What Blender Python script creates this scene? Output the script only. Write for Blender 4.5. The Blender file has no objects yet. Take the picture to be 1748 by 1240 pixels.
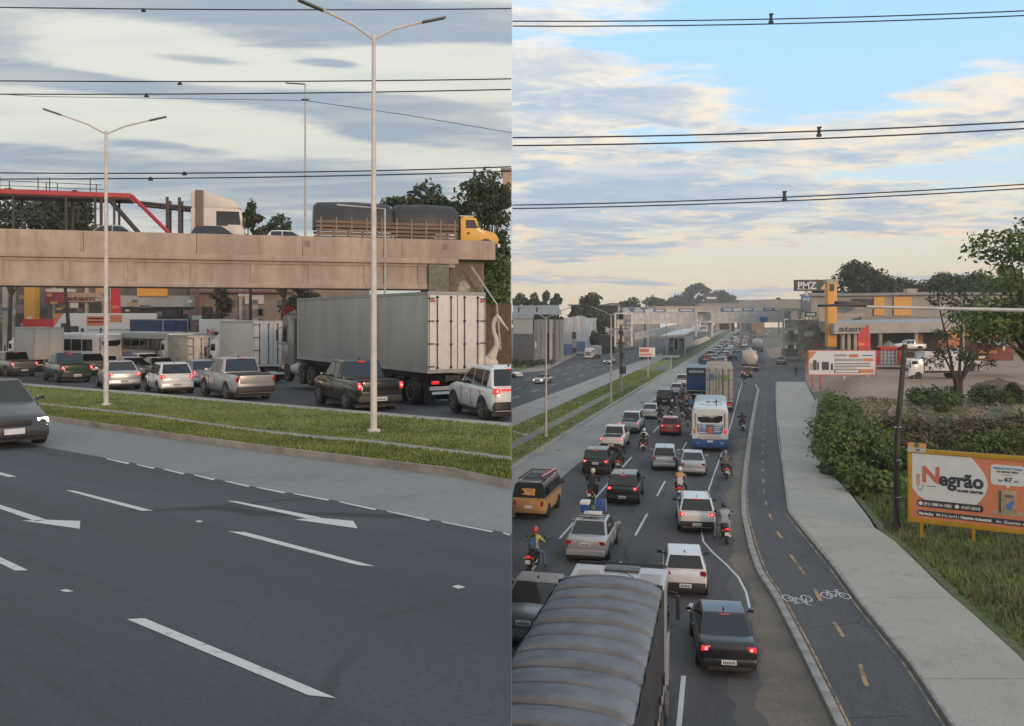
import bpy, bmesh, math, random
import numpy as np
from mathutils import Vector, Matrix
random.seed(7); np.random.seed(7)
S = bpy.context.scene
COL = S.collection
R = math.radians
# ---------------------------------------------------------------- camera
# the photograph is 1748 x 1240; F is the focal length in its pixels, YH its horizon, H the eye height
F, YH, H = 1500.0, 543.0, 10.3
cam = bpy.data.cameras.new('camera'); camo = bpy.data.objects.new('camera', cam); COL.objects.link(camo)
camo.location = (0, 0, H); camo.rotation_euler = (R(90), 0, 0)
cam.sensor_width = 36; cam.lens = 36 * F / 1748; cam.shift_y = -(620 - YH) / 1748
cam.clip_start = .1; cam.clip_end = 6000
S.camera = camo
S.view_settings.view_transform = 'Standard'; S.view_settings.look = 'None'
S.view_settings.exposure = 0.6; S.view_settings.gamma = 1; S.view_settings.use_curve_mapping = False
# ---------------------------------------------------------------- sun
SUN_EL, SUN_AZ = 11.0, 148.0        # azimuth clockwise from +Y: low, behind the camera and to its right
sun = bpy.data.lights.new('sun', 'SUN'); suno = bpy.data.objects.new('sun', sun); COL.objects.link(suno)
sun.energy = 1.1; sun.angle = R(12); sun.color = (1.0, .66, .42)
sd = Vector((math.sin(R(SUN_AZ)) * math.cos(R(SUN_EL)), math.cos(R(SUN_AZ)) * math.cos(R(SUN_EL)), math.sin(R(SUN_EL))))
suno.rotation_euler = (-sd).to_track_quat('-Z', 'Y').to_euler()
suno.location = sd * 300
# ---------------------------------------------------------------- world: Nishita sky behind two cloud decks
W = bpy.data.worlds.new('World'); S.world = W; W.use_nodes = True
nt = W.node_tree; nt.nodes.clear()
def nd(t, **k):
    n = nt.nodes.new(t)
    for a, b in k.items(): setattr(n, a, b)
    return n
def mth(op, a, b=None, c=None, clamp=False):
    n = nd('ShaderNodeMath', operation=op); n.use_clamp = clamp
    for i, v in enumerate((a, b, c)):
        if v is None: continue
        if isinstance(v, (int, float)): n.inputs[i].default_value = v
        else: nt.links.new(v, n.inputs[i])
    return n.outputs[0]
def mixc(f, a, b):
    n = nd('ShaderNodeMix', data_type='RGBA')
    for i, v in ((0, f), (6, a), (7, b)):
        if isinstance(v, (int, float)): n.inputs[i].default_value = v
        elif isinstance(v, tuple): n.inputs[i].default_value = (*v, 1)
        else: nt.links.new(v, n.inputs[i])
    return n.outputs[2]
def sstep(x, a, b):
    n = nd('ShaderNodeMapRange', interpolation_type='SMOOTHSTEP')
    nt.links.new(x, n.inputs[0]); n.inputs[1].default_value = a; n.inputs[2].default_value = b
    return n.outputs[0]
def ramp(x, stops):
    n = nd('ShaderNodeValToRGB'); nt.links.new(x, n.inputs[0]); e = n.color_ramp.elements
    e[0].position, e[0].color = stops[0][0], (*stops[0][1], 1)
    e[1].position, e[1].color = stops[-1][0], (*stops[-1][1], 1)
    for p, c in stops[1:-1]:
        q = e.new(p); q.color = (*c, 1)
    return n.outputs[0]
tc = nd('ShaderNodeTexCoord'); sp = nd('ShaderNodeSeparateXYZ'); nt.links.new(tc.outputs['Generated'], sp.inputs[0])
X, Y, Z = sp.outputs
az = mth('ARCTAN2', X, Y)                               # direction angles of the sky, in radians
el = mth('ARCSINE', Z)
zz = mth('ADD', mth('MAXIMUM', Z, 0.0), .085)
def cloudspace(sx, sy, off):
    c = nd('ShaderNodeCombineXYZ')
    nt.links.new(mth('MULTIPLY', mth('DIVIDE', X, zz), sx), c.inputs[0])
    nt.links.new(mth('MULTIPLY', mth('DIVIDE', Y, zz), sy), c.inputs[1])
    c.inputs[2].default_value = off
    return c.outputs[0]
def noise(vec, scale, detail, rough, dist=0):
    n = nd('ShaderNodeTexNoise'); nt.links.new(vec, n.inputs['Vector'])
    n.inputs['Scale'].default_value = scale; n.inputs['Detail'].default_value = detail
    n.inputs['Roughness'].default_value = rough; n.inputs['Distortion'].default_value = dist
    return n.outputs['Fac']
def banks(lst):                                         # cloud banks and gaps: (azimuth, elevation, half-sizes) from photo pixels
    tot = None
    for cx, cy, rx, ry, amp in lst:
        a0 = math.atan((cx - 874) / F); e0 = math.atan((YH - cy) / F * math.cos(a0))
        dx = mth('MULTIPLY', mth('SUBTRACT', az, a0), F / rx); dy = mth('MULTIPLY', mth('SUBTRACT', el, e0), F / ry)
        g = mth('MULTIPLY', mth('EXPONENT', mth('MULTIPLY', mth('ADD', mth('MULTIPLY', dx, dx), mth('MULTIPLY', dy, dy)), -1)), amp)
        tot = g if tot is None else mth('ADD', tot, g)
    return tot
sky = nd('ShaderNodeTexSky'); sky.sky_type = 'NISHITA'; sky.sun_disc = False
sky.sun_elevation = R(SUN_EL); sky.sun_rotation = R(SUN_AZ); sky.air_density = 1.0; sky.dust_density = 1.5
elv = mth('DIVIDE', el, .40, clamp=True)
K = 10.0                                                # colours are given as seen, the Background strength is 0.1
def sc(c): return tuple(v * K for v in c)
def bright(c, k):
    n = nd('ShaderNodeVectorMath', operation='SCALE'); nt.links.new(c, n.inputs[0]); n.inputs['Scale'].default_value = k
    return n.outputs[0]
# clear air
clearR = mixc(.12, bright(ramp(elv, [(0, (.62, .52, .40)), (.12, (.65, .59, .45)), (.30, (.50, .60, .62)), (.55, (.37, .58, .78)), (1, (.30, .56, .86))]), K), sky.outputs[0])
clearL = mixc(.12, bright(ramp(elv, [(0, (.46, .41, .36)), (.2, (.46, .46, .41)), (.5, (.56, .555, .47)), (.8, (.585, .59, .53)), (1, (.46, .52, .55))]), K), sky.outputs[0])
# right deck: broken puffs on blue
cs = cloudspace(1.0, 1.0, 0.0)
nR = mth('ADD', mth('MULTIPLY', noise(cs, .95, 9, .62, .5), .60), mth('MULTIPLY', noise(cloudspace(.8, 1.5, 5.3), 2.2, 8, .64, .4), .45))
gR = banks([(1650, 70, 260, 75, -.26), (1600, 290, 170, 22, -.10), (1000, 350, 330, 70, .16), (930, 190, 240, 80, .09), (1330, 130, 260, 60, .03), (1250, 60, 240, 40, -.08), (1230, 300, 170, 45, .06),
            (1640, 350, 260, 50, .06), (950, 440, 180, 20, .14), (1200, 455, 330, 28, -.15), (1050, 500, 420, 20, -.13), (1560, 480, 200, 16, .16), (960, 478, 160, 9, .2), (1700, 130, 120, 60, .12), (1230, 500, 110, 12, .30), (1110, 484, 80, 7, .24), (900, 20, 120, 70, .02), (1300, 450, 400, 40, -.06)])
fR = mth('ADD', nR, gR)
mR = mth('MAXIMUM', sstep(fR, .465, .57), mth('MULTIPLY', sstep(el, .42, .75), .8)); thickR = mth('MAXIMUM', sstep(mth('ADD', fR, mth('MULTIPLY', mth('SUBTRACT', noise(cloudspace(1, 1.3, 11.), 3.4, 8, .66, .5), .5), .62)), .48, .66), mth('MULTIPLY', sstep(el, .42, .75), .9))  # overhead cover, out of view, added to grey the bluish skylight
warmR = ramp(elv, [(0, (.70, .52, .38)), (.3, (.68, .58, .45)), (1, (.70, .67, .62))])
greyR = ramp(elv, [(0, (.36, .39, .42)), (.35, (.31, .39, .48)), (1, (.37, .46, .56))])
varR = noise(cloudspace(.9, 1.6, 21.), 1.7, 7, .62, .6)
greyR2 = mixc(sstep(varR, .40, .66), greyR, (.47, .50, .53))
colR = mixc(mR, clearR, bright(mixc(thickR, warmR, greyR2), K))
# left deck: long grey sheets with pale gaps
cl = cloudspace(.30, 1.15, 3.1)
nL = mth('ADD', mth('MULTIPLY', noise(cl, 1.05, 9, .58, .6), .66), mth('MULTIPLY', noise(cloudspace(1.0, 2.4, 8.8), 2.0, 8, .62, .3), .38))
gL = banks([(430, 15, 700, 34, .32), (250, 100, 300, 34, -.20), (330, 102, 100, 11, .34), (770, 110, 170, 45, -.22), (470, 75, 130, 20, .10), (570, 110, 60, 8, .25), (330, 158, 330, 14, .26), (680, 205, 170, 48, .28), (150, 205, 260, 30, -.22), (480, 245, 240, 22, -.20),
            (270, 245, 110, 14, .28), (60, 263, 150, 14, .20), (780, 280, 130, 22, -.16), (480, 320, 330, 36, .24), (100, 300, 150, 18, -.06), (20, 60, 100, 35, .16)])
fL = mth('ADD', nL, gL)
mL = sstep(fL, .46, .58); thickL = sstep(fL, .49, .64)
greyL = ramp(elv, [(0, (.34, .33, .34)), (.3, (.245, .30, .355)), (1, (.265, .32, .38))])
varL = noise(cloudspace(.5, 1.8, 31.), 2.4, 8, .62, .5)
greyL2 = mixc(sstep(varL, .42, .68), greyL, (.38, .40, .40))
film = mth('MULTIPLY', sstep(noise(cloudspace(.6, 2.2, 44.), 2.2, 7, .6, .4), .48, .70), .2)
colL = mixc(mL, mixc(film, clearL, bright(greyL2, K)), bright(mixc(thickL, (.50, .50, .47), greyL2), K))
side = mth('GREATER_THAN', X, 0.0)
out = mixc(side, colL, colR)
bg = nd('ShaderNodeBackground'); nt.links.new(out, bg.inputs[0]); bg.inputs[1].default_value = .1
wo = nd('ShaderNodeOutputWorld'); nt.links.new(bg.outputs[0], wo.inputs[0])

# ---------------------------------------------------------------- helpers: meshes
class G:
    def __init__(s): s.v = []; s.f = []
    def add(s, vs, fs):
        n = len(s.v); s.v += [tuple(p) for p in vs]; s.f += [tuple(i + n for i in f) for f in fs]; return s
    def box(s, c, d, rz=0, rx=0, ry=0, top=(1, 1)):
        x, y, z = (k / 2 for k in d)
        p = [(-x, -y, -z), (x, -y, -z), (x, y, -z), (-x, y, -z)] + [(a * x * top[0], b * y * top[1], z) for a, b in ((-1, -1), (1, -1), (1, 1), (-1, 1))]
        if rz or rx or ry:
            m = Matrix.Rotation(rz, 3, 'Z') @ Matrix.Rotation(ry, 3, 'Y') @ Matrix.Rotation(rx, 3, 'X'); p = [m @ Vector(q) for q in p]
        p = [(q[0] + c[0], q[1] + c[1], q[2] + c[2]) for q in p]
        return s.add(p, [(3, 2, 1, 0), (4, 5, 6, 7), (0, 1, 5, 4), (1, 2, 6, 5), (2, 3, 7, 6), (3, 0, 4, 7)])
    def b2(s, a, b):                                     # box from two corners
        return s.box([(a[i] + b[i]) / 2 for i in range(3)], [abs(b[i] - a[i]) for i in range(3)])
    def tube(s, pts, r, n=8, cap=True):
        pts = [Vector(p) for p in pts]; rs = r if isinstance(r, (list, tuple)) else [r] * len(pts)
        loops = []; u = None
        for i, p in enumerate(pts):
            t = (pts[min(i + 1, len(pts) - 1)] - pts[max(i - 1, 0)]).normalized()
            if u is None:
                u = t.cross(Vector((0, 0, 1)))
                if u.length < .01: u = t.cross(Vector((0, 1, 0)))
            u = (u - t * u.dot(t)).normalized(); w = t.cross(u)
            loops.append([p + (u * math.cos(a) + w * math.sin(a)) * rs[i] for a in (2 * math.pi * k / n for k in range(n))])
        return s.loft(loops, cap)
    def loft(s, loops, cap=True, close=True):
        n = len(loops[0]); vs = [p for l in loops for p in l]; fs = []
        for i in range(len(loops) - 1):
            for k in range(n if close else n - 1):
                a, b = i * n + k, i * n + (k + 1) % n
                fs.append((a, b, b + n, a + n))
        if cap: fs += [tuple(range(n))[::-1], tuple(range((len(loops) - 1) * n, len(loops) * n))]
        return s.add(vs, fs)
    def cyl(s, c, r, h, ax=2, n=16, r2=None):
        a = [0, 0, 0]; a[ax] = h / 2
        return s.tube([(c[0] - a[0], c[1] - a[1], c[2] - a[2]), (c[0] + a[0], c[1] + a[1], c[2] + a[2])], [r, r if r2 is None else r2], n)
    def prism(s, poly, fn, a, b):                        # poly in a plane, fn(u, v, w) -> xyz
        n = len(poly); p = [fn(u, v, a) for u, v in poly] + [fn(u, v, b) for u, v in poly]
        return s.add(p, [tuple(range(n))[::-1], tuple(range(n, 2 * n))] + [(k, (k + 1) % n, (k + 1) % n + n, k + n) for k in range(n)])
    def quad(s, *p): return s.add(p, [tuple(range(len(p)))])
    def ball(s, c, r, n=12, m=8):
        rr = r if isinstance(r, (list, tuple)) else (r, r, r); loops = []
        for i in range(m + 1):
            t = math.pi * min(max(i / m, .02), .98)
            loops.append([(c[0] + rr[0] * math.sin(t) * math.cos(2 * math.pi * k / n), c[1] + rr[1] * math.sin(t) * math.sin(2 * math.pi * k / n), c[2] - rr[2] * math.cos(t)) for k in range(n)])
        return s.loft(loops)
    def mesh(s, name, ang=35, bev=0, seg=2, fix=True, cut=None, fl=False):
        me = bpy.data.meshes.new(name); me.from_pydata(s.v, [], s.f)
        if bev or fix or cut:
            bm = bmesh.new(); bm.from_mesh(me)
            if fix:
                bmesh.ops.remove_doubles(bm, verts=bm.verts, dist=1e-5); bmesh.ops.recalc_face_normals(bm, faces=bm.faces)
            if bev:
                es = [e for e in bm.edges if len(e.link_faces) == 2 and e.calc_face_angle(0) > .35]
                bmesh.ops.bevel(bm, geom=es, offset=bev, segments=seg, profile=.6, affect='EDGES', clamp_overlap=True)
            bm.to_mesh(me); bm.free()
        if ang:
            me.shade_smooth(); me.set_sharp_from_angle(angle=R(ang))
        return me
CACHE = {}
def M(key, fn, **k):
    if key not in CACHE:
        g = G(); fn(g); CACHE[key] = g.mesh(str(key), **k)
    return CACHE[key]
def obj(name, me, m=None, parent=None, loc=None, rz=None, **props):
    o = bpy.data.objects.new(name, me); COL.objects.link(o)
    if m is not None:
        if not me.materials: me.materials.append(None)
        o.material_slots[0].link = 'OBJECT'; o.material_slots[0].material = m
    if parent is not None: o.parent = parent
    if loc is not None: o.location = loc
    if rz is not None: o.rotation_euler = (0, 0, rz)
    for a, b in props.items():
        if b is not None: o[a] = b
    return o
def mk(name, m, parent, fn, bev=0, ang=35, **props):      # one-off part
    g = G(); fn(g); return obj(name, g.mesh(name, bev=bev, ang=ang), m, parent, **props)
def thing(name, label, cat, loc=(0, 0, 0), rz=0, group=None):
    o = bpy.data.objects.new(name, None); COL.objects.link(o); o.location = loc; o.rotation_euler = (0, 0, rz); o.empty_display_size = .3
    o['label'] = label; o['category'] = cat
    if group: o['group'] = group
    return o
def copy_tree(o, parent=None):
    c = o.copy(); COL.objects.link(c)
    if parent is not None: c.parent = parent; c.matrix_parent_inverse = o.matrix_parent_inverse.copy()
    for ch in list(KIDS.get(o.name, [])): copy_tree(ch, c)
    return c
KIDS = {}
# ---------------------------------------------------------------- helpers: pixels -> places
def P(px, py, d): return Vector(((px - 874) / F * d, d, H - (py - YH) / F * d))
def gr(px, py, z=0.0):                                    # point of the right-hand ground (height z) seen at that pixel
    d = F * (H - z) / (py - YH); return Vector(((px - 874) / F * d, d, z))
HL, YL = 2.5, 584.0
def gl(px, py, dz=0.0):                                   # point of the raised avenue on the left, a gently falling plane
    d = F * HL / (py - YL); p = P(px, py, d); p.z += dz; return p
def zl(d): return H - HL - d * (YL - YH) / F
# ---------------------------------------------------------------- materials
MATS = {}
def lin(c):
    return tuple((v / 255 / 12.92 if v / 255 <= .04045 else ((v / 255 + .055) / 1.055) ** 2.4) for v in c)
def mat(name, col, rough=.6, metal=0., var=.12, scale=3., bump=0., bscale=25., coat=0., emit=0., stretch=None, col2=None, spec=.5, detail=5, cr=(.35, .65)):
    if name in MATS: return MATS[name]
    m = bpy.data.materials.new(name); m.use_nodes = True; t = m.node_tree; b = t.nodes['Principled BSDF']; MATS[name] = m
    b.inputs['Roughness'].default_value = rough; b.inputs['Metallic'].default_value = metal; b.inputs['Coat Weight'].default_value = coat
    b.inputs['Coat Roughness'].default_value = .06; b.inputs['Specular IOR Level'].default_value = spec
    b.inputs['Base Color'].default_value = (*col, 1)
    if var or bump or col2:
        tx = t.nodes.new('ShaderNodeTexCoord'); mp = t.nodes.new('ShaderNodeMapping'); t.links.new(tx.outputs['Object'], mp.inputs[0])
        if stretch: mp.inputs['Scale'].default_value = stretch
        n = t.nodes.new('ShaderNodeTexNoise'); t.links.new(mp.outputs[0], n.inputs[0]); n.inputs['Scale'].default_value = scale; n.inputs['Detail'].default_value = detail; n.inputs['Roughness'].default_value = .6
        r = t.nodes.new('ShaderNodeValToRGB'); t.links.new(n.outputs[0], r.inputs[0])
        e = r.color_ramp.elements; e[0].position, e[1].position = cr
        e[0].color = (*[v * (1 - var) for v in col], 1); e[1].color = (*(col2 or [min(1, v * (1 + var)) for v in col]), 1)
        t.links.new(r.outputs[0], b.inputs['Base Color'])
        if bump:
            n2 = t.nodes.new('ShaderNodeTexNoise'); t.links.new(tx.outputs['Object'], n2.inputs[0]); n2.inputs['Scale'].default_value = bscale; n2.inputs['Detail'].default_value = 4
            bp = t.nodes.new('ShaderNodeBump'); bp.inputs['Strength'].default_value = bump; bp.inputs['Distance'].default_value = .02
            t.links.new(n2.outputs[0], bp.inputs['Height']); t.links.new(bp.outputs[0], b.inputs['Normal'])
    if emit:
        b.inputs['Emission Color'].default_value = (*col, 1); b.inputs['Emission Strength'].default_value = emit
    return m
def ground_mat(name, c1, c2, big=.12, fine=9., rough=.85, stain=None, grain=.35, stretch=(1, 1, 1), bump=.25, rot=0., crack=0.):
    """two scales of wear plus grain, for roads, concrete and earth"""
    m = bpy.data.materials.new(name); m.use_nodes = True; t = m.node_tree; b = t.nodes['Principled BSDF']; MATS[name] = m
    b.inputs['Roughness'].default_value = rough; b.inputs['Specular IOR Level'].default_value = .35
    L = t.links.new
    tx = t.nodes.new('ShaderNodeTexCoord'); mp = t.nodes.new('ShaderNodeMapping'); vr_ = t.nodes.new('ShaderNodeVectorRotate'); vr_.rotation_type = 'Z_AXIS'; L(tx.outputs['Object'], vr_.inputs['Vector']); vr_.inputs['Angle'].default_value = rot; L(vr_.outputs[0], mp.inputs[0]); mp.inputs['Scale'].default_value = stretch
    def nz(vec, s, d=6, ro=.6):
        n = t.nodes.new('ShaderNodeTexNoise'); L(vec, n.inputs[0]); n.inputs['Scale'].default_value = s; n.inputs['Detail'].default_value = d; n.inputs['Roughness'].default_value = ro; return n.outputs[0]
    r = t.nodes.new('ShaderNodeValToRGB'); L(nz(mp.outputs[0], big, 8), r.inputs[0]); e = r.color_ramp.elements
    e[0].position, e[1].position = .33, .67; e[0].color = (*c1, 1); e[1].color = (*c2, 1)
    cur = r.outputs[0]
    if stain:
        q = t.nodes.new('ShaderNodeMapRange'); L(nz(mp.outputs[0], big * 4.3, 7, .7), q.inputs[0]); q.inputs[1].default_value = .52; q.inputs[2].default_value = .75
        mx = t.nodes.new('ShaderNodeMix'); mx.data_type = 'RGBA'; L(q.outputs[0], mx.inputs[0]); L(cur, mx.inputs[6]); mx.inputs[7].default_value = (*stain, 1); cur = mx.outputs[2]
    if crack:
        vo = t.nodes.new('ShaderNodeTexVoronoi'); vo.feature = 'DISTANCE_TO_EDGE'; vo.inputs['Scale'].default_value = crack
        ad = t.nodes.new('ShaderNodeMix'); ad.data_type = 'VECTOR'; ad.inputs[0].default_value = .12; L(tx.outputs['Object'], ad.inputs[4])
        nn = t.nodes.new('ShaderNodeTexNoise'); L(tx.outputs['Object'], nn.inputs[0]); nn.inputs['Scale'].default_value = crack * 4; nn.inputs['Detail'].default_value = 6
        sc3 = t.nodes.new('ShaderNodeVectorMath'); sc3.operation = 'SCALE'; L(nn.outputs['Color'], sc3.inputs[0]); sc3.inputs['Scale'].default_value = 6 / (crack * 10); L(sc3.outputs[0], ad.inputs[5]); L(ad.outputs[1], vo.inputs['Vector'])
        q1 = t.nodes.new('ShaderNodeMapRange'); L(vo.outputs['Distance'], q1.inputs[0]); q1.inputs[1].default_value = .004; q1.inputs[2].default_value = .012; q1.inputs[3].default_value = .8; q1.inputs[4].default_value = 0
        q2 = t.nodes.new('ShaderNodeMapRange'); L(nz(tx.outputs['Object'], crack * .7, 3), q2.inputs[0]); q2.inputs[1].default_value = .50; q2.inputs[2].default_value = .60
        q3 = t.nodes.new('ShaderNodeMath'); q3.operation = 'MULTIPLY'; L(q1.outputs[0], q3.inputs[0]); L(q2.outputs[0], q3.inputs[1])
        mx = t.nodes.new('ShaderNodeMix'); mx.data_type = 'RGBA'; L(q3.outputs[0], mx.inputs[0]); L(cur, mx.inputs[6]); mx.inputs[7].default_value = (.03, .03, .03, 1); cur = mx.outputs[2]
    g = t.nodes.new('ShaderNodeMapRange'); L(nz(tx.outputs['Object'], fine, 3, .7), g.inputs[0]); g.inputs[1].default_value = .25; g.inputs[2].default_value = .75; g.inputs[3].default_value = 1 - grain; g.inputs[4].default_value = 1 + grain
    vm = t.nodes.new('ShaderNodeVectorMath'); vm.operation = 'SCALE'; L(cur, vm.inputs[0]); L(g.outputs[0], vm.inputs['Scale']); L(vm.outputs[0], b.inputs['Base Color'])
    if bump:
        bp = t.nodes.new('ShaderNodeBump'); bp.inputs['Strength'].default_value = bump; bp.inputs['Distance'].default_value = .015
        L(nz(tx.outputs['Object'], fine * 2, 3), bp.inputs['Height']); L(bp.outputs[0], b.inputs['Normal'])
    return m
ASPH = ground_mat('asphalt', (.060, .061, .066), (.108, .107, .109), big=.35, fine=14, stain=(.048, .049, .053), stretch=(.10, 1, 1), rot=-1.302, crack=.22)
ASPHL = ground_mat('smooth_asphalt', (.058, .061, .069), (.094, .101, .114), big=.30, fine=22, stain=(.050, .052, .058), stretch=(.08, 1, 1), rot=-2.461, grain=.22, crack=.16)
PATHM = ground_mat('path_asphalt', (.070, .070, .076), (.098, .097, .101), big=.3, fine=12, stain=(.115, .112, .112), stretch=(.3, 1, 1), rot=-1.302, crack=.35)
CONC = ground_mat('concrete_paving', (.35, .325, .285), (.42, .395, .35), big=.22, fine=10, stain=(.29, .27, .24), grain=.15)
CONC2 = ground_mat('worn_concrete_lane', (.29, .28, .26), (.36, .35, .325), big=.09, fine=7, stain=(.20, .195, .185), stretch=(.12, 1, 1), rot=-1.302, grain=.14, crack=.2)
KERB = ground_mat('kerb_concrete', (.26, .255, .24), (.36, .35, .33), big=.8, fine=12, stain=(.17, .16, .15), grain=.2)
EARTH = ground_mat('bare_earth', (.27, .175, .12), (.38, .27, .20), big=.08, fine=2.5, stain=(.20, .165, .115), grain=.25)
TURF = ground_mat('turf', (.15, .18, .048), (.21, .24, .072), big=.25, fine=5, stain=(.19, .175, .085), grain=.4, bump=.6)
WILD = ground_mat('wild_ground', (.085, .115, .038), (.16, .15, .07), big=.18, fine=3, stain=(.19, .145, .10), grain=.4, bump=.6)
DUSTY = ground_mat('faint_road_dust', (.085, .083, .082), (.125, .117, .11), big=.35, fine=12, stain=(.09, .088, .086), grain=.25)
DIRTY = ground_mat('dusty_asphalt', (.12, .105, .09), (.20, .165, .13), big=.35, fine=9, stain=(.22, .17, .125), grain=.25)
WHITE_LINE = mat('road_paint_white', (.16, .16, .165), .7, var=0, scale=5, col2=(.58, .58, .56), cr=(.27, .40), detail=12)
YELLOW_LINE = mat('road_paint_yellow', (.09, .088, .09), .75, var=0, scale=2.2, col2=(.44, .27, .12), cr=(.38, .58), detail=9)
GLASS = mat('dark_glass', (.012, .014, .017), .05, var=0, spec=.7)
BLACK = mat('black_plastic', (.02, .02, .021), .55, var=.2)
RUBBER = mat('tyre_rubber', (.018, .018, .019), .8, var=.2)
ALLOY = mat('alloy_rim', (.35, .35, .36), .35, .7, var=.1)
STEELD = mat('dark_steel', (.05, .05, .055), .5, .5, var=.2)
CHROME = mat('chrome', (.6, .6, .6), .15, 1., var=0)
TAIL = mat('tail_lens', (.30, .012, .012), .15, var=0, coat=.5)
TAILON = mat('lit_tail_lens', (.75, .02, .025), .2, var=0, emit=.42, coat=.4); BULB = mat('tail_bulb', (1., .16, .14), .3, var=0, emit=2.2)
MATT_GLASS = mat('matt_glass', (.03, .03, .032), .45, var=.2, spec=.25)  # roughened, low-specular glass so the yellow cab's window doesn't mirror the sun
HEAD = mat('head_lens', (.55, .56, .58), .1, var=0)
HEADON = mat('lit_head_lens', (1., .86, .62), .2, var=0, emit=3.2)
AMBER = mat('amber_lens', (.6, .2, .02), .2, var=0)
PLATE = mat('number_plate', (.62, .63, .64), .5, var=.05)
INK = mat('print_black', (.025, .025, .03), .6, var=0)
def paint(name, col, rough=.28, metal=.0, coat=.6, var=.06):
    return mat(name, col, rough, metal, var=var, scale=2.2, coat=coat)
WHITEP = paint('white_paint', (.64, .64, .64)); BLACKP = paint('black_paint', (.012, .012, .014)); SILVERP = paint('silver_paint', (.42, .42, .42), .32, .4)
GREYP = paint('grey_paint', (.16, .165, .175), .3, .4); REDP = paint('red_paint', (.50, .035, .03)); BLUEP = paint('blue_paint', (.03, .08, .25))
TANP = paint('tan_paint', (.44, .25, .10), .45, coat=.2); YELP = paint('yellow_paint', (.70, .36, .03), .4); GREENP = paint('dark_green_paint', (.03, .05, .035))
BROWNP = paint('bronze_paint', (.17, .12, .085), .3, .3); BGREYP = paint('blue_grey_paint', (.14, .18, .23), .3, .3); BEIGEP = paint('beige_paint', (.46, .41, .34), .5, coat=.1)
GALV = mat('galvanised_steel', (.46, .45, .44), .5, .3, var=.15, scale=4)
LAMPP = mat('pale_lamp_paint', (.58, .55, .53), .5, var=.12, scale=3)
WOODP = mat('weathered_wood', (.075, .062, .05), .9, var=.35, scale=4, stretch=(6, 6, .6), bump=.3)
# ================================================================ vehicles (x right, y forward, z up, origin on the ground under the middle)
def wheel(parent, x, y, r=.32, w=.2, lod=1, rim=None, twin=False):
    s = 1 if x > 0 else -1
    def tyre(g):
        prof = [(-w / 2, r * .62), (-w / 2, r * .93), (-w / 2 + .03, r), (w / 2 - .03, r), (w / 2, r * .93), (w / 2, r * .62)]
        n = 18 if lod else 12
        g.loft([[(u, q * math.cos(a), q * math.sin(a)) for a in (2 * math.pi * k / n for k in range(n))] for u, q in prof])
    def rimf(g):
        n = 18 if lod else 12
        g.loft([[(u, q * math.cos(a), q * math.sin(a)) for a in (2 * math.pi * k / n for k in range(n))] for u, q in ((w * .30, r * .64), (w * .52, r * .63), (w * .42, r * .5), (w * .36, r * .16), (w * .5, r * .12))])
        if lod:
            for k in range(5):
                a = 2 * math.pi * k / 5; g.box((w * .44, r * .36 * math.cos(a), r * .36 * math.sin(a)), (.03, r * .15, r * .5), rx=a - math.pi / 2)
    t = obj('wheel', M(('tyre', r, w, lod), tyre), RUBBER, parent, (x, y, r))
    if s < 0: t.rotation_euler = (0, 0, math.pi)
    obj('rim', M(('rim', r, w, lod), rimf), rim or ALLOY, t)
    return t
SPEC = {
 # L, W, H, belt, tail deck height, hood front, cowl, cabin side outline (y from the rear bumper), B posts, wheel radius, wheel centres from rear
 'hatch':  dict(L=3.85, W=1.68, H=1.48, belt=.93, deck=.95, hood=.76, cowl=.97, gh=[(.10, 0), (.50, .93), (1.15, 1), (1.9, .985), (2.75, 0)], post=[1.25], r=.30, ax=(.62, 3.1), gw=(.93, .74)),
 'hatch2': dict(L=3.75, W=1.62, H=1.50, belt=.98, deck=1.0, hood=.84, cowl=1.02, gh=[(.12, 0), (.44, .92), (1.1, 1), (1.85, .985), (2.62, 0)], post=[1.2], r=.30, ax=(.60, 3.0), gw=(.92, .74)),
 'wagon':  dict(L=4.25, W=1.70, H=1.55, belt=.94, deck=.95, hood=.78, cowl=.98, gh=[(.08, 0), (.42, .95), (1.3, 1), (2.2, .985), (3.05, 0)], post=[.95, 1.75], r=.30, ax=(.72, 3.35), gw=(.93, .76)),
 'suv':    dict(L=4.35, W=1.80, H=1.66, belt=1.03, deck=1.05, hood=.92, cowl=1.08, gh=[(.12, 0), (.48, .94), (1.3, 1), (2.15, .985), (3.0, 0)], post=[.95, 1.75], r=.345, ax=(.80, 3.42), gw=(.93, .76)),
 'sedan':  dict(L=4.40, W=1.74, H=1.46, belt=.92, deck=.98, hood=.74, cowl=.95, gh=[(.60, .02), (1.32, .95), (1.9, 1), (2.45, .985), (3.3, 0)], post=[1.95], r=.31, ax=(.92, 3.45), gw=(.92, .72)),
 'coupe':  dict(L=4.70, W=1.78, H=1.42, belt=.90, deck=.96, hood=.78, cowl=.93, gh=[(.85, .02), (1.75, .97), (2.2, 1), (2.6, .985), (3.2, 0)], post=[2.1], r=.31, ax=(1.0, 3.6), gw=(.92, .74)),
 'pickup': dict(L=5.20, W=1.86, H=1.78, belt=1.10, deck=1.08, hood=1.02, cowl=1.14, gh=[(1.72, .0), (1.95, .95), (2.5, 1), (3.1, .985), (3.85, 0)], post=[2.65], r=.37, ax=(1.15, 4.2), gw=(.92, .76)),
}
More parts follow.
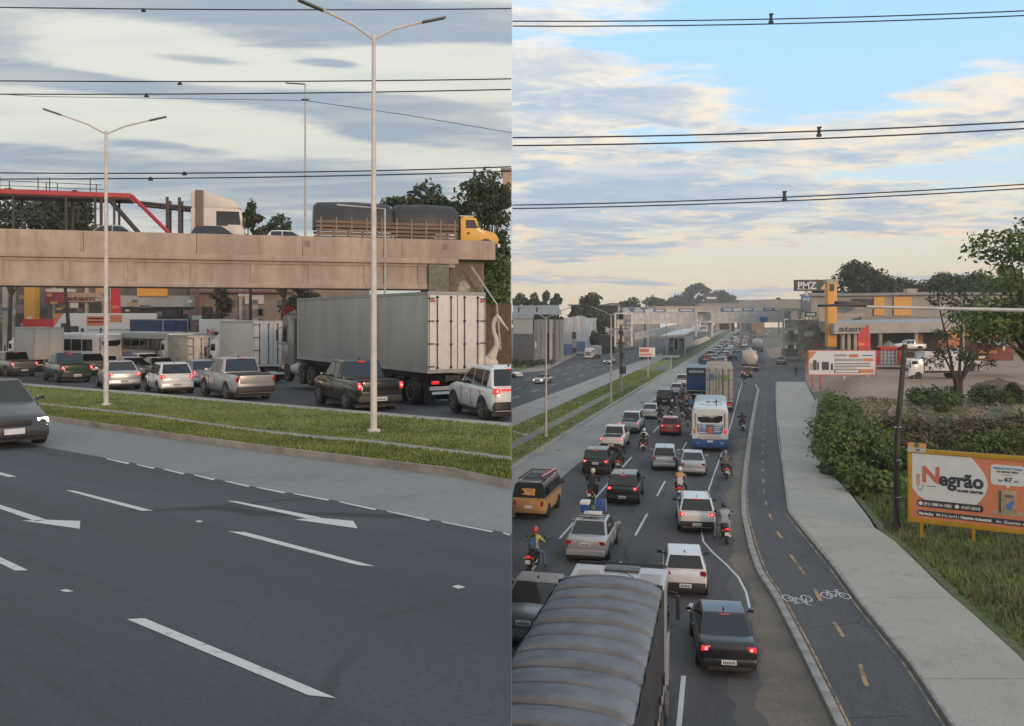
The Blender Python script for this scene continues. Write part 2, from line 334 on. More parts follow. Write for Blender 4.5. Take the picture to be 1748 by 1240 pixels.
def car(kind, name, label, cat, pt, tails=True, heads=False, lod=1, rails=False, brake3=True, plate='bumper', two_tone=None, group=None, cut=False, scale=1.0, topper=False):
    s = SPEC[kind]; L, W, Hh, zb = s['L'], s['W'], s['H'], s['belt']; y0 = -L / 2; hw = W / 2; r = s['r']
    root = thing(name, label, cat, group=group)
    if scale != 1: root.scale = (scale,) * 3
    root['len'] = L * scale
    def Y(v): return y0 + v
    cowl_y = s['gh'][-1][0]; d = s['deck']; clr = .20 if kind not in ('suv', 'pickup') else .26
    rear_top = d if kind in ('sedan', 'coupe', 'pickup') else zb
    st = [(0, .80, .42, rear_top - .16), (.05, .90, .30, rear_top - .05), (.20, .965, clr + .03, rear_top), (.75, 1, clr, max(rear_top, zb)), (cowl_y - .6, 1, clr, zb + .03), (cowl_y, .99, clr, s['cowl']),
          (L - .75, .97, clr, s['hood'] + .08), (L - .30, .92, clr + .03, s['hood']), (L - .07, .82, .26, s['hood'] - .10), (L, .70, .34, s['hood'] - .24)]
    def body(g):
        loops = []
        for y, k, b, t in st:
            w = hw * k; hh = t - b
            half = [(0, b), (w * .86, b), (w * .955, b + .10), (w * .99, b + hh * .36), (w, b + hh * .58), (w * .975, b + hh * .82), (w * .93, t - .035), (w * .84, t), (0, t + .015)]
            loops.append([(x, Y(y), z) for x, z in half] + [(-x, Y(y), z) for x, z in half[-2:0:-1]])
        g.loft(loops)
    obj('body', M((kind, 'body'), body, ang=50), pt, root)
    gb, gt = s['gw'][0] * hw, s['gw'][1] * hw
    def zz(f): return zb - .015 + (Hh - zb + .015) * f
    def wx(f): return gb + (gt - gb) * f
    def cabin(g):
        pr = [(a, f) for a, f in s['gh']]
        left = [(-wx(f), Y(a), zz(f)) for a, f in pr]; right = [(wx(f), Y(a), zz(f)) for a, f in pr]; n = len(pr)
        g.add(left + right, [tuple(range(n)), tuple(range(n, 2 * n))[::-1]] + [(k, (k + 1) % n, (k + 1) % n + n, k + n) for k in range(n)])
    obj('cabin', M((kind, 'cabin'), cabin, bev=.07, seg=3, ang=60), two_tone or pt, root)
    a0, a1 = s['gh'][0], s['gh'][1]; e0, e1 = s['gh'][-1], s['gh'][-2]
    def slope(g, p, q, lo, hi, m, sgn):                  # glass laid on the sloping end of the cabin
        def at(f, x):
            y = p[0] + (q[0] - p[0]) * f; z = zz(p[1] + (q[1] - p[1]) * f); w = wx(p[1] + (q[1] - p[1]) * f)
            return (x * (w - m), Y(y) + sgn * .012, z + .008)
        g.quad(at(lo, -1), at(lo, 1), at(hi, 1), at(hi, -1))
    obj('rear_window', M((kind, 'rw'), lambda g: slope(g, a0, a1, .10, .93, .085, -1)), GLASS, root)
    obj('windshield', M((kind, 'ws'), lambda g: slope(g, e0, e1, .06, .95, .07, 1)), GLASS, root)
    if lod >= 0:
        cuts = [a0[0] + .22 + (.15 if kind not in ('sedan', 'coupe') else 0)] + s['post'] + [e0[0] - .35]
        pr = s['gh']
        def roofl(a):
            for (p, f), (q, h) in zip(pr, pr[1:]):
                if p <= a <= q: return f + (h - f) * (a - p) / (q - p)
            return 0
        for sd_ in (-1, 1):
            for k in range(len(cuts) - 1):
                def win(g, k=k, sd_=sd_):
                    lo, hi = cuts[k] + .03, cuts[k + 1] - .03; fl = .06
                    pts = []
                    N = 5
                    for i in range(N + 1):
                        a = lo + (hi - lo) * i / N; f = max(fl + .01, min(.84, roofl(a) - .13)); pts.append((a, f))
                    low = [(pts[0][0], fl), (pts[-1][0], fl)]
                    poly = [low[0], low[1]] + pts[::-1]
                    g.add([(sd_ * (wx(f) + .008), Y(a), zz(f)) for a, f in poly], [tuple(range(len(poly)))[::sd_]])
                obj('side_window', M((kind, 'sw', k, sd_), win), GLASS, root)
    # lamps
    obj('under_shade', M((kind, 'ushade'), lambda g: g.box((0, Y(L / 2), .21), (W * .84, L * .86, .16))), BLACK, root)  # black box added beneath the body to deepen the contact shadow
    tall = kind in ('pickup',); hi_l = rear_top - .16
    for sd_ in (-1, 1):
        def tl(g, sd_=sd_):
            if kind == 'pickup': g.box((sd_ * hw * .86, Y(.015), .93), (.13, .07, .24))
            elif kind in ('sedan', 'coupe'): g.box((sd_ * hw * .74, Y(.03), rear_top - .17), (.29, .09, .14), rz=-sd_ * .22, top=(.85, 1))
            else: g.box((sd_ * hw * .78, Y(.035), zb - .10), (.24, .12, .16), rz=-sd_ * .30, top=(.75, 1))
        tlo = obj('tail_light', M((kind, 'tl', sd_), tl, bev=.02), TAILON if tails else TAIL, root)
        if tails and lod >= 0:
            bz = .93 if kind == 'pickup' else rear_top - .17 if kind in ('sedan', 'coupe') else zb - .10; bx_ = {'pickup': .86, 'sedan': .74, 'coupe': .74}.get(kind, .78); by_ = {'pickup': -.02, 'sedan': -.012, 'coupe': -.012}.get(kind, -.022)
            obj('bulb', M((kind, 'bulb', sd_), lambda g: g.ball((sd_ * hw * bx_, Y(by_), bz), (.055, .02, .045), 10, 6)), BULB, tlo)
        def hl(g, sd_=sd_): g.box((sd_ * hw * .70, Y(L - .16), s['hood'] - .14), (.30, .16, .12), rz=-sd_ * .35, top=(.8, 1))
        obj('headlight', M((kind, 'hl', sd_), hl, bev=.02), HEADON if heads else HEAD, root)
        if lod >= 0:
            def mi(g, sd_=sd_):
                g.box((sd_ * (hw + .10), Y(cowl_y - .45), zb + .10), (.17, .09, .11)); g.box((sd_ * (hw - .02), Y(cowl_y - .42), zb + .05), (.14, .05, .05))
            obj('mirror', M((kind, 'mi', sd_), mi, bev=.03), pt if lod and pt is not WHITEP else BLACK, root)
    # bumpers, plates
    bm = BLACK if kind in ('suv', 'pickup', 'hatch2') else pt
    obj('rear_bumper', M((kind, 'rb'), lambda g: g.box((0, Y(.04), .42 if kind not in ('suv', 'pickup') else .47), (W * .90, .22, .26), top=(.98, .8)), bev=.05), bm, root)
    if kind in ('sedan', 'hatch', 'wagon', 'coupe'): obj('diffuser', M((kind, 'df'), lambda g: g.box((0, Y(.02), .27), (W * .72, .2, .12)), bev=.02), BLACK, root)
    obj('front_bumper', M((kind, 'fb'), lambda g: g.box((0, Y(L - .06), .38), (W * .84, .22, .26), top=(1, .9)), bev=.05), bm, root)
    obj('grille', M((kind, 'gr'), lambda g: g.box((0, Y(L - .055), s['hood'] - .17), (W * .42, .14, .14)), bev=.02), BLACK, root)
    pz = {'bumper': .46, 'gate': rear_top - .24}[plate]
    obj('number_plate', M((kind, 'np', plate), lambda g: g.box((0, Y(-.08 if plate == 'bumper' else -.012), pz), (.42, .02, .14))), PLATE, root)
    if lod:
        obj('plate_number', M((kind, 'npt', plate), lambda g: [g.box((-.15 + .05 * k, Y(-.093 if plate == 'bumper' else -.025), pz - .01), (.028, .006, .07)) for k in range(7)]), INK, root)
    obj('front_plate', M((kind, 'fp'), lambda g: g.box((0, Y(L + .055), .40), (.42, .02, .13))), PLATE, root)
    if brake3 and lod >= 0:
        zz3 = Hh - .075
        obj('brake_light', M((kind, 'b3'), lambda g: g.box((0, Y(a1[0] - .04), zz3), (.30, .07, .035))), TAILON if tails else TAIL, root)
    if lod:
        obj('antenna', M((kind, 'an'), lambda g: g.box((0, Y(a1[0] + .25), Hh + .03), (.04, .16, .07), top=(.4, .3))), BLACK, root)
        def hnd(g):
            for c in s['post']:
                for q in (-1, 1): g.box((q * (hw + .005), Y(c + .12), zb - .13), (.03, .17, .03))
        obj('door_handle', M((kind, 'dh'), hnd), pt, root, kind='stuff')
        def seam(g):
            for q in (-1, 1):
                for c in s['post'] + [cowl_y - .35]:
                    g.box((q * (hw - .004), Y(c), .66), (.012, .012, .52))
            if kind not in ('sedan', 'coupe', 'pickup'):
                for q in (-1, 1): g.box((q * hw * .82, Y(.028), .72), (.012, .03, .36))
        obj('panel_gap', M((kind, 'sm'), seam), BLACK, root, kind='stuff')
    if rails:
        for q in (-1, 1):
            obj('roof_rail', M((kind, 'rr', q), lambda g: g.tube([(q * gt * .92, Y(a1[0] + .1), Hh - .03), (q * gt * .92, Y(a1[0] + .2), Hh + .05), (q * gt * .92, Y(e1[0] - .1), Hh + .04), (q * gt * .92, Y(e1[0]), Hh - .03)], .022, 6)), SILVERP if pt is not WHITEP else GREYP, root)
    # wheels and arches
    for sd_ in (-1, 1):
        for a in s['ax']:
            obj('wheel_arch', M((kind, 'ar', sd_, a), lambda g: g.cyl((sd_ * (hw - .11), Y(a), r + .02), r * 1.17, .235, 0, 18)), BLACK, root)
            wheel(root, sd_ * (hw - .095), Y(a), r, .215, lod)
    if kind == 'pickup':
        obj('tailgate', M('ptg', lambda g: (g.box((0, Y(-.008), .90), (W * .74, .05, .34)), g.box((0, Y(-.03), 1.0), (.26, .03, .05))), bev=.012), pt, root)
        obj('bed_cover', M('pbc', lambda g: g.box((0, Y(.92), 1.10), (W * .80, 1.62, .045)), bev=.015), BLACK, root)
    return root
def cab_over(root, pt, y, W=2.4, Hc=2.75, L=1.9, zf=.55, visor=True, deflect=0., lod=1, tails=False, sw=1.05):
    """flat-nosed lorry cab, its rear wall at y"""
    hw = W / 2
    prof = [(0, zf + .25), (0, Hc - .12), (.12, Hc), (L - .42, Hc), (L - .20, Hc - .12), (L - .02, Hc * .60), (L, zf + .1), (L - .05, zf - .1), (.5, zf - .1)]
    mk('cab', pt, root, lambda g: g.prism(prof, lambda u, v, w: (w, y + u, v), -hw, hw), bev=.06, ang=50)
    def ws(g):
        a, b = (L - .04, Hc * .62), (L - .21, Hc - .17); g.quad((-hw * .9, y + a[0] + .012, a[1]), (hw * .9, y + a[0] + .012, a[1]), (hw * .88, y + b[0] + .012, b[1]), (-hw * .88, y + b[0] + .012, b[1]))
    mk('windshield', GLASS, root, ws)
    for q in (-1, 1):
        mk('side_window', GLASS, root, lambda g: g.add([(q * (hw + .006), y + u, v) for u, v in ((L - sw, Hc * .60), (L - .22, Hc * .60), (L - .36, Hc - .24), (L - sw, Hc - .24))], [(0, 1, 2, 3)[::q]]))
        mk('door', pt, root, lambda g: g.box((q * (hw + .004), y + L - .65, zf + .75), (.02, .95, 1.05)), bev=.008)
        mk('mirror', BLACK, root, lambda g: (g.box((q * (hw + .22), y + L - .02, Hc * .70), (.10, .14, .62)), g.tube([(q * hw, y + L - .1, Hc * .82), (q * (hw + .22), y + L - .02, Hc * .80)], .02, 6), g.tube([(q * hw, y + L - .1, Hc * .56), (q * (hw + .22), y + L - .02, Hc * .58)], .02, 6)), bev=.02)
        mk('headlight', HEAD, root, lambda g: g.box((q * hw * .74, y + L + .0, zf + .16), (.36, .1, .2)), bev=.03)
    mk('grille', BLACK, root, lambda g: [g.box((0, y + L + .005, zf + .42 + .13 * k), (W * .62, .04, .09)) for k in range(4)])
    mk('bumper', BLACK if pt is not WHITEP else pt, root, lambda g: g.box((0, y + L - .05, zf - .06), (W, .28, .34)), bev=.05)
    if visor: mk('sun_visor', BLACK, root, lambda g: g.box((0, y + L - .14, Hc - .02), (W * .94, .26, .05), rx=-.3))
    if deflect: mk('wind_deflector', pt, root, lambda g: g.prism([(.15, Hc - .02), (.15, Hc + deflect), (.4, Hc + deflect), (L - .45, Hc + .05), (L - .42, Hc - .02)], lambda u, v, w: (w, y + u, v), -hw * .88, hw * .88), bev=.08, ang=50)
def chassis(root, y0, y1, axles, W=2.4, r=.5, z=.95, lod=1, single=()):
    mk('chassis', STEELD, root, lambda g: (g.box((-.42, (y0 + y1) / 2, z - .12), (.1, y1 - y0, .26)), g.box((.42, (y0 + y1) / 2, z - .12), (.1, y1 - y0, .26)), *[g.box((0, y0 + .3 + k * (y1 - y0 - .6) / 4, z - .12), (.8, .12, .2)) for k in range(5)], *[g.cyl((0, a, r), .09, W - .4, 0, 8) for a in axles]))
    for a in axles:
        for q in (-1, 1):
            wheel(root, q * (W / 2 - .16), a, r, .28, lod, rim=GALV)
            if a not in single and lod: wheel(root, q * (W / 2 - .50), a, r, .28, 0, rim=GALV)
def truck_tail(root, y, W=2.4, z=.62, lit=True):
    mk('rear_bumper', GALV, root, lambda g: g.box((0, y - .02, z - .12), (W * .96, .12, .14)))
    for q in (-1, 1):
        mk('tail_light', TAILON if lit else TAIL, root, lambda g: g.box((q * W * .39, y - .06, z + .10), (.32, .06, .13)), bev=.015)
        mk('mudflap', RUBBER, root, lambda g: g.box((q * W * .36, y + .55, .45), (.5, .03, .6)))
def cargo_box(root, y0, y1, W, z0, z1, m, mr=None, doors=True, rods=True, ribs=0, roofm=None, doorm=None):
    hw = W / 2; y_c = (y0 + y1) / 2
    mk('cargo_box', m, root, lambda g: g.box((0, y_c, (z0 + z1) / 2), (W, y1 - y0, z1 - z0)), bev=.02)
    tr = mr or GALV
    def rails(g):
        for q in (-1, 1):
            g.box((q * hw, y_c, z0 + .05), (.05, y1 - y0 + .03, .12)); g.box((q * hw, y_c, z1 - .04), (.05, y1 - y0 + .03, .10))
            for yy in (y0, y1): g.box((q * hw, yy, (z0 + z1) / 2), (.07, .07, z1 - z0 + .02))
        for yy in (y0, y1): g.box((0, yy, z1 - .04), (W, .06, .12)); g.box((0, yy, z0 + .05), (W, .06, .12))
    mk('edge_rail', tr, root, rails)
    if ribs:
        for k in range(ribs):
            yy = y0 + (k + .5) * (y1 - y0) / ribs
            for q in (-1, 1): mk('side_panel', m, root, lambda g: g.box((q * (hw + .006), yy, (z0 + z1) / 2), (.03, (y1 - y0) / ribs - .05, z1 - z0 - .26)), bev=.008)
    if roofm: mk('roof_panel', roofm, root, lambda g: g.box((0, y_c, z1 + .012), (W - .08, y1 - y0 - .08, .02)))
    if doors:
        for q in (-1, 1):
            dr = mk('rear_door', doorm or m, root, lambda g: g.box((q * W * .245, y0 - .03, (z0 + z1) / 2), (W * .47, .05, z1 - z0 - .24)), bev=.01)
            if rods:
                for k in (.12, .36):
                    mk('lock_rod', STEELD, dr, lambda g: (g.tube([(q * W * k, y0 - .09, z0 + .14), (q * W * k, y0 - .09, z1 - .14)], .022, 6), *[g.box((q * W * k, y0 - .08, z0 + .2 + (z1 - z0 - .4) * f), (.09, .07, .07)) for f in (0, .33, .66, 1)]))
                for f in (.08, .36, .64, .92):
                    mk('hinge', STEELD, dr, lambda g: g.box((q * (hw - .10), y0 - .065, z0 + (z1 - z0) * f), (.26, .03, .05)))
def box_truck(label, pt, bm, Lb=6.0, Hb=3.3, W=2.4, name='box_truck', lod=1, tails=True, ribs=0, roofm=None, doorm=None, cabH=2.5, group=None, rods=True, defl=.5):
    root = thing(name, label, 'truck', group=group); L = Lb + 2.0; root['len'] = L; y0 = -L / 2
    cargo_box(root, y0 + .05, y0 + Lb, W, 1.05, Hb, bm, ribs=ribs, roofm=roofm, doorm=doorm, rods=rods)
    cab_over(root, pt, y0 + Lb + .1, W * .93, cabH, 1.85, visor=False, deflect=defl)
    chassis(root, y0 + .1, y0 + L - .4, [y0 + 1.6, y0 + L - 1.2] if Lb < 7 else [y0 + 1.4, y0 + 2.6, y0 + L - 1.2], W, .45, .95, lod, single=(y0 + L - 1.2,))
    truck_tail(root, y0 + .05, W, .72, tails)
    mk('number_plate', PLATE, root, lambda g: g.box((0, y0 - .04, .66), (.42, .02, .14)))
    return root
# ---------------------------------------------------------------- riders
def skin(name, pts, edges, root, sub=2):
    me = bpy.data.meshes.new(name); keys = list(pts); me.from_pydata([pts[k][0] for k in keys], [(keys.index(a), keys.index(b)) for a, b in edges], [])
    o = bpy.data.objects.new(name, me); COL.objects.link(o)
    o.modifiers.new('k', 'SKIN'); lay = me.skin_vertices[0].data
    for i, k in enumerate(keys):
        rr = pts[k][1]; lay[i].radius = rr if isinstance(rr, tuple) else (rr, rr); lay[i].use_root = (k == root)
    s_ = o.modifiers.new('s', 'SUBSURF'); s_.levels = sub
    dg = bpy.context.evaluated_depsgraph_get(); dg.update()
    out = bpy.data.meshes.new_from_object(o.evaluated_get(dg)); out.name = name
    bpy.data.objects.remove(o); out.shade_smooth()
    return out
def limbs_rider(lean=.12, foot=False, side=1):
    """seated on a motorcycle: pelvis at the seat, hands on the grips, feet on the pegs (or one on the road)"""
    p = {}; e = []
    p['pel'] = ((0, 0, .86), (.165, .13)); p['wai'] = ((0, .04 + lean * .3, 1.03), (.14, .105)); p['che'] = ((0, .08 + lean, 1.24), (.175, .125)); p['nec'] = ((0, .10 + lean * 1.3, 1.40), .065); p['hd'] = ((0, .13 + lean * 1.5, 1.55), .095); p['top'] = ((0, .13 + lean * 1.5, 1.63), .07)
    e += [('pel', 'wai'), ('wai', 'che'), ('che', 'nec'), ('nec', 'hd'), ('hd', 'top')]
    for q, n in ((-1, 'l'), (1, 'r')):
        p[n + 'sh'] = ((q * .20, .09 + lean, 1.32), .075); p[n + 'el'] = ((q * .33, .27 + lean * .8, 1.12), .052); p[n + 'wr'] = ((q * .34, .52, 1.03), .035); p[n + 'ha'] = ((q * .335, .60, 1.03), .042)
        p[n + 'hi'] = ((q * .13, .06, .83), .105); p[n + 'kn'] = ((q * .25, .47, .78), .075)
        if foot and q == side: p[n + 'kn'] = ((q * .34, .40, .60), .075); p[n + 'an'] = ((q * .42, .28, .11), .045); p[n + 'to'] = ((q * .44, .44, .05), .045)
        else: p[n + 'an'] = ((q * .21, .22, .36), .048); p[n + 'to'] = ((q * .22, .40, .32), .045)
        e += [('che', n + 'sh'), (n + 'sh', n + 'el'), (n + 'el', n + 'wr'), (n + 'wr', n + 'ha'), ('pel', n + 'hi'), (n + 'hi', n + 'kn'), (n + 'kn', n + 'an'), (n + 'an', n + 'to')]
    return p, e
SKINM = mat('skin', (.22, .115, .075), .6, var=.1)
def cloth(name, c): return mat(name, c, .85, var=.2, scale=9, bump=.2)
JEANS = cloth('jeans_cloth', (.07, .11, .19)); DARKC = cloth('dark_cloth', (.02, .021, .025)); SHOE = cloth('shoe_leather', (.03, .027, .025))
def rider_mesh(foot, side, lean):
    k = ('rider', foot, side, lean)
    if k not in CACHE:
        p, e = limbs_rider(lean, foot, side); me = skin('rider_body', p, e, 'pel')
        for _ in range(4): me.materials.append(None)
        for f in me.polygons:
            c = f.center; z, x, y = c.z, abs(c.x), c.y
            if z > 1.40 or (x > .30 and y > .545 and z > .9): i = 2          # head, neck, hands
            elif z < .13 or (z < .42 and x < .30 and y > .17 and z < .40): i = 3 # shoes
            elif z > .90 and not (x > .2 and z < .95 and y > .3 and y < .5): i = 0 # jacket and sleeves
            else: i = 1
            f.material_index = i
        CACHE[k] = me
    return CACHE[k]
def person_on(bike_loc, rz, label, jacket, trousers, helmet, foot=True, side=1, lean=.12, visor=True, sc=1.0, coat=None):
    o = bpy.data.objects.new('person', rider_mesh(foot, side, lean)); COL.objects.link(o); o.location = bike_loc; o.rotation_euler = (0, 0, rz); o.scale = (sc,) * 3
    for sl, m in zip(o.material_slots, (jacket, trousers, SKINM, SHOE)): sl.link = 'OBJECT'; sl.material = m
    o['label'] = label; o['category'] = 'person'
    hy, hz = .13 + lean * 1.5, 1.575
    def hel(g): g.ball((0, hy, hz), (.135, .16, .15), 14, 10)
    h = obj('helmet', M(('hel', lean), hel), helmet, o)
    obj('visor', M(('vis', lean), lambda g: g.ball((0, hy + .05, hz + .0), (.122, .125, .06), 12, 6)), GLASS, h)
    def face(g):
        g.box((0, hy + .125, hz - .10), (.035, .04, .05), top=(.6, .6))
    return o
def motorcycle(label, pt, box=None, tail=True, loc=(0, 0, 0), rz=0, group=None, mirrors=True, sc=1.0, boxm=None):
    root = thing('motorcycle', label, 'motorcycle', loc, rz, group); root.scale = (sc,) * 3
    def tyre(g):
        r = .30; loops = []
        n = 20
        for k in range(n):
            a = 2 * math.pi * k / n; loops.append([(u, (r - .05 + q) * math.cos(a), (r - .05 + q) * math.sin(a)) for u, q in ((-.045, 0), (-.03, .04), (.03, .04), (.045, 0), (.03, -.04), (-.03, -.04))])
        loops.append(loops[0]); g.loft(loops, cap=False)
    def rim(g):
        g.cyl((0, 0, 0), .05, .12, 0, 10)
        for k in range(8): a = 2 * math.pi * k / 8; g.box((0, .12 * math.cos(a), .12 * math.sin(a)), (.02, .24, .018), rx=a)
    for y in (-.62, .66):
        w = obj('wheel', M('mtyre', tyre), RUBBER, root, (0, y, .30)); obj('rim', M('mrim', rim), STEELD, w)
    obj('fuel_tank', M('mtank', lambda g: g.ball((0, .22, .80), (.14, .27, .13), 12, 8)), pt, root)
    obj('seat', M('mseat', lambda g: g.box((0, -.24, .77), (.25, .72, .09), top=(.85, .95)), bev=.03), BLACK, root)
    obj('engine', M('meng', lambda g: (g.box((0, .12, .45), (.26, .42, .30)), g.cyl((0, .26, .60), .09, .26, 0, 10)), bev=.03), STEELD, root)
    obj('frame', M('mfr', lambda g: (g.tube([(0, .45, .90), (0, .3, .30), (0, -.15, .27), (0, -.62, .30)], .03, 6), g.tube([(0, .45, .88), (0, -.1, .70), (0, -.75, .72)], .035, 6), *[g.tube([(q * .10, -.62, .30), (q * .12, -.45, .70)], .03, 6) for q in (-1, 1)])), STEELD, root)
    obj('fork', M('mfo', lambda g: [g.tube([(q * .08, .66, .30), (q * .09, .44, .95)], .028, 6) for q in (-1, 1)]), ALLOY, root)
    obj('handlebar', M('mhb', lambda g: g.tube([(-.36, .52, 1.03), (-.2, .50, 1.03), (-.08, .46, .97), (.08, .46, .97), (.2, .50, 1.03), (.36, .52, 1.03)], .018, 6)), STEELD, root)
    obj('rear_fender', M('mrf', lambda g: (g.box((0, -.66, .66), (.17, .42, .10), rx=-.25), g.box((0, -.90, .52), (.15, .05, .26), rx=.25)), bev=.02), BLACK, root)
    obj('front_fender', M('mff', lambda g: g.loft([[(x, .66 + .335 * math.cos(a), .30 + .335 * math.sin(a)) for x in (-.07, 0, .07)] for a in (R(20), R(55), R(90), R(125))], cap=False, close=False)), pt, root)
    obj('tail_light', M('mtl', lambda g: g.box((0, -.86, .72), (.18, .07, .09)), bev=.015), TAILON if tail else TAIL, root)
    obj('number_plate', M('mnp', lambda g: g.box((0, -.935, .53), (.20, .012, .17), rx=.2)), PLATE, root)
    for q in (-1, 1): obj('turn_signal', M(('mts', q), lambda g: g.box((q * .17, -.82, .66), (.09, .06, .06)), bev=.015), AMBER, root)
    obj('headlight', M('mhl', lambda g: g.ball((0, .56, .90), (.10, .09, .10), 10, 6)), HEAD, root)
    obj('exhaust', M('mex', lambda g: g.tube([(.12, .25, .36), (.14, -.1, .30), (.15, -.7, .40)], [.025, .035, .05], 8)), CHROME, root)
    if mirrors:
        for q in (-1, 1): obj('mirror', M(('mmi', q), lambda g: (g.tube([(q * .26, .50, 1.03), (q * .34, .50, 1.20)], .010, 5), g.ball((q * .37, .50, 1.22), (.075, .02, .05), 8, 6))), BLACK, root)
    if box: obj('top_box', M('mbx', lambda g: (g.box((0, -.78, 1.02), (.40, .40, .36), top=(.94, .94)), g.box((0, -.78, 1.215), (.41, .41, .03))), bev=.025), boxm or BLACK, root)
    obj('side_stand', M('mss', lambda g: g.tube([(-.10, -.05, .30), (-.20, -.05, .06)], .014, 5)), STEELD, root)
    return root
# ---------------------------------------------------------------- lettering
def text_mesh(s, size, depth=.01, bold=0., align='LEFT'):
    k = ('txt', s, size, depth, bold, align)
    if k not in CACHE:
        c = bpy.data.curves.new('lettering', 'FONT'); c.body = s; c.size = size; c.extrude = depth; c.offset = bold; c.align_x = align; c.resolution_u = 3; c.fill_mode = 'BOTH'
        o = bpy.data.objects.new('lettering', c); COL.objects.link(o)
        dg = bpy.context.evaluated_depsgraph_get(); dg.update()
        CACHE[k] = bpy.data.meshes.new_from_object(o.evaluated_get(dg)); bpy.data.objects.remove(o); bpy.data.curves.remove(c)
    return CACHE[k]
def letter(s, parent, m, x, z, size, y=-.02, width=None, bold=0., align='LEFT', rz=0, name='lettering'):
    """upright text facing -Y of its parent"""
    me = text_mesh(s, size, .008, bold, align); o = obj(name, me, m, parent, (x, y, z)); o.rotation_euler = (R(90), 0, rz)
    if width:
        xs = [v.co.x for v in me.vertices]; o.scale.x = width / max(.001, max(xs) - min(xs))
    return o
# ================================================================ plants
def leafm(name, c, c2):
    m = mat(name, c, .7, var=.35, scale=.9, col2=c2, spec=.25, cr=(.3, .7))
    return m
LEAF_DARK = leafm('dark_leaves', (.040, .056, .026), (.080, .105, .045)); LEAF_MID = leafm('mid_leaves', (.072, .122, .034), (.16, .22, .06))
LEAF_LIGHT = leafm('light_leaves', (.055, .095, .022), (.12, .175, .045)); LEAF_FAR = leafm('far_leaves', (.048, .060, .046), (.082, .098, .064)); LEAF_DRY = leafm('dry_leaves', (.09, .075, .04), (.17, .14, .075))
BARK = mat('bark', (.075, .058, .045), .95, var=.35, scale=3, stretch=(5, 5, .8), bump=.5)
def leaf_cloud(clusters, n, leaf, rs, flat=.5, tri=False):
    """many bent leaf sprays spread through ellipsoidal clumps; denser at the rims"""
    tot = sum(r[0] * r[1] * r[2] for _, r in clusters) or 1; V = []; 
    for c, r in clusters:
        k = max(12, int(n * (r[0] * r[1] * r[2]) / tot))
        d = rs.normal(size=(k, 3)); d /= np.linalg.norm(d, axis=1)[:, None]
        lump = 1 + .22 * np.sin(d[:, :1] * 7 + c[0]) * np.cos(d[:, 2:] * 6 + c[1])
        rad = (rs.uniform(.25, 1, (k, 1)) ** .45) * lump
        p = np.array(c) + d * rad * np.array(r)
        nrm = d * .6 + rs.normal(size=(k, 3)) * .6 + np.array([0, 0, flat]); nrm /= np.linalg.norm(nrm, axis=1)[:, None]
        a = np.cross(nrm, rs.normal(size=(k, 3))); a /= np.linalg.norm(a, axis=1)[:, None]; b = np.cross(nrm, a)
        s = leaf * rs.uniform(.5, 1.4, (k, 1)); 
        V.append(np.stack([p - a * s * .5, p + b * s * .28 - nrm * s * .06, p + a * s * .55 - nrm * s * .16, p - b * s * .28 - nrm * s * .06], 1))
    V = np.concatenate(V).reshape(-1, 3)
    return V, np.arange(len(V)).reshape(-1, 4)
def np_mesh(name, V, Fq):
    me = bpy.data.meshes.new(name); me.from_pydata(V.tolist(), [], Fq.tolist()); return me
def tree(label, base, h, w, leafmat, n=2200, leaf=.5, seed=1, trunk=.3, trunk_h=.45, name='tree', group=None, spread=1.0, gaps=9, clip=None, cat='tree', flat=.5, vr=.5, taper=.38, zlo=None):
    rs = np.random.RandomState(seed); rd = random.Random(seed)
    root = thing(name, label, cat, base, 0, group)
    cl = []
    for k in range(gaps):
        a = rd.uniform(0, 6.28); q = rd.uniform(.15, 1) ** .6 * w / 2 * .72; z = h * rd.uniform(zlo or trunk_h + .06, .90)
        k2 = 1.12 - taper * max(0, (z / h - .6) / .4)
        sz = w * rd.uniform(.16, .27) * spread
        cl.append(((q * k2 * math.cos(a), q * k2 * math.sin(a), z), (sz, sz, sz * rd.uniform(vr, vr + .25))))
    cl.append(((0, 0, h * .90), (w * .2, w * .2, h * .09)))
    V, Q = leaf_cloud(cl, n, leaf, rs, flat)
    if clip: ok = clip(V + np.array(base)).reshape(-1, 4).all(1); V = V.reshape(-1, 4, 3)[ok].reshape(-1, 3); Q = np.arange(len(V)).reshape(-1, 4)
    obj('crown', np_mesh('crown', V, Q), leafmat, root)
    def tr(g):
        th = h * trunk_h; b = rd.uniform(-.04, .04) * h
        g.tube([(0, 0, -.3), (b * .3, 0, th * .4), (b, b * .4, th), (b * .8, 0, h * .75)], [trunk * 1.25, trunk, trunk * .75, trunk * .25], 8)
        for c, r in cl[:-1]:
            m = (b + (c[0] - b) * .45 + rd.uniform(-.3, .3), c[1] * .45, th + (c[2] - th) * .35)
            if clip and c[0] + base[0] > -.4 and base[0] < 0: continue
            g.tube([(b * .9, b * .3, th * rd.uniform(.75, 1)), m, c], [trunk * .5, trunk * .3, trunk * .09], 6)
    mk('trunk', BARK, root, tr)
    return root
def bush(label, base, r, leafmat, n=900, leaf=.22, seed=1, name='bush', cat='bush', group=None, k=6, flat=.5):
    rs = np.random.RandomState(seed); rd = random.Random(seed)
    cl = [((rd.uniform(-1, 1) * r[0] * .6, rd.uniform(-1, 1) * r[1] * .6, r[2] * rd.uniform(.25, .75)), (r[0] * rd.uniform(.3, .5), r[1] * rd.uniform(.3, .5), r[2] * rd.uniform(.25, .42))) for _ in range(k)]
    root = thing(name, label, cat, base, 0, group)
    obj('foliage', np_mesh('foliage', *leaf_cloud(cl, n, leaf, rs, flat)), leafmat, root)
    mk('stem', BARK, root, lambda g: [g.tube([(0, 0, -.2), (c[0] * .5, c[1] * .5, c[2] * .6), c], [.05, .035, .012], 5) for c, _ in cl])
    return root
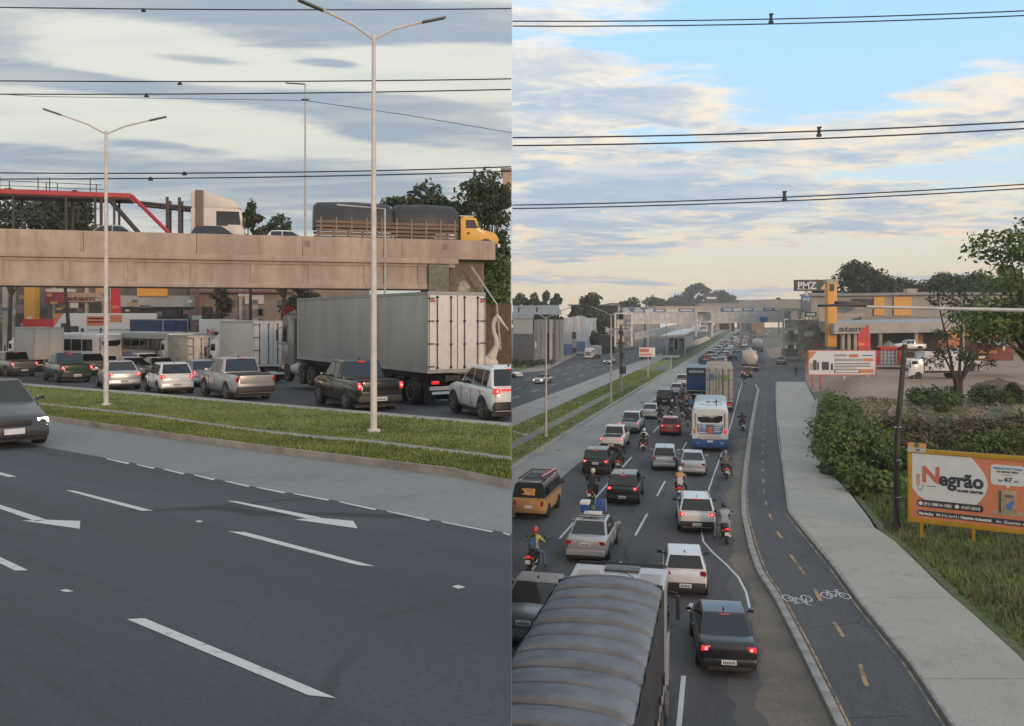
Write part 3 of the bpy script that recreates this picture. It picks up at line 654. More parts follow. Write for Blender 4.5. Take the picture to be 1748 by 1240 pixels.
def blades(name, pts, hgt, m, seed, wid=.03, lean=.5):
    rs = np.random.RandomState(seed); p = np.array(pts); k = len(p); a = rs.uniform(0, 6.28, k); hh = hgt * rs.uniform(.35, 1.25, k)
    d = np.stack([np.cos(a), np.sin(a), 0 * a], 1); o = np.stack([np.cos(a + 1.6), np.sin(a + 1.6), 0 * a], 1) * (hh * lean * rs.uniform(0, 1, k))[:, None]
    w = wid * rs.uniform(.6, 1.5, (k, 1))
    V = np.stack([p - d * w, p + d * w, p + o + np.array([0, 0, 1]) * hh[:, None]], 1).reshape(-1, 3)
    return obj(name, np_mesh(name, V, np.arange(len(V)).reshape(-1, 3)), m, kind='stuff')
GRASSM = mat('grass_blades', (.125, .17, .042), .8, var=.3, scale=.5, col2=(.23, .26, .075), spec=.2, cr=(.3, .7))
GRASSD = mat('dry_grass_blades', (.09, .075, .04), .85, var=.35, scale=.5, col2=(.17, .13, .08), spec=.2)
# ================================================================ right-hand place: the lower avenue
def poly(name, pts, m, dz=0.0, **pr):
    g = G(); g.quad(*[(p[0], p[1], p[2] + dz if len(p) > 2 else dz) for p in pts]); me = bpy.data.meshes.new(name); me.from_pydata(g.v, [], g.f)
    bm = bmesh.new(); bm.from_mesh(me); bmesh.ops.triangulate(bm, faces=bm.faces); bmesh.ops.recalc_face_normals(bm, faces=bm.faces)
    if sum(f.normal.z for f in bm.faces) < 0: bmesh.ops.reverse_faces(bm, faces=bm.faces)
    bm.to_mesh(me); bm.free()
    pr.setdefault('kind', 'structure'); return obj(name, me, m, **pr)
KX = 414 / F                                             # sideways drift of the avenue per metre of depth
def sl(s, y, z=0.0): return (s + KX * y, y, z)
def interp(pts, y):
    ys = [p[1] for p in pts]; xs = [p[0] for p in pts]; return float(np.interp(y, ys, xs))
def pxline(*pp): return sorted([tuple(gr(a, b))[:2] for a, b in pp], key=lambda q: q[1])
poly('ground', [(-900, -60, 0), (900, -60, 0), (900, 980, 0), (-900, 980, 0)], WILD, -.35)
kerbR = pxline((1500, 1400), (1425, 1240), (1362, 1108), (1321, 1025), (1291, 979), (1278, 940), (1266, 882), (1265, 846), (1269, 802), (1277.5, 743), (1287, 690), (1294, 660))
kerbR = [(kerbR[0][0] - .2, 4.0)] + kerbR
pathL = pxline((1512, 1400), (1437, 1240), (1374, 1108), (1331, 1025), (1300, 979), (1287, 940), (1272, 882), (1270, 846), (1273, 802), (1281, 743), (1290, 690), (1297, 652))
pathL = [(pathL[0][0] - .2, 4.0)] + pathL
pathR = pxline((1720, 1400), (1617, 1240), (1555, 1145), (1470, 1041), (1421, 973), (1371, 912), (1344, 878), (1336, 803), (1327.5, 756), (1324, 698), (1324, 652))
pathR = [(pathR[0][0] - .5, 4.0)] + pathR
walkL = pxline((1730, 1400), (1623, 1240), (1561, 1145), (1476, 1041), (1426, 973), (1376, 912), (1348, 878), (1339, 803), (1330, 756), (1326, 698), (1326, 652))
walkL = [(walkL[0][0] - .5, 4.0)] + walkL
walkR = pxline((1860, 1290), (1748, 1139), (1661.6, 1059), (1615.6, 1019), (1570, 973), (1530, 933.5), (1490, 906), (1486, 895), (1451, 849), (1416, 811), (1384, 776), (1386, 740), (1390, 715), (1393, 690), (1374, 652))
walkR = [(walkR[0][0] - 1.5, 4.0)] + walkR
JY = 140.0                                                # the side street meets the avenue here
# the carriageways
ys = [4, 15, 22, 26, 30, 35, 40, 46, 52, 60, 70, 80, 90, 95, 100, 105, 110, 115, 120, 125, 130, 134, 140]
poly('road', [sl(-12.46, 4), sl(-12.46, 900)] + [sl(2.5, 900), sl(2.5, 220), sl(3.5, 190), (70, 185, 0), (70, 141, 0)] + [(interp(kerbR, y), y, 0) for y in ys[::-1]], ASPH, -.004)
poly('junction', [(36, 128, 0), (76, 128, 0), (76, 190, 0), (36, 190, 0)], ASPH, -.012)
poly('side_street', [gr(1306, 613), gr(1395, 613), gr(1395, 645), gr(1300, 652)], ASPH, .001)
poly('earth_verge', [gr(1306, 596), gr(1368, 590), gr(1378, 606), gr(1340, 611), gr(1316, 611)], EARTH, .003)
poly('verge_grass', [gr(1345, 606), gr(1352, 603), gr(1380, 601), gr(1382, 609)], TURF, .008)
poly('shop_forecourt', [sl(2.5, 190), sl(34, 190), sl(26, 480), sl(2.5, 480)], DIRTY, .002)
poly('bus_lane_road', [sl(-16.55, 4), sl(-16.55, 900), sl(-12.46, 900), sl(-12.46, 4)], CONC2, 0)
poly('opposite_lane_strip', [sl(-27.5, 4), sl(-27.5, 700), sl(-22.9, 700), sl(-22.9, 4)], CONC2, 0)
poly('opposite_road', [(-60, 60, 0)] + [sl(-52, 257), sl(-45, 700), sl(-27.5, 700), sl(-27.5, 4), (-60, 4, 0)], ASPH, -.004)
poly('forecourt', [(-60, 172, 0), (0, 172, 0), (2.2, 171, 0), sl(-52.5, 258), sl(-47, 520), (-60, 520, 0)], DIRTY, .0)
poly('roadside_grass', [(-10, 164, 0), (1, 165, 0), gr(925, 634), gr(950, 625), gr(930, 622), gr(880, 626), (-10, 186, 0)], TURF, .06)
poly('footpath', [(-10, 161, 0), (1.2, 162, 0), gr(930, 634.5), gr(985, 607), gr(978, 603.5), gr(920, 624), gr(880, 637)], ground_mat('pale_path', (.30, .25, .20), (.36, .31, .26), big=.2), .10)
# grass median with its drain
med = [sl(-22.9, 4), sl(-22.9, 205), gr(1147, 612), gr(1147, 633), sl(-16.85, 150), sl(-16.85, 4)]
poly('median_grass', med, TURF, .10)
poly('drain_channel', [sl(-19.8, 60), sl(-19.8, 118), sl(-18.9, 118), sl(-18.9, 60)], ground_mat('muddy_concrete', (.17, .155, .14), (.26, .245, .23), big=.5), .112)
poly('cross_path', [sl(-22.9, 80), sl(-22.9, 81), sl(-19.8, 77), sl(-19.8, 76)], CONC, .112)
poly('drain_cover', [gr(1116, 633), gr(1124, 626), gr(1140, 628), gr(1137, 635)], mat('dark_slab', (.12, .125, .14), .8), .114)
poly('worn_track', [sl(-19.4, 122), sl(-19.2, 170), sl(-18.6, 170), sl(-18.6, 122)], ground_mat('worn_earth', (.20, .17, .13), (.27, .24, .2), big=.4), .112)
pts = []
rs = np.random.RandomState(3)
for _ in range(26000):
    y = rs.uniform(50, 170); s = rs.uniform(-22.7, -17.1)
    if -20 < s < -18.7 and y < 120: continue
    pts.append((s + KX * y, y, .10))
pts = [p for p in pts if p[0] > 0]
blades('grass', pts, .11, GRASSM, 4, .05)
# kerbs laid in stones
def kerb_run(name, line, y0, y1, w, hgt, step, m=KERB, lab=None, parts=True, skew=0):
    """line: function y -> x of its road side; one structure, its nearer stones as parts"""
    root = obj(name, None, None, kind='structure')
    stone = G(); stone.box((0, 0, hgt / 2 - .1), (w, step - .015, hgt + .2)); sm = stone.mesh(name + '_stone', bev=.02)
    y = y0; k = 0
    while y < y1:
        x0, x1 = line(y), line(y + step * .9); a = math.atan2(x1 - x0, step * .9)
        dy = step * math.cos(a)
        o = obj('kerb_stone', sm, m, root, ((x0 + line(y + dy)) / 2 + w / 2, y + dy / 2, random.uniform(-.006, .006))); o.rotation_euler = (0, 0, -a + random.uniform(-.006, .006))
        y += dy; k += 1
    return root
kerb_run('kerb', lambda y: interp(kerbR, y), 18, 62, .26, .15, 1.0)
mk('kerb', KERB, None, lambda g: g.loft([[(interp(kerbR, y), y, -.1), (interp(kerbR, y) + .3, y, -.1), (interp(kerbR, y) + .3, y, .15), (interp(kerbR, y), y, .15)] for y in (62, 70, 80, 95, 110, 125, 134)]), kind='structure')
kerb_run('kerb', lambda y: interp(pathR, y), 18, 52, .12, .20, 1.0)
mk('kerb', KERB, None, lambda g: g.loft([[(interp(pathR, y), y, -.1), (interp(pathR, y) + .16, y, -.1), (interp(pathR, y) + .16, y, .2), (interp(pathR, y), y, .2)] for y in (52, 60, 70, 80, 95, 110, 125, 138)]), kind='structure')
kerb_run('kerb', lambda y: -16.85 + KX * y, 56, 120, .3, .17, 1.6)
mk('kerb', KERB, None, lambda g: g.loft([[sl(-16.85, y, -.1), sl(-16.55, y, -.1), sl(-16.55, y, .17), sl(-16.85, y, .17)] for y in (120, 150)] + [[(gr(1147, py)[0] - .3, gr(1147, py)[1], q) if i in (0, 3) else (gr(1147, py)[0], gr(1147, py)[1], q) for i, q in enumerate((-.1, -.1, .17, .17))] for py in (633, 612)]), kind='structure')
mk('kerb', KERB, None, lambda g: g.loft([[sl(-22.95, y, -.1), sl(-22.7, y, -.1), sl(-22.7, y, .15), sl(-22.95, y, .15)] for y in (60, 120, 205)]), kind='structure')
# gutter with washed-in sand
poly('gutter_sand', [(interp(kerbR, y) - .75 - .16 * math.sin(y * .9) - .09 * math.sin(y * 2.7 + 1) - .05 * math.sin(y * 7.1) - .9 * math.exp(-((y - 24) / 5) ** 2), y, 0) for y in np.linspace(12, 75, 220)] + [(interp(kerbR, y) - .02, y, 0) for y in np.linspace(75, 12, 30)], DIRTY, .003)
poly('gutter_dust', [(interp(kerbR, y) - 1.15 - .22 * math.sin(y * .63) - .12 * math.sin(y * 2.1) - .06 * math.sin(y * 5.3) - 1.2 * math.exp(-((y - 24) / 6) ** 2), y, 0) for y in np.linspace(12, 75, 200)] + [(interp(kerbR, y) - .02, y, 0) for y in np.linspace(75, 12, 30)], DUSTY, .0015)
# cycle path, its lines and symbols
yy = list(np.linspace(4, 139, 60))
poly('bike_path', [(interp(pathL, y) + .0, y, 0) for y in yy] + [(interp(pathR, y), y, 0) for y in yy[::-1]], PATHM, .10)
def ribbon(name, f, y0, y1, w, m, z, n=30):
    g = G(); q = np.linspace(y0, y1, n); vs = [(f(y) - w / 2, y, z) for y in q] + [(f(y) + w / 2, y, z) for y in q]
    g.add(vs, [(k, k + 1, k + 1 + n, k + n) for k in range(n - 1)]); me = bpy.data.meshes.new(name); me.from_pydata(g.v, [], g.f); me.flip_normals()
    return obj(name, me, m, kind='structure')
ribbon('path_edge_line', lambda y: interp(pathL, y) + .16, 18, 130, .065, YELLOW_LINE, .106, 60)
ribbon('path_edge_line', lambda y: interp(pathR, y) - .14, 18, 46, .065, YELLOW_LINE, .106, 40)
cdash = pxline((1478, 1175), (1468, 1140), (1439, 1092), (1424, 1067), (1401, 1030), (1390, 1010), (1373, 984), (1349, 951), (1334, 922), (1327, 912), (1318, 891), (1314, 882), (1308, 866), (1305, 850), (1303, 820), (1302, 780), (1303, 740), (1306, 700), (1308, 665))
for a, b in ((1178, 1140), (1093, 1067), (1031, 1010), (985, 951), (923, 911), (891, 881), (866, 858), (845, 838), (826, 820), (808, 803), (793, 789), (778, 774), (765, 761.5), (752, 749), (740, 737.5), (729, 727), (719, 717), (710, 708.3), (701, 699.5), (693, 691.6), (686, 684.7), (679, 677.8)):
    d0, d1 = F * H / (a - YH), F * H / (b - YH); ribbon('path_centre_line', lambda y: interp(cdash, y), d0, d1, .13, YELLOW_LINE, .106, 5)
def bike_symbol(px, py, flip):
    c = gr(px, py, .1); root = obj('bicycle_marking', None, None, kind='structure', loc=(c[0], c[1], .107)); root.rotation_euler = (0, 0, R(-4))
    k = -1 if flip else 1
    def ring(g, x, r):
        n = 20; o = [(x + r * math.cos(a), k * .05 + r * 1.9 * math.sin(a), 0) for a in (2 * math.pi * i / n for i in range(n))]; i_ = [(x + (r - .045) * math.cos(a), k * .05 + (r * 1.9 - .07) * math.sin(a), 0) for a in (2 * math.pi * i / n for i in range(n))]
        g.add(o + i_, [(j, (j + 1) % n, (j + 1) % n + n, j + n) for j in range(n)])
    def stroke(g, a, b, w=.045):
        d = Vector((b[0] - a[0], b[1] - a[1], 0)); n = Vector((-d.y, d.x, 0)).normalized() * w / 2 
        a = Vector((a[0], a[1] * k + 0, 0)); b = Vector((b[0], b[1] * k, 0)); d = (b - a); n = Vector((-d.y, d.x, 0)).normalized() * w / 2
        g.quad(a - n, a + n, b + n, b - n)
    def sym(g):
        ring(g, -.33, .2); ring(g, .33, .2)
        for a, b in (((-.33, .0), (-.16, .52)), ((-.16, .52), (.2, .56)), ((-.33, .02), (-.02, -.06)), ((-.02, -.06), (.2, .56)), ((-.02, -.06), (-.16, .52)), ((.33, 0), (.17, .75)), ((.17, .75), (.32, .80)), ((-.19, .62), (-.14, .40)), ((-.28, .66), (-.08, .66))): stroke(g, a, b)
    g = G(); sym(g); me = g.mesh('bicycle_symbol', ang=0)
    obj('painted_bicycle', me, WHITE_LINE, root)
    return root
bike_symbol(1360, 1021, True); bike_symbol(1427, 1018, False)
# pavement poured in bays
wk = obj('pavement', None, None, kind='structure')
seams = [4.0, 19.5, 24.6, F * H / (1030 - YH), F * H / (908 - YH), 52, 66, 82, 100, 120, 139]
for k, (a, b) in enumerate(zip(seams, seams[1:])):
    q = np.linspace(a + .025, b - .025, 9); dx = lambda y: .0
    tilt = lambda x, y, s_=.16: (y - 0)
    g = G(); n = len(q)
    sk = -.20                                            # joints run square to the path
    top = [(interp(walkL, y), y, .20) for y in q] + [(interp(walkR, y + sk * 0), y, .20 + .004 * (k % 3)) for y in q]
    bot = [(x, y, -.1) for x, y, z in top]
    g.add(top + bot, [(i + n, i + n + 1, i + 1, i)[::-1] for i in range(n - 1)] + [(i, i + 1, i + 1 + 2 * n, i + 2 * n) for i in range(n - 1)] + [(i + n, i + 3 * n, i + 3 * n + 1, i + n + 1) for i in range(n - 1)] + [(0, 2 * n, 3 * n, n), (n - 1, 2 * n - 1, 4 * n - 1, 3 * n - 1)])
    obj('slab', g.mesh('slab', ang=20, bev=0), CONC, wk)
mk('edging_wall', KERB, wk, lambda g: g.loft([[(interp(walkR, y), y, -.3), (interp(walkR, y) + .22, y, -.3), (interp(walkR, y) + .22, y, .75), (interp(walkR, y), y, .75)] for y in (68, 80, 92, 104)]))
# lane markings
for s_, ks in ((-5.64, (32.5, 41.6, 50.8, 60, 68.4, 77, 86, 95, 104, 113, 122)), (-9.1, (32, 41, 50.3, 60.5, 70, 79, 88, 97, 106))):
    for y in ks:
        mk('lane_dash', WHITE_LINE, None, lambda g: g.quad(sl(s_ - .06, y, 0), sl(s_ + .06, y, 0), sl(s_ + .06, y + 4.6, 0), sl(s_ - .06, y + 4.6, 0)), ang=0, kind='structure').location.z = .004
for a, b in (((1158, 1250), (1167, 1154)), ((1177, 1043), (1180, 1030))):
    p, q = gr(*a), gr(*b); mk('lane_dash', WHITE_LINE, None, lambda g: g.quad((p.x - .07, p.y, .004), (p.x + .07, p.y, .004), (q.x + .07, q.y, .004), (q.x - .07, q.y, .004)), ang=0, kind='structure')
edge = pxline((1280, 1040), (1277, 1020), (1266, 992), (1242, 966), (1215, 942), (1199, 923), (1197, 905), (1199, 880), (1207, 845), (1217, 815), (1229, 782.6), (1240, 750), (1252, 710), (1262, 670), (1268, 650))
ribbon('edge_line', lambda y: interp(edge, y), 31.2, 140, .09, WHITE_LINE, .007, 60)
ribbon('edge_line', lambda y: -12.75 + KX * y, 70, 300, .10, WHITE_LINE, .004, 12)
for s_, ks in ((-31, range(100, 320, 11)), (-34.6, range(104, 320, 11)), (-38.5, range(125, 320, 11))):
    for y in ks: mk('lane_dash', WHITE_LINE, None, lambda g: g.quad(sl(s_ - .08, y, .002), sl(s_ + .08, y, .002), sl(s_ + .08, y + 4.5, .002), sl(s_ - .08, y + 4.5, .002)), ang=0, kind='structure')
# bank, vacant lot and yard to the right of the pavement
def hl(y): return float(np.interp(y, [0, 30, 40, 50, 62, 76, 200, 260], [.35, .45, .55, 1.0, 1.9, 2.5, 2.5, 2.5]))
def ex(y): return interp(walkR, y) + .22 if y <= 139 else 46.5 + (y - 139) * .33
def sm_(t): t = max(0, min(1, t)); return t * t * (3 - 2 * t)
def bank(x, y):
    o = x - ex(y); w = float(np.interp(y, [0, 40, 60, 76, 140, 160], [9, 8, 6, 3.5, 6, 14])); f = sm_((o - .6) / w)
    z = .04 + hl(y) * f
    z += .10 * math.sin(x * .9 + y * .37) * math.sin(y * .71 - x * .3) * min(1, max(0, o - .8)) * (1 if y < 90 else .4)
    if 56 < y < 76: z += .35 * sm_((o - 3) / 4) * (math.sin(x * 1.7) * math.cos(y * 1.3)) 
    return z
yg = list(np.arange(3, 92, 1.4)) + list(np.arange(92, 200, 5)) + [220, 260, 330]
og = [0, .3, .8, 1.5, 2.3, 3.2, 4.2, 5.4, 6.8, 8.4, 10, 12, 14, 17, 20, 24, 28, 33, 40, 50, 65, 85, 120, 170]
g = G(); n = len(og)
for y in yg:
    e = ex(y)
    for o in og: g.v.append((e + o, y, bank(e + o, y)))
fm = []
for i in range(len(yg) - 1):
    for j in range(n - 1):
        g.f.append((i * n + j, i * n + j + 1, (i + 1) * n + j + 1, (i + 1) * n + j)); y, o = yg[i], og[j]
        fm.append(1 if (y > 74 + 3 * math.sin(o) and o > 2.0) or (y > 120) else 0)
me = g.mesh('bank', ang=60, fix=False); me.materials.append(WILD); me.materials.append(EARTH)
for f, k in zip(me.polygons, fm): f.material_index = k
obj('bank', me, kind='structure')
pts = []; pd = []
for _ in range(52000):
    y = rs.uniform(20, 60) if rs.rand() < .8 else rs.uniform(60, 84); o = rs.uniform(.05, 1) ** 1.4 * 24; x = ex(y) + o
    if (x / y) * F + 874 > 1800: continue
    q = (x, y, bank(x, y)); 
    if math.sin(x * .8) * math.sin(y * .55 + x * .2) + rs.uniform(-.5, .5) > (.75 if y < 48 else .2): pd.append(q)
    else: pts.append(q)
blades('bank_grass', pts, .27, GRASSM, 5, .03, .8); blades('dry_bank_grass', pd, .36, GRASSD, 6, .025, .8)
def onbank(px, py, z0=0.0):
    """march along the sight line of a pixel to the bank"""
    for d in np.arange(20, 400, .25):
        p = P(px, py, d)
        if p.z <= bank(p.x, p.y): return Vector((p.x, p.y, bank(p.x, p.y)))
    return P(px, py, 200)
# ================================================================ right-hand place: things along the avenue
ORANGE = mat('board_orange', (.56, .20, .10), .55, var=.06); BWHITE = mat('board_white', (.60, .64, .66), .5, var=.04); OCHRE = mat('ochre_frame_paint', (.42, .24, .015), .5, var=.12)
PRINTK = mat('print_dark', (.035, .038, .05), .55, var=0); PRINTO = mat('print_orange_red', (.52, .14, .085), .55, var=0); PRINTW = mat('print_white', (.66, .67, .67), .55, var=0); BAGM = mat('print_paper', (.34, .27, .20), .7, var=.2, scale=5)
PRINTB = mat('print_blue', (.07, .17, .42), .55, var=0)
def flat(g, poly_, y): g.add([(x, y, z) for x, z in poly_], [tuple(range(len(poly_)))])
def rrect(x0, z0, x1, z1, r, n=5):
    return [(cx + r * math.cos(a), cz + r * math.sin(a)) for cx, cz, s in ((x1 - r, z1 - r, 0), (x0 + r, z1 - r, 1), (x0 + r, z0 + r, 2), (x1 - r, z0 + r, 3)) for a in (math.pi / 2 * (s + k / n) for k in range(n + 1))]
def pflat(name, m, parent, poly_, y): return mk(name, m, parent, lambda g: flat(g, poly_, y), ang=0)
# the big advertising board
BL = P(1550, 890, 41.0); ez = -math.atan2(2.5, 3.96)
bb = thing('billboard', 'orange and white advertising board in an ochre frame standing on grass', 'billboard', (BL.x, BL.y, BL.z), ez)
BW, BH = 9.2, 3.42
pr_ = lambda name, a, b: mk(name, OCHRE, bb, lambda g: g.b2(a, b), bev=.01)
pr_('frame_rail', (0, -.10, 0), (BW, .06, .22)); pr_('frame_rail', (0, -.10, BH - .20), (BW, .06, BH)); pr_('frame_rail', (0, -.10, .22), (.16, .06, BH - .20)); pr_('frame_rail', (BW - .16, -.10, .22), (BW, .06, BH - .20))
mk('panel', ORANGE, bb, lambda g: g.b2((.16, -.05, .22), (BW - .16, .03, BH - .20)))
for x in (.58, 2.72, 4.9, 7.0, 8.6):
    q = Vector((BL.x + x * math.cos(ez), BL.y + x * math.sin(ez), 0)); zb_ = bank(q.x, q.y) - BL.z
    mk('post', OCHRE, bb, lambda g: g.b2((x - .06, -.04, zb_ - .3), (x + .06, .06, .0)))
N_ = 14
arc = [(2.62 + .66 * math.sin(math.pi * (k / N_)) ** 1.0, 3.20 - 2.35 * k / N_) for k in range(N_ + 1)]
pflat('white_field', BWHITE, bb, [(.18, 3.21), (.18, 1.62)] + [(.18 + .9 * t, 1.62 - .72 * t ** .6) for t in (.25, .5, .75, 1)] + arc[::-1], -.056)
def tx(s, m, x, z, size, w, bold=0., y=-.062): return letter(s, bb, m, x, z, size, y, w, bold)
tx('N', PRINTO, .58, 1.92, 1.02, .72, .035); tx('egrão', PRINTK, 1.30, 1.84, .86, 1.82, .03); tx('HOME CENTER', PRINTK, 2.06, 1.60, .15, 1.06, .008)
pflat('roller_print', mat('roller_tan', (.50, .30, .17), .6, var=.2), bb, rrect(.36, 1.70, .52, 2.28, .07), -.06)
mk('roller_handle', PRINTK, bb, lambda g: g.tube([(.44, -.058, 1.70), (.46, -.058, 1.50), (.55, -.058, 1.5), (.64, -.058, 1.74), (.72, -.058, 1.78)], .012, 4))
pflat('label_box', PRINTW, bb, rrect(.72, 1.66, 1.26, 1.84, .06), -.06); tx('desde 1983', PRINTK, .80, 1.72, .08, .38)
pflat('phone_strip', PRINTK, bb, rrect(.40, .76, 3.12, 1.09, .15), -.06); tx('(91) 98814-1083', PRINTW, .68, .85, .19, 1.14, .004, -.066); tx('4107-0018', PRINTW, 2.22, .85, .19, .76, .004, -.066)
for x in (.55, 2.05): pflat('phone_icon', PRINTW, bb, [(x + .09 * math.cos(a), .92 + .09 * math.sin(a)) for a in (k * .4 for k in range(16))], -.066)
pflat('address_strip', PRINTK, bb, rrect(.40, .34, 8.9, .60, .12), -.06); tx('Marituba', PRINTW, .46, .40, .17, .62, .008, -.066); tx('BR 316, km12 |', PRINTW, 1.20, .40, .17, .92, .003, -.066); tx('Distrito Industrial', PRINTW, 2.2, .40, .17, 1.22, .008, -.066); tx('Av. Zacarias de Assunção', PRINTW, 3.6, .40, .17, 2.0, .003, -.066)
for x in (3.40, 4.98, 6.6):
    pflat('price_bubble', BWHITE, bb, rrect(x, 2.08, x + 1.32, 2.98, .14), -.058); pflat('bubble_tip', BWHITE, bb, [(x + .55, 2.09), (x + .66, 1.95), (x + .78, 2.09)], -.059)
    tx('CIMENTO POTY TODAS', PRINTB, x + .10, 2.78, .11, 1.12, .004); tx('AS OBRAS 50KG', PRINTK, x + .22, 2.64, .11, .86, .004); tx('À VISTA', PRINTO, x + .44, 2.52, .08, .4); tx('47', PRINTK, x + .50, 2.24, .26, .34, .006); tx('R$', PRINTK, x + .30, 2.24, .12, .14); tx(',99', PRINTK, x + .88, 2.24, .12, .18)
    pflat('pallet_print', BAGM, bb, [(x + .66 + .66 * math.cos(a), .86 + .12 * math.sin(a)) for a in (k * .35 for k in range(18))], -.058)
    mk('cement_bag', BAGM, bb, lambda g: g.box((x + .66, -.065, 1.36), (.66, .02, 1.02)), bev=.01)
    pflat('bag_shade', PRINTK, bb, [(x + .34, .86), (x + .40, .86), (x + .40, 1.84), (x + .34, 1.84)], -.0775); pflat('bag_logo', PRINTB, bb, [(x + .62, 1.00), (x + .78, 1.02), (x + .92, 1.40), (x + .82, 1.44), (x + .62, 1.22)], -.078); tx('POTY', PRINTK, x + .56, 1.56, .14, .36, .006, -.078)
tag_ = thing('sign_plate', 'small orange and grey plate fixed over the corner of the ochre board', 'sign plate', (BL.x, BL.y, BL.z + BH - .16), ez)
mk('plate', mat('plate_grey', (.42, .40, .37), .6), tag_, lambda g: g.b2((.0, -.13, 0), (.78, -.11, .24))); mk('plate', mat('plate_orange', (.62, .30, .10), .6), tag_, lambda g: g.b2((.0, -.13, .242), (.78, -.11, .44))); mk('emblem', mat('emblem_green', (.12, .15, .08), .6), tag_, lambda g: g.cyl((.39, -.135, .33), .11, .02, 1, 12))
letter('N', tag_, PRINTK, .36, .04, .2, -.137)
# wooden pole with the tube and the post stub
pb = onbank(1530, 906)
up = thing('utility_pole', 'tall weathered wooden pole leaning beside the ochre framed board', 'utility pole', pb)
topw = P(1545, 588, pb.y)
mk('pole', WOODP, up, lambda g: g.tube([(0, 0, -.5), (.02, 0, (topw.z - pb.z) * .5), (topw.x - pb.x, 0, topw.z - pb.z)], [.16, .14, .12], 10))
mk('conduit', BLACK, up, lambda g: g.tube([(.16, -.12, 0), (-.10, -.16, 1.2), (-.16, -.16, 3.0), (.02, -.15, 5.2), (.08, -.14, 6.0)], .055, 6))
for z in (1.6, 3.4, 5.0): mk('strap', GALV, up, lambda g: g.tube([(-.17, -.15, z), (.16, -.17, z), (.17, .12, z)], .025, 5))
# double-arm street lamps on the median
def lamp2(label, base, h, arm=2.2, rise=.75, rz=0, r=.09, group=None, mtl=LAMPP, head=1.0):
    t = thing('street_lamp', label, 'street lamp', base, rz, group)
    mk('pole', mtl, t, lambda g: (g.tube([(0, 0, 0), (0, 0, h * .5), (0, 0, h)], [r * 1.25, r, r * .7], 10), g.cyl((0, 0, .05), r * 2.4, .1)))
    for q in (-1, 1):
        a = mk('arm', mtl, t, lambda g: g.tube([(0, 0, h - .12), (q * arm * .4, 0, h + rise * .35), (q * arm, 0, h + rise * .85)], r * .45, 6))
        mk('lamp_head', mat('lamp_grey', (.16, .16, .165), .5), a, lambda g: g.box((q * (arm + .35 * head), 0, h + rise * .98), (.85 * head, .20, .05), ry=-q * .30), bev=.02)
    return t
def lampR(px, py, top, label, **k):
    b = gr(px, py, .1); return lamp2(label, b, (P(px, top, b.y).z - .1), rz=-R(12), r=.085, group='double street lamps on the median', mtl=GALV, **k)
lampR(932, 745, 541, 'nearest pale double street lamp on the avenue grass strip', arm=2.1, rise=.95)
lampR(1043, 687, 537, 'double street lamp standing just behind the timber utility pole', arm=2.4, rise=1.1)
lampR(1106, 644, 540, 'double street lamp with the orange and white banner board', arm=2.4, rise=1.1)
lampR(1138, 612, 535, 'double street lamp before the bus shelter', arm=2.2, rise=1.1)
b = gr(1106, 644, .1); sg = thing('banner_board', 'small orange and white board mounted on a median lamp post', 'sign board', (b.x - .15, b.y - .15, 10.3 - (609 - YH) * b.y / F))
w_ = 27 * b.y / F
mk('board', PRINTW, sg, lambda g: g.b2((-w_ / 2, -.05, 0), (w_ / 2, 0, 1.55))); mk('print', PRINTO, sg, lambda g: (g.b2((-w_ / 2 + .1, -.07, .75), (w_ * .1, -.052, 1.35)), g.b2((-w_ / 2 + .1, -.07, .25), (w_ * .3, -.052, .5)))); mk('bracket', GALV, sg, lambda g: g.box((0, .06, .8), (.3, .12, .1)))
b = gr(1060, 670, .1); ut = thing('utility_pole', 'dark concrete utility pole with transformer gear on the grass median', 'utility pole', b)
hh = P(1060, 556, b.y).z
mk('pole', WOODP, ut, lambda g: g.tube([(0, 0, 0), (0, 0, hh)], [.26, .16], 8)); mk('pole_foot', KERB, ut, lambda g: g.tube([(0, 0, 0), (0, 0, 2.6)], [.28, .24], 8)); mk('cross_arm', WOODP, ut, lambda g: (g.box((0, -.1, hh - .6), (2.2, .12, .14)), g.box((0, -.1, hh - 2.6), (1.4, .12, .12)))); mk('transformer', STEELD, ut, lambda g: (g.cyl((.32, -.3, hh - 6.2), .35, 1.0), g.cyl((.2, -.28, hh - 4.2), .2, .8)))
# the lamp whose arm reaches in from beyond the frame
la = P(1800, 531, 20.0)
t = thing('street_lamp', 'long grey lamp arm reaching in at eye level above the vacant lot', 'street lamp', (la.x, la.y, bank(la.x, la.y) - .1))
zb_ = bank(la.x, la.y) - .1; e_ = P(1478, 524, 20.0); e2 = P(1398, 521, 20.0)
mk('pole', GALV, t, lambda g: g.tube([(0, 0, 0), (0, 0, la.z - zb_ + .1)], [.13, .08], 10)); ar = mk('arm', GALV, t, lambda g: g.tube([(0, 0, la.z - zb_), ((e_.x - la.x) * .5, 0, la.z - zb_ + .045), (e_.x - la.x, 0, e_.z - zb_)], [.048, .042, .036], 10))
mk('lamp_head', STEELD, ar, lambda g: (g.box(((e2.x + e_.x) / 2 - la.x, 0, e2.z - zb_), (abs(e_.x - e2.x), .22, .06), ry=-.03), g.box(((e2.x + e_.x) / 2 - la.x + .1, 0, e2.z - zb_ + .05), (abs(e_.x - e2.x) * .5, .14, .08))), bev=.02)
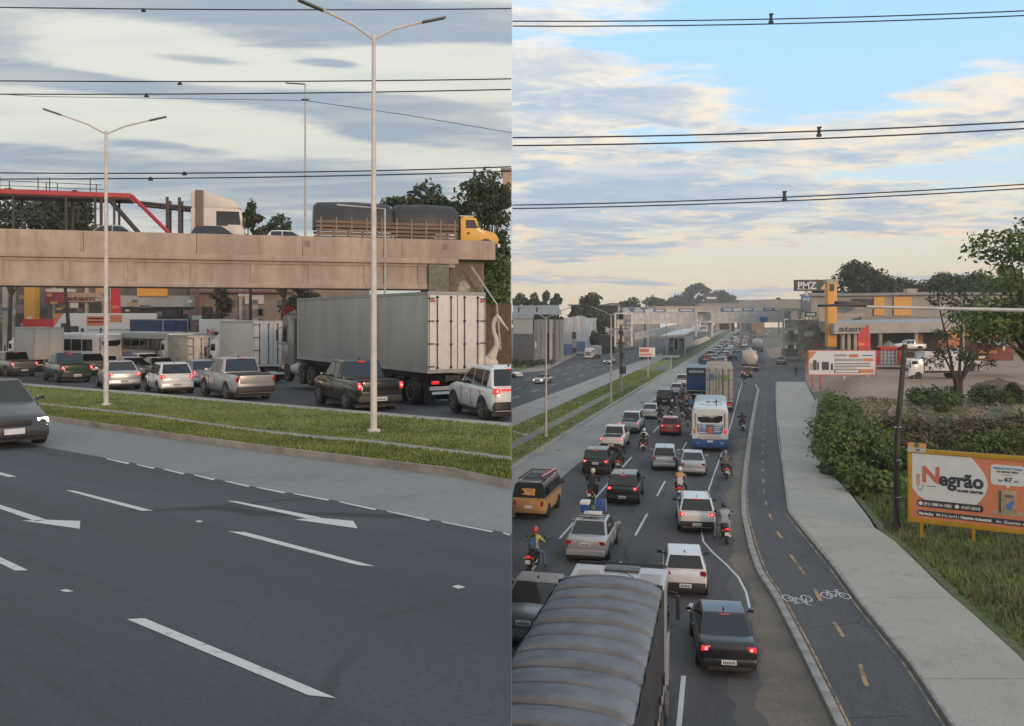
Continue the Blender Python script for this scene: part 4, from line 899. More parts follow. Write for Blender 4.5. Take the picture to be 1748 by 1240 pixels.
# overhead cables
CABLE = mat('cable', (.022, .024, .03), .6, var=0)
def cable(label, p, q, r, sag=0., group=None, n=14):
    t = bpy.data.objects.new('power_cable', None)
    g = G(); g.tube([p.lerp(q, k / n) - Vector((0, 0, sag * 4 * (k / n) * (1 - k / n))) for k in range(n + 1)], r, 5)
    o = obj('power_cable', g.mesh('power_cable'), CABLE); o['label'] = label; o['category'] = 'cable'
    if group: o['group'] = group
    return o
for k, (a, b, c, d_, r) in enumerate(((36.5, 14, 45, 22, .036), (235.5, 203, 249, 215, .042), (350.5, 310, 356.5, 317, .034))):
    nm = ('topmost', 'middle', 'lowest')[k]
    for j, (y0, y1) in enumerate(((a, b), (c, d_))):
        p = P(875, y0, 48); q = P(1960, y0 + (y1 - y0) * 1085 / 874, 44); p.x = .03
        cable('%s cable of the %s pair crossing the blue sky' % (('upper', 'lower')[j], nm), p, q, r, .25, 'cables over the lower avenue')
    px = (1316, 1398, 1339)[k]; f = (px - 875) / 1085; y0 = a + (b - a) * (px - 874) / 874; y1 = c + (d_ - c) * (px - 874) / 874
    s_ = thing('cable_spacer', 'dark spacer clamp on the %s pair of cables' % nm, 'cable spacer', P(px, (y0 + y1) / 2 + 2, 48 - 4 * f), 0, 'clamps on the cables')
    mk('clamp', CABLE, s_, lambda g: (g.box((0, 0, 0), (.14, .14, .42)), g.box((0, 0, -.22), (.24, .16, .14)), g.box((.02, 0, .2), (.22, .16, .08))), bev=.02)
# ---- bank planting
for k, (px, py, rx, ry, rz_, m, lb) in enumerate(((1437, 760, 3.0, 3.4, 3.6, LEAF_MID, 'tall leafy bush against the pavement edging wall'), (1462, 800, 3.6, 2.6, 3.3, LEAF_MID, 'broad bright green bush in front of the wooden pole'), (1508, 790, 2.6, 2.4, 2.4, LEAF_MID, 'rounded bush tucked behind the wooden pole'), (1420, 735, 2.2, 3.2, 3.3, LEAF_MID, 'leafy bush at the far end of the edging wall'), (1487, 842, 2.4, 2.0, 1.5, LEAF_MID, 'low bush spilling down the bank towards the pavement'), (1446, 818, 1.7, 2.0, 1.6, LEAF_MID, 'small bush on the pavement side of the green bushes'), (1535, 800, 2.0, 2.2, 1.5, LEAF_MID, 'low shrub directly behind the top corner of the orange board'))):
    b = onbank(px, py); bush(lb, b - Vector((0, 0, .1)), (rx, ry, rz_), m, 3000, .30, 30 + k, group='bushes on the bank', k=11)
for k, (px, py, rx, ry, rz_, m, lb) in enumerate(((1600, 770, 4.0, 2.2, 1.6, LEAF_DRY, 'tangled dry weeds growing behind the orange board'), (1660, 745, 4.5, 2.0, 1.4, LEAF_DRY, 'dry brown scrub heap on the lot edge'), (1720, 778, 4.0, 2.0, 1.9, LEAF_LIGHT, 'light green leafy patch behind the orange board'), (1620, 700, 1.8, 1.8, 1.5, LEAF_MID, 'young green bush at the foot of the bare tree'), (1588, 690, 2.4, 1.6, 1.7, LEAF_MID, 'spreading green bush to the near side of the bare tree'), (1692, 690, 2.4, 1.6, 1.8, LEAF_LIGHT, 'low palm like plant past the bare tree'), (1728, 690, 1.4, 1.4, 2.0, LEAF_DARK, 'dark leafy sapling at the edge of the dirt yard'), (1560, 745, 2.4, 1.8, 1.4, LEAF_DRY, 'brown weeds by the wooden pole'), (1740, 735, 3, 2, 1.3, LEAF_DRY, 'brown weed clump before the dirt yard'))):
    b = onbank(px, py); bush(lb, b - Vector((0, 0, .1)), (rx, ry, rz_), m, 2000, .26, 60 + k, group='weeds on the lot edge', k=9)
ROCK = mat('broken_concrete', (.25, .20, .165), .95, var=.3, scale=2, bump=.5)
gq = G(); rd = random.Random(5)
for _ in range(240):
    px, py = rd.uniform(1470, 1748), rd.uniform(692, 735); p = onbank(px, py); s_ = rd.uniform(.10, .36)
    gq.box((p.x, p.y, p.z + s_ * .15), (s_ * rd.uniform(.8, 1.8), s_, s_ * rd.uniform(.4, .9)), rz=rd.uniform(0, 3), rx=rd.uniform(-.5, .5), ry=rd.uniform(-.5, .5), top=(rd.uniform(.6, 1), rd.uniform(.6, 1)))
obj('rubble', gq.mesh('rubble', ang=0), ROCK, kind='stuff')
b = onbank(1500, 740); mk('log', WOODP, thing('fallen_branch', 'grey broken branch sticking out of the rubble by the wooden pole', 'branch', b), lambda g: g.tube([(-1.0, 0, 0), (0, .1, 1.0), (1.0, .3, 1.9)], [.12, .10, .05], 7))
# bare tree with tufts
b = onbank(1637, 694); rs_ = random.Random(11)
tr = thing('tree', 'sparse leggy tree with bare stems rising from the rubble', 'tree', b)
tips = []
def stems(g):
    for dx, dy, hh, lean in ((0, 0, 11.4, .6), (-.25, .2, 10.4, -1.2), (.25, .1, 8.6, 1.8), (.1, -.2, 7.2, 2.6), (-.2, -.1, 6.6, -2.0)):
        pts_ = [(dx * .5, dy * .5, -.3), (dx, dy, 2.2), (dx * 2 + lean * .3, dy * 2, hh * .55), (dx * 2 + lean * .8, dy * 3, hh * .85), (dx * 2 + lean, dy * 3, hh)]
        g.tube(pts_, [.24, .15, .10, .06, .02], 7); tips.append(pts_[-1])
        for _ in range(6):
            a = Vector(pts_[2]).lerp(Vector(pts_[4]), rs_.uniform(-.3, .9)); q = a + Vector((rs_.uniform(-1.6, 1.6), rs_.uniform(-1, 1), rs_.uniform(.3, 1.5))); g.tube([a, a.lerp(q, .5) + Vector((0, 0, .1)), q], [.05, .03, .01], 5); tips.append(tuple(q))
    g.tube([(0, 0, -.3), (0, 0, 2.2)], [.36, .27], 9)
mk('trunk', BARK, tr, stems)
cl = [((x, y, z), (rs_.uniform(.35, .9), rs_.uniform(.4, .8), rs_.uniform(.3, .7))) for x, y, z in tips if rs_.random() < .75] + [((-2.2, 0, 3.9), (1.1, .8, .7)), ((-1.4, .2, 4.6), (.9, .7, .6)), ((.4, .2, 8.6), (1.3, 1, 1.2)), ((.4, .1, 10.4), (.7, .7, .9)), ((-1.0, 0, 9.6), (.8, .8, .8))]
obj('crown', np_mesh('crown', *leaf_cloud(cl, 2100, .30, np.random.RandomState(4))), LEAF_DARK, tr)
pp = onbank(1645, 650); mk('pole', GALV, thing('pole', 'thin pale post standing among the stems of the bare tree', 'post', pp), lambda g: g.tube([(0, 0, -.3), (0, 0, 7.2)], .09, 7))
b = P(1760, 640, 62); b.z = bank(b.x, b.y)
tree('large leafy green tree leaning in over the dirt yard', b, 16, 9.5, LEAF_MID, 7000, .34, 8, .35, .35, spread=1.15, gaps=16)
# ---- far right: yard, shop building, signs
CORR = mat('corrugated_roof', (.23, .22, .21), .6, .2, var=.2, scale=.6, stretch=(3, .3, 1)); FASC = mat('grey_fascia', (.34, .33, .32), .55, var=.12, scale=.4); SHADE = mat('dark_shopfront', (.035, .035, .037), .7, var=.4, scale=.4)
YELS = mat('yellow_cladding', (.66, .32, .05), .5, var=.1); REDM = mat('red_paint_sign', (.50, .025, .03), .5, var=.12); BLOCK = mat('pale_render', (.42, .37, .32), .85, var=.15, scale=.4)
def bpx(px, py, d, m, name, parent, w, h, dep, off=0, bev=0):
    """box whose front bottom-left corner shows at (px, py), sizes in photo pixels at depth d"""
    p = P(px, py, d); k = d / F
    return mk(name, m, parent, lambda g: g.b2((p.x, d - off, p.z), (p.x + w * k, d - off + dep, p.z + h * k)), bev=bev)
st = thing('store_building', 'long grey roofed shop building with orange squares on its gable', 'building')
zs = 2.5
def B(name, m, x0, x1, y0, y1, d, dep, bev=0): return bpx(x0, y1, d, m, name, st, x1 - x0, y1 - y0, dep, 0, bev)
B('upper_wall', mat('grey_cladding', (.30, .29, .28), .6, var=.15, scale=.25, stretch=(6, 1, .4)), 1372, 1800, 505, 600, 196, .8)
mk('roof', CORR, st, lambda g: (lambda a, b, c, e: g.add([a, b, c, e, a + Vector((0, 0, .4)), b + Vector((0, 0, .4)), c + Vector((0, 0, .4)), e + Vector((0, 0, .4))], [(0, 1, 2, 3), (4, 5, 6, 7), (0, 1, 5, 4), (1, 2, 6, 5), (2, 3, 7, 6), (3, 0, 4, 7)]))(P(1365, 506, 195), P(1810, 502, 195), P(1790, 498, 235), P(1388, 502, 235)))
for a, b in ((1492, 1510), (1526, 1556)): B('orange_panel', YELS, a, b, 507, 539, 195.6, .3)
B('low_roof_wall', CORR, 1470, 1740, 541, 552, 188, 1)
mk('canopy', FASC, st, lambda g: (lambda p, q: g.add([p, q, q + Vector((0, 9, .6)), p + Vector((0, 9, .6)), p - Vector((0, 0, 2.0)), q - Vector((0, 0, 2.0)), q + Vector((0, 9, -1.6)), p + Vector((0, 9, -1.6))], [(0, 1, 2, 3), (4, 5, 6, 7), (0, 1, 5, 4), (1, 2, 6, 5), (2, 3, 7, 6), (3, 0, 4, 7)]))(P(1424, 553, 172), P(1722, 548, 172)))
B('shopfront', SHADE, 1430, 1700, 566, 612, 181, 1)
for x in (1437, 1447, 1458, 1501, 1562, 1606, 1650): B('column', BLOCK, x, x + 5, 566, 612, 173, .8)
B('shop_door', YELS, 1562, 1576, 571, 590, 180.7, .2); B('wall_panel', BLOCK, 1605, 1650, 568, 605, 180.6, .2)
letter('atem', st, PRINTK, P(1432, 566, 171.9).x, P(1432, 566, 171.9).z, 1.5, 171.9, 5.0, .03)
B('roof_tank', SHADE, 1460, 1492, 510, 524, 190, 3, bev=.5); B('vent_box', BLOCK, 1549, 1566, 493, 505, 197, 2)
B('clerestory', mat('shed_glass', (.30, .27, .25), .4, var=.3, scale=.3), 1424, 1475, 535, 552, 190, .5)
tt = thing('sign_tower', 'tall orange yellow sign tower rising beside the shop building', 'sign tower', (0, 0, 0))
bpx(1413, 592, 174, YELS, 'tower', tt, 16, 109, 1.6, bev=.05); bpx(1411, 483, 174, FASC, 'cap', tt, 20, 6, 1.8); p = P(1416, 497, 173.9); bpx(1416, 497, 173.95, PRINTK, 'emblem', tt, 8, 12, .06)
pm = thing('shop_sign', 'black PMZ sign board with white letters above the shop', 'sign board', (0, 0, 0))
bpx(1357, 497, 186, mat('sign_black', (.03, .032, .036), .5), 'board', pm, 70, 19, .8); p = P(1361, 493.5, 185.8); letter('PMZ', pm, PRINTW, p.x, p.z, 2.1, p.y, 32 * 186 / F, .05)
bpx(1361, 491.5 + 3, 185.9, PRINTW, 'underline', pm, 33, 1, .05); p = P(1400, 496, 185.9)
mk('arrow', mat('sign_tan', (.50, .36, .25), .5), pm, lambda g: g.add([(p.x + a * 186 / F, p.y, p.z + b * 186 / F) for a, b in ((0, 2), (8, 12), (18, 14), (10, 6), (12, 1))], [(0, 1, 2, 3, 4)])); bpx(1375, 520, 186.3, GALV, 'post', pm, 4, 40, .4); bpx(1376, 610, 186.4, GALV, 'post', pm, 3, 95, .4)
pn = thing('pylon_sign', 'blue and white upright panel below the black sign board', 'sign board', (0, 0, 0))
bpx(1369, 533, 184, mat('panel_slate', (.09, .12, .17), .5), 'panel', pn, 16, 20, .6); bpx(1369, 513, 184, PRINTB, 'panel_top', pn, 16, 8, .62); p = P(1370, 514, 183.8); letter('PMZ', pn, PRINTW, p.x, p.z, .8, p.y, 1.5, .02)
for x in (1370, 1383): bpx(x, 612, 184.2, GALV, 'post', pn, 1.5, 80, .2)
# clutter of signs and posts between footbridge and shop
ck = thing('sign_cluster', 'cluttered dark hoarding with small signs between footbridge tower and shop', 'hoarding', (0, 0, 0))
bpx(1368, 612, 180, mat('hoarding_grey', (.16, .145, .13), .8, var=.4, scale=.8), 'wall', ck, 42, 66, 2); bpx(1374, 541, 179.8, PRINTK, 'sign', ck, 20, 8, .1); bpx(1377, 539, 179.7, PRINTW, 'sign_print', ck, 14, 4, .06); bpx(1373, 575, 179.7, FASC, 'lower_sign', ck, 16, 9, .2); bpx(1390, 590, 179.6, REDM, 'red_mark', ck, 6, 4, .1); bpx(1398, 560, 179.5, BLOCK, 'pillar', ck, 10, 40, .3); bpx(1402, 566, 179.2, REDM, 'bunting', ck, 12, 6, .05)
fl = thing('feather_flag', 'tall curved red feather banner beside the shop canopy', 'flag', (0, 0, 0))
p0 = P(1466, 602, 160)
def flg(g):
    k = 160 / F; o = [(0, 0), (19, 3), (20, 22), (17, 48), (12, 44), (4, 38), (-2, 28)]
    n_ = len(o); g.add([(p0.x + a * k, 160, p0.z + b * k) for a, b in o] + [(p0.x + a * k, 160.06, p0.z + b * k) for a, b in o], [tuple(range(n_)), tuple(range(n_, 2 * n_))[::-1]] + [(i, (i + 1) % n_, (i + 1) % n_ + n_, i + n_) for i in range(n_)])
mk('banner', REDM, fl, flg); bpx(1464, 590 + 2, 159.9, mat('flag_red_bright', (.72, .03, .04), .5), 'print', fl, 20, 9, .05); bpx(1466, 590, 159.8, YELS, 'print', fl, 9, 4, .05)
mk('pole', GALV, fl, lambda g: g.tube([(p0.x + 2.1, 160.1, bank(p0.x, 160) - .2), (p0.x + 2.1, 160.1, p0.z + 3), (p0.x + 1.9, 160.1, p0.z + 5)], .05, 6))
for k in range(5): mk('seam', PRINTO, fl, lambda g: g.b2((p0.x + .1, 159.93, p0.z + .6 + k * .8), (p0.x + 1.8, 159.99, p0.z + .68 + k * .8)))
ga = thing('gate_arch', 'red framed gate with a white grid beside the pebble heap', 'gate', (0, 0, 0))
for a, b, c, e in ((1497, 620, 6, 30), (1532, 620, 6, 30), (1497, 592 + 6, 41, 6)): bpx(a, b + (0 if c == 41 else 4), 130, REDM, 'frame', ga, c, e, .5)
for k in range(5): bpx(1504 + k * 6.5, 622, 130.1, PRINTW, 'grid_bar', ga, 1.2, 24, .1)
for k in range(4): bpx(1503, 602 + k * 6, 130.2, PRINTW, 'grid_bar', ga, 29, 1, .1)
bpx(1503, 622, 130.6, mat('pale_sheet', (.36, .37, .38), .7), 'backing', ga, 29, 24, .1)
def heap(name, label, px, py, d, w, h, m):
    p = P(px, py, d); t = thing(name, label, 'heap', (p.x, p.y, p.z)); rr = np.random.RandomState(int(px)); k = d / F
    g = G(); n_ = 14
    for i in range(7):
        f = i / 6
        g.v += [((1 - f ** 1.2) * w * k / 2 * math.cos(a) * rr.uniform(.9, 1.1), (1 - f ** 1.2) * w * k / 2 * math.sin(a), f ** .8 * h * k * rr.uniform(.95, 1.05)) for a in (2 * math.pi * j / n_ for j in range(n_))]
    for i in range(6):
        for j in range(n_): g.f.append((i * n_ + j, i * n_ + (j + 1) % n_, (i + 1) * n_ + (j + 1) % n_, (i + 1) * n_ + j))
    obj('mound', g.mesh('mound', ang=60), m, t)
heap('gravel_heap', 'grey pebble heap behind the red gate', 1518, 622, 136, 66, 40, ROCK)
heap('earth_heap', 'brown earth heap past the bare tree in the dirt yard', 1705, 662, 92, 90, 16, mat('dark_earth', (.13, .085, .06), .95, var=.3, bump=.4))
# second advertising board
b2 = thing('billboard', 'white product board with orange edges at the junction corner', 'billboard', (0, 0, 0))
d2 = 116.0
bpx(1379, 641, d2, PRINTO, 'frame', b2, 117, 43, .25); bpx(1381, 639.5, d2 - .03, BWHITE, 'panel', b2, 113, 40, .1)
p = P(1380, 600.5, d2 - .06); k_ = d2 / F
mk('corner_print', ORANGE, b2, lambda g: g.add([(p.x + a * k_, p.y, p.z + b * k_) for a, b in ((1, 0), (14, 0), (1, -15))], [(0, 1, 2)]))
for a, b, c, e, m in ((1388, 632, 6, 17, PRINTK), (1395, 632, 3, 13, PRINTK), (1382.5, 632, 6, 12, mat('print_grey', (.30, .31, .33), .5)), (1403, 632, 12, 14, PRINTK), (1418, 632, 4, 11, PRINTK), (1424, 609, 22, 4, mat('print_grey', (.3, .31, .33), .5)), (1449, 610, 16, 5, PRINTO), (1471, 608, 19, 2, PRINTB), (1424, 617, 48, 4.5, mat('print_grey', (.3, .31, .33), .5)), (1473, 617, 18, 5, ORANGE), (1424, 622, 62, 1.5, PRINTK), (1424, 626, 62, 1.5, PRINTK), (1424, 629, 36, 1, PRINTK), (1424, 637, 44, 6, PRINTK), (1426, 636, 40, 3.5, PRINTW), (1468, 637, 23, 6.5, ORANGE)):
    bpx(a, b, d2 - .05 - .01 * (m is PRINTW), m, 'print', b2, c, e, .03)
for x in (1386, 1400, 1440, 1480): bpx(x, 665, d2 + .1, PRINTO if x < 1405 else GALV, 'post', b2, 3, 26, .25)
# container stall row and yard fittings at the right edge
rw = thing('roadside_stall', 'low brick red stall with yellow lettering and grey lean-to roof', 'stall', (0, 0, 0))
BRK = mat('brick_red_wall', (.22, .075, .055), .85, var=.2, scale=1.5)
bpx(1668, 616, 118, BRK, 'wall', rw, 62, 38, 4); mk('roof', CORR, rw, lambda g: (lambda p: g.box((p.x + 1.5, p.y, p.z), (5.4, 4, .15), ry=.12, rx=.18))(P(1668, 583, 117))); letter('ACAI', rw, YELS, P(1671, 603, 117.9).x, P(1671, 603, 117.9).z, .55, 117.9, 2.4, .02); bpx(1668, 612, 117.95, SHADE, 'counter', rw, 10, 12, .1); bpx(1671, 612, 117.9, PRINTW, 'print', rw, 12, 4, .05); bpx(1712, 598, 117.9, PRINTW, 'window', rw, 4, 8, .08)
bpx(1689, 576, 118.2, REDM, 'sign', rw, 17, 9, .3)
ob = thing('shed', 'small orange shed in front of the shop wall', 'shed', (0, 0, 0))
bpx(1614, 601, 160, mat('orange_wall', (.45, .19, .09), .8), 'wall', ob, 40, 36, 3); bpx(1614, 575, 159.9, YELS, 'sign', ob, 34, 8, .2); bpx(1612, 566, 159.5, CORR, 'roof', ob, 44, 2, 4)
yl = thing('shed', 'yellow fronted shed roof showing over the brick red stall', 'shed', (0, 0, 0))
bpx(1666, 590, 150, YELS, 'wall', yl, 36, 28, 3); bpx(1684, 575, 149.9, BEIGEP, 'awning', yl, 24, 13, .4)
# ---- trees behind the shops
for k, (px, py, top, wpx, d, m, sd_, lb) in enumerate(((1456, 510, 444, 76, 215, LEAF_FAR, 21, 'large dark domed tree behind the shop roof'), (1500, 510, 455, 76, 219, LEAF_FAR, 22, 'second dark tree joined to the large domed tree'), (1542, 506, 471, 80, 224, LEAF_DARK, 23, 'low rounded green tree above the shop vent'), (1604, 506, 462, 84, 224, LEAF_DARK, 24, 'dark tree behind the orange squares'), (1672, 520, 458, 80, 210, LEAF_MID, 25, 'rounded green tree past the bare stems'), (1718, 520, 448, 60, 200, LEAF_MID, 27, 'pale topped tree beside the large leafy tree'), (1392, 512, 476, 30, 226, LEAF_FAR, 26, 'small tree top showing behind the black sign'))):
    p = P(px, py, d); p.z = 2; h_ = P(px, top, d).z - 2
    tree(lb, p, h_, wpx * d / F, m, 6000, .85, sd_, .5, .3, group='trees behind the shop', spread=1.25, gaps=24, zlo=.52, taper=.3)
# ---- footbridge with ramp towers
FB = mat('footbridge_mesh', (.55, .535, .51), .6, .1, var=.18, scale=.6, stretch=(1, 1, 4)); WSTEEL = mat('white_steel', (.60, .59, .56), .5, var=.1)
fb = thing('footbridge', 'long grey pedestrian bridge with blue and white banners across the avenue', 'footbridge', (0, 0, 0))
dF = 214.0
def FBx(name, m, x0, x1, y0, y1, off=0, dep=3.0, bev=0, par=None): return bpx(x0, y1, dF + off, m, name, par or fb, x1 - x0, y1 - y0, dep, 0, bev)
def sidepanel(x0, x1, y0l, y0r, y1l, y1r, m, name, off, dep=.12):
    a, b, c, e = P(x0, y1l, dF + off), P(x1, y1r, dF + off), P(x1, y0r, dF + off), P(x0, y0l, dF + off); v = Vector((0, dep, 0))
    mk(name, m, fb, lambda g: g.add([a, b, c, e, a + v, b + v, c + v, e + v], [(0, 1, 2, 3), (4, 5, 6, 7), (0, 1, 5, 4), (1, 2, 6, 5), (2, 3, 7, 6), (3, 0, 4, 7)]))
sidepanel(1075, 1186, 535, 533, 552, 550, FB, 'parapet', 0); sidepanel(1075, 1186, 535, 533, 552, 550, FB, 'parapet', 3)
sidepanel(1216, 1338, 533, 531, 550, 548.5, FB, 'parapet', 0); sidepanel(1216, 1338, 533, 531, 550, 548.5, FB, 'parapet', 3)
sidepanel(1070, 1340, 551.5, 548.5, 553.5, 550.5, WSTEEL, 'deck_beam', -.1, 3.4)
for k, (x0, x1) in enumerate(((1078, 1101), (1115, 1137), (1158, 1185), (1232, 1252), (1266, 1286), (1303, 1322))):
    yy_ = 533.5 - (x0 - 1078) * .013; sidepanel(x0, x1, yy_ - 5, yy_ - 5.3, yy_, yy_ - .3, PRINTB, 'banner', -.1); sidepanel(x0 + 4, x1 - 3, yy_ - 3.8, yy_ - 4.0, yy_ - 1.4, yy_ - 1.6, PRINTW, 'banner_print', -.16, .05)
for x0, x1 in ((1101, 1115), (1137, 1158), (1252, 1266), (1286, 1303), (1322, 1334)): sidepanel(x0, x1, 528.5 - (x0 - 1101) * .008, 528.5 - (x1 - 1101) * .008, 533 - (x0 - 1101) * .012, 533 - (x1 - 1101) * .012, WSTEEL, 'banner', -.1)
for k in range(24):
    x = 1080 + k * 11
    if 1184 < x < 1217: continue
    FBx('parapet_post', WSTEEL, x, x + .9, 533 - k * .1, 551 - k * .1, -.12, .1)
FBx('road_sign', PRINTB, 1297, 1310, 541, 549, -.3, .15)
def tower(x0, x1, y0, y1, mid):
    for x in (x0, x1 - 3):
        for o in (0, 5): FBx('tower_post', WSTEEL, x, x + 3, y0, y1, o - .3, .4)
    for y in mid: FBx('tower_beam', WSTEEL, x0 + 3, x1 - 3, y, y + 2.4, -.3, .4); FBx('tower_floor', FB, x0 + 1, x1 - 1, y + 1, y + 2.2, .2, 4.8)
    for y, y2 in zip(mid, mid[1:]):
        if y2 - y > 18: FBx('stair_mesh', FB, x0 + 4, x1 - 4, y2 - 16, y2 - 1, 2.0, .1)
tower(1336, 1367, 528, 596, [528, 562, 586]); tower(1187, 1217, 530, 575, [530, 549]); tower(1049, 1080, 534, 592, [534, 562])
FBx('lift_shaft', FASC, 1349, 1355, 565, 604, 1.5, 2); FBx('foot_plinth', KERB, 1366, 1378, 574, 600, 2, 3); FBx('foot_block', KERB, 1340, 1362, 596, 610, 1, 3)
FBx('pier', WSTEEL, 1210, 1216, 551, 577, .5, 1)
mk('ramp', FB, fb, lambda g: (lambda a, b: g.add([a, b, b + Vector((0, 0, 1.6)), a + Vector((0, 0, 1.6)), a + Vector((0, 2.5, 0)), b + Vector((0, 2.5, 0)), b + Vector((0, 2.5, 1.6)), a + Vector((0, 2.5, 1.6))], [(0, 1, 2, 3), (4, 5, 6, 7), (0, 1, 5, 4), (1, 2, 6, 5), (2, 3, 7, 6), (3, 0, 4, 7)]))(P(1083, 581, dF + 4), P(1186, 557, dF + 30)))
mk('ramp', FB, fb, lambda g: (lambda a, b: g.add([a, b, b + Vector((0, 0, 1.4)), a + Vector((0, 0, 1.4)), a + Vector((0, 2.5, 0)), b + Vector((0, 2.5, 0)), b + Vector((0, 2.5, 1.4)), a + Vector((0, 2.5, 1.4))], [(0, 1, 2, 3), (4, 5, 6, 7), (0, 1, 5, 4), (1, 2, 6, 5), (2, 3, 7, 6), (3, 0, 4, 7)]))(P(1035, 568, dF + 4), P(1075, 590, dF + 8)))
# ---- bus shelter on its platform
sh = thing('bus_shelter', 'bus station with a pale flat canopy on the central platform', 'bus shelter', (0, 0, 0))
pA, pB = gr(1137, 606), gr(1246, 566)
mk('platform', mat('platform_wall', (.16, .155, .15), .85, var=.2), sh, lambda g: g.loft([[(x, y, 0), (x + 4.5, y, 0), (x + 4.5, y, 1.0), (x, y, 1.0)] for x, y in ((pA.x - 1, pA.y), (pA.x + KX * 60 - 1, pA.y + 60), (pA.x + KX * 220, pA.y + 220))]))
mk('ramp_apron', CONC, sh, lambda g: g.quad(gr(1133, 611, .02), gr(1158, 611, .02), gr(1163, 603.5, .02), gr(1140, 603.5, .02)))
kd = pA.y / F
def SH(name, m, x0, x1, y0, y1, off, dep): return bpx(x0, y1, pA.y + off, m, name, sh, x1 - x0, y1 - y0, dep)
z1 = P(1140, 577, pA.y).z
mk('canopy', WSTEEL, sh, lambda g: g.loft([[(x - 1.2, y, z1 + q), (x + 5.6, y, z1 + .5 + q), (x + 5.6, y, z1 + .9 + q), (x - 1.2, y, z1 + .45 + q)] for x, y, q in ((pA.x - 1.6, pA.y - 6, .2), (pA.x - 1 + KX * 30, pA.y + 30, .5), (pA.x + KX * 60, pA.y + 60, 1.3))]))
mk('side_wall', FASC, sh, lambda g: g.loft([[(x + 3.6, y, 1), (x + 3.8, y, 1), (x + 3.8, y, z1 - .1), (x + 3.6, y, z1 - .1)] for x, y in ((pA.x, pA.y + 1), (pA.x + KX * 52, pA.y + 52))]))
SH('end_wall', SHADE, 1143, 1168, 578, 603, 3, .3); SH('blue_panel', PRINTB, 1144, 1151, 581, 596, 2.8, .1); SH('route_map', PRINTW, 1146, 1149, 583, 586, 2.7, .05); SH('route_map', PRINTW, 1145.5, 1149.5, 588, 592, 2.7, .05)
for x in (1138, 1150, 1157, 1168): SH('post', WSTEEL, x, x + 1.6, 576, 606, 1, .25)
SH('glass_door', mat('pale_glass', (.22, .24, .25), .2), 1158, 1166, 582, 603, 2.7, .1); SH('turnstile', GALV, 1152, 1156, 598, 605, .6, .5)
for k in range(9): mk('fence_panel', WSTEEL, sh, lambda g: g.b2((pA.x + 3.5 + KX * (60 + k * 9), pA.y + 60 + k * 9, 1), (pA.x + 3.6 + KX * (60 + k * 9) + 2, pA.y + 60.2 + k * 9, 2.3)))
# long barrier between bus lane and carriageway
br = thing('barrier_wall', 'low dark concrete barrier dividing bus lane from traffic', 'barrier', (0, 0, 0))
mk('wall', mat('barrier_dark', (.10, .10, .105), .85, var=.2), br, lambda g: g.loft([[sl(-12.9, y, 0), sl(-12.5, y, 0), sl(-12.55, y, 1.2), sl(-12.85, y, 1.2)] for y in (200, 300, 420, 560)]))
# station beyond the footbridge
s2 = thing('station_hall', 'grey station hall beyond the pedestrian bridge', 'building', (0, 0, 0))
bpx(1222, 565, 330, FASC, 'wall', s2, 26, 16, 2); bpx(1229, 563, 329.8, SHADE, 'window', s2, 16, 10, .3); bpx(1218, 550, 328, WSTEEL, 'roof', s2, 34, 2, 4); bpx(1196, 562, 329, PRINTB, 'sign', s2, 10, 4, .3); bpx(1190, 566, 331, WSTEEL, 'screen_wall', s2, 32, 10, 1); bpx(1246, 566, 332, STEELD, 'pier', s2, 8, 18, 4)
ovp = thing('overpass', 'distant concrete road overpass crossing behind the pedestrian bridge', 'overpass', (0, 0, 0))
OVC = mat('far_concrete', (.27, .26, .25), .9, var=.12, scale=.2)
bpx(1194, 527, 480, OVC, 'girder', ovp, 172, 9, 12); bpx(1262, 518, 490, OVC, 'parapet', ovp, 100, 6, 12); bpx(1240, 512 + 8, 500, OVC, 'parapet', ovp, 130, 4, 3)
for x in (1200, 1262, 1350): bpx(x, 562, 484, OVC, 'pier', ovp, 10, 36, 5)
bl = thing('concrete_block', 'brown concrete abutment under the distant overpass', 'abutment', (0, 0, 0)); bpx(1270, 566, 470, OVC, 'wall', bl, 12, 16, 4); bpx(1283, 570, 465, mat('brown_concrete', (.22, .17, .13), .9), 'wall', bl, 22, 22, 4)
# far hills and roofline
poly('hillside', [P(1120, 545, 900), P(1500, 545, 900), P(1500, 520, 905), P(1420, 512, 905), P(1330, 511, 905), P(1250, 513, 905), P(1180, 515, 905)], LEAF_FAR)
# ---- warehouses on the far side of the avenue
GRW = mat('grey_sheet_wall', (.20, .22, .235), .7, .1, var=.18, scale=.5, stretch=(4, 4, .5)); SLATE = mat('dark_shutter', (.075, .085, .10), .6, .2, var=.12, scale=.4, stretch=(.3, 1, 5)); PALEW = mat('stained_white_wall', (.46, .49, .52), .8, var=.3, scale=.25, stretch=(2, 2, .6)); BLUEW = mat('blue_wall', (.10, .18, .35), .75, var=.15, scale=.5)
wh = thing('warehouse', 'grey sheet metal warehouse with dark roller shutter', 'warehouse', (0, 0, 0))
def WH(name, m, x0, x1, y0, y1, d, dep, par=None): return bpx(x0, y1, d, m, name, par or wh, x1 - x0, y1 - y0, dep)
WH('upper_wall', mat('pale_sheet_wall', (.30, .32, .335), .65, .1, var=.15, scale=.5, stretch=(4, 4, .5)), 876, 910, 543, 570, 204, 14); 
for k in range(9): WH('shutter_slat', SLATE, 876, 912, 570 + k * 5, 574.7 + k * 5, 204 - (k % 2) * .12, 1.0)
WH('side_wall', GRW, 912, 962, 546, 620, 205, 14); WH('doorway', SHADE, 934, 945, 570, 618, 204.8, .3); WH('wall_post', BLOCK, 938, 943, 546, 618, 204.2, .6); WH('pilaster', GRW, 948, 950, 546, 618, 204.6, .5); WH('notice', PRINTW, 913, 916, 584, 594, 204.9, .1)
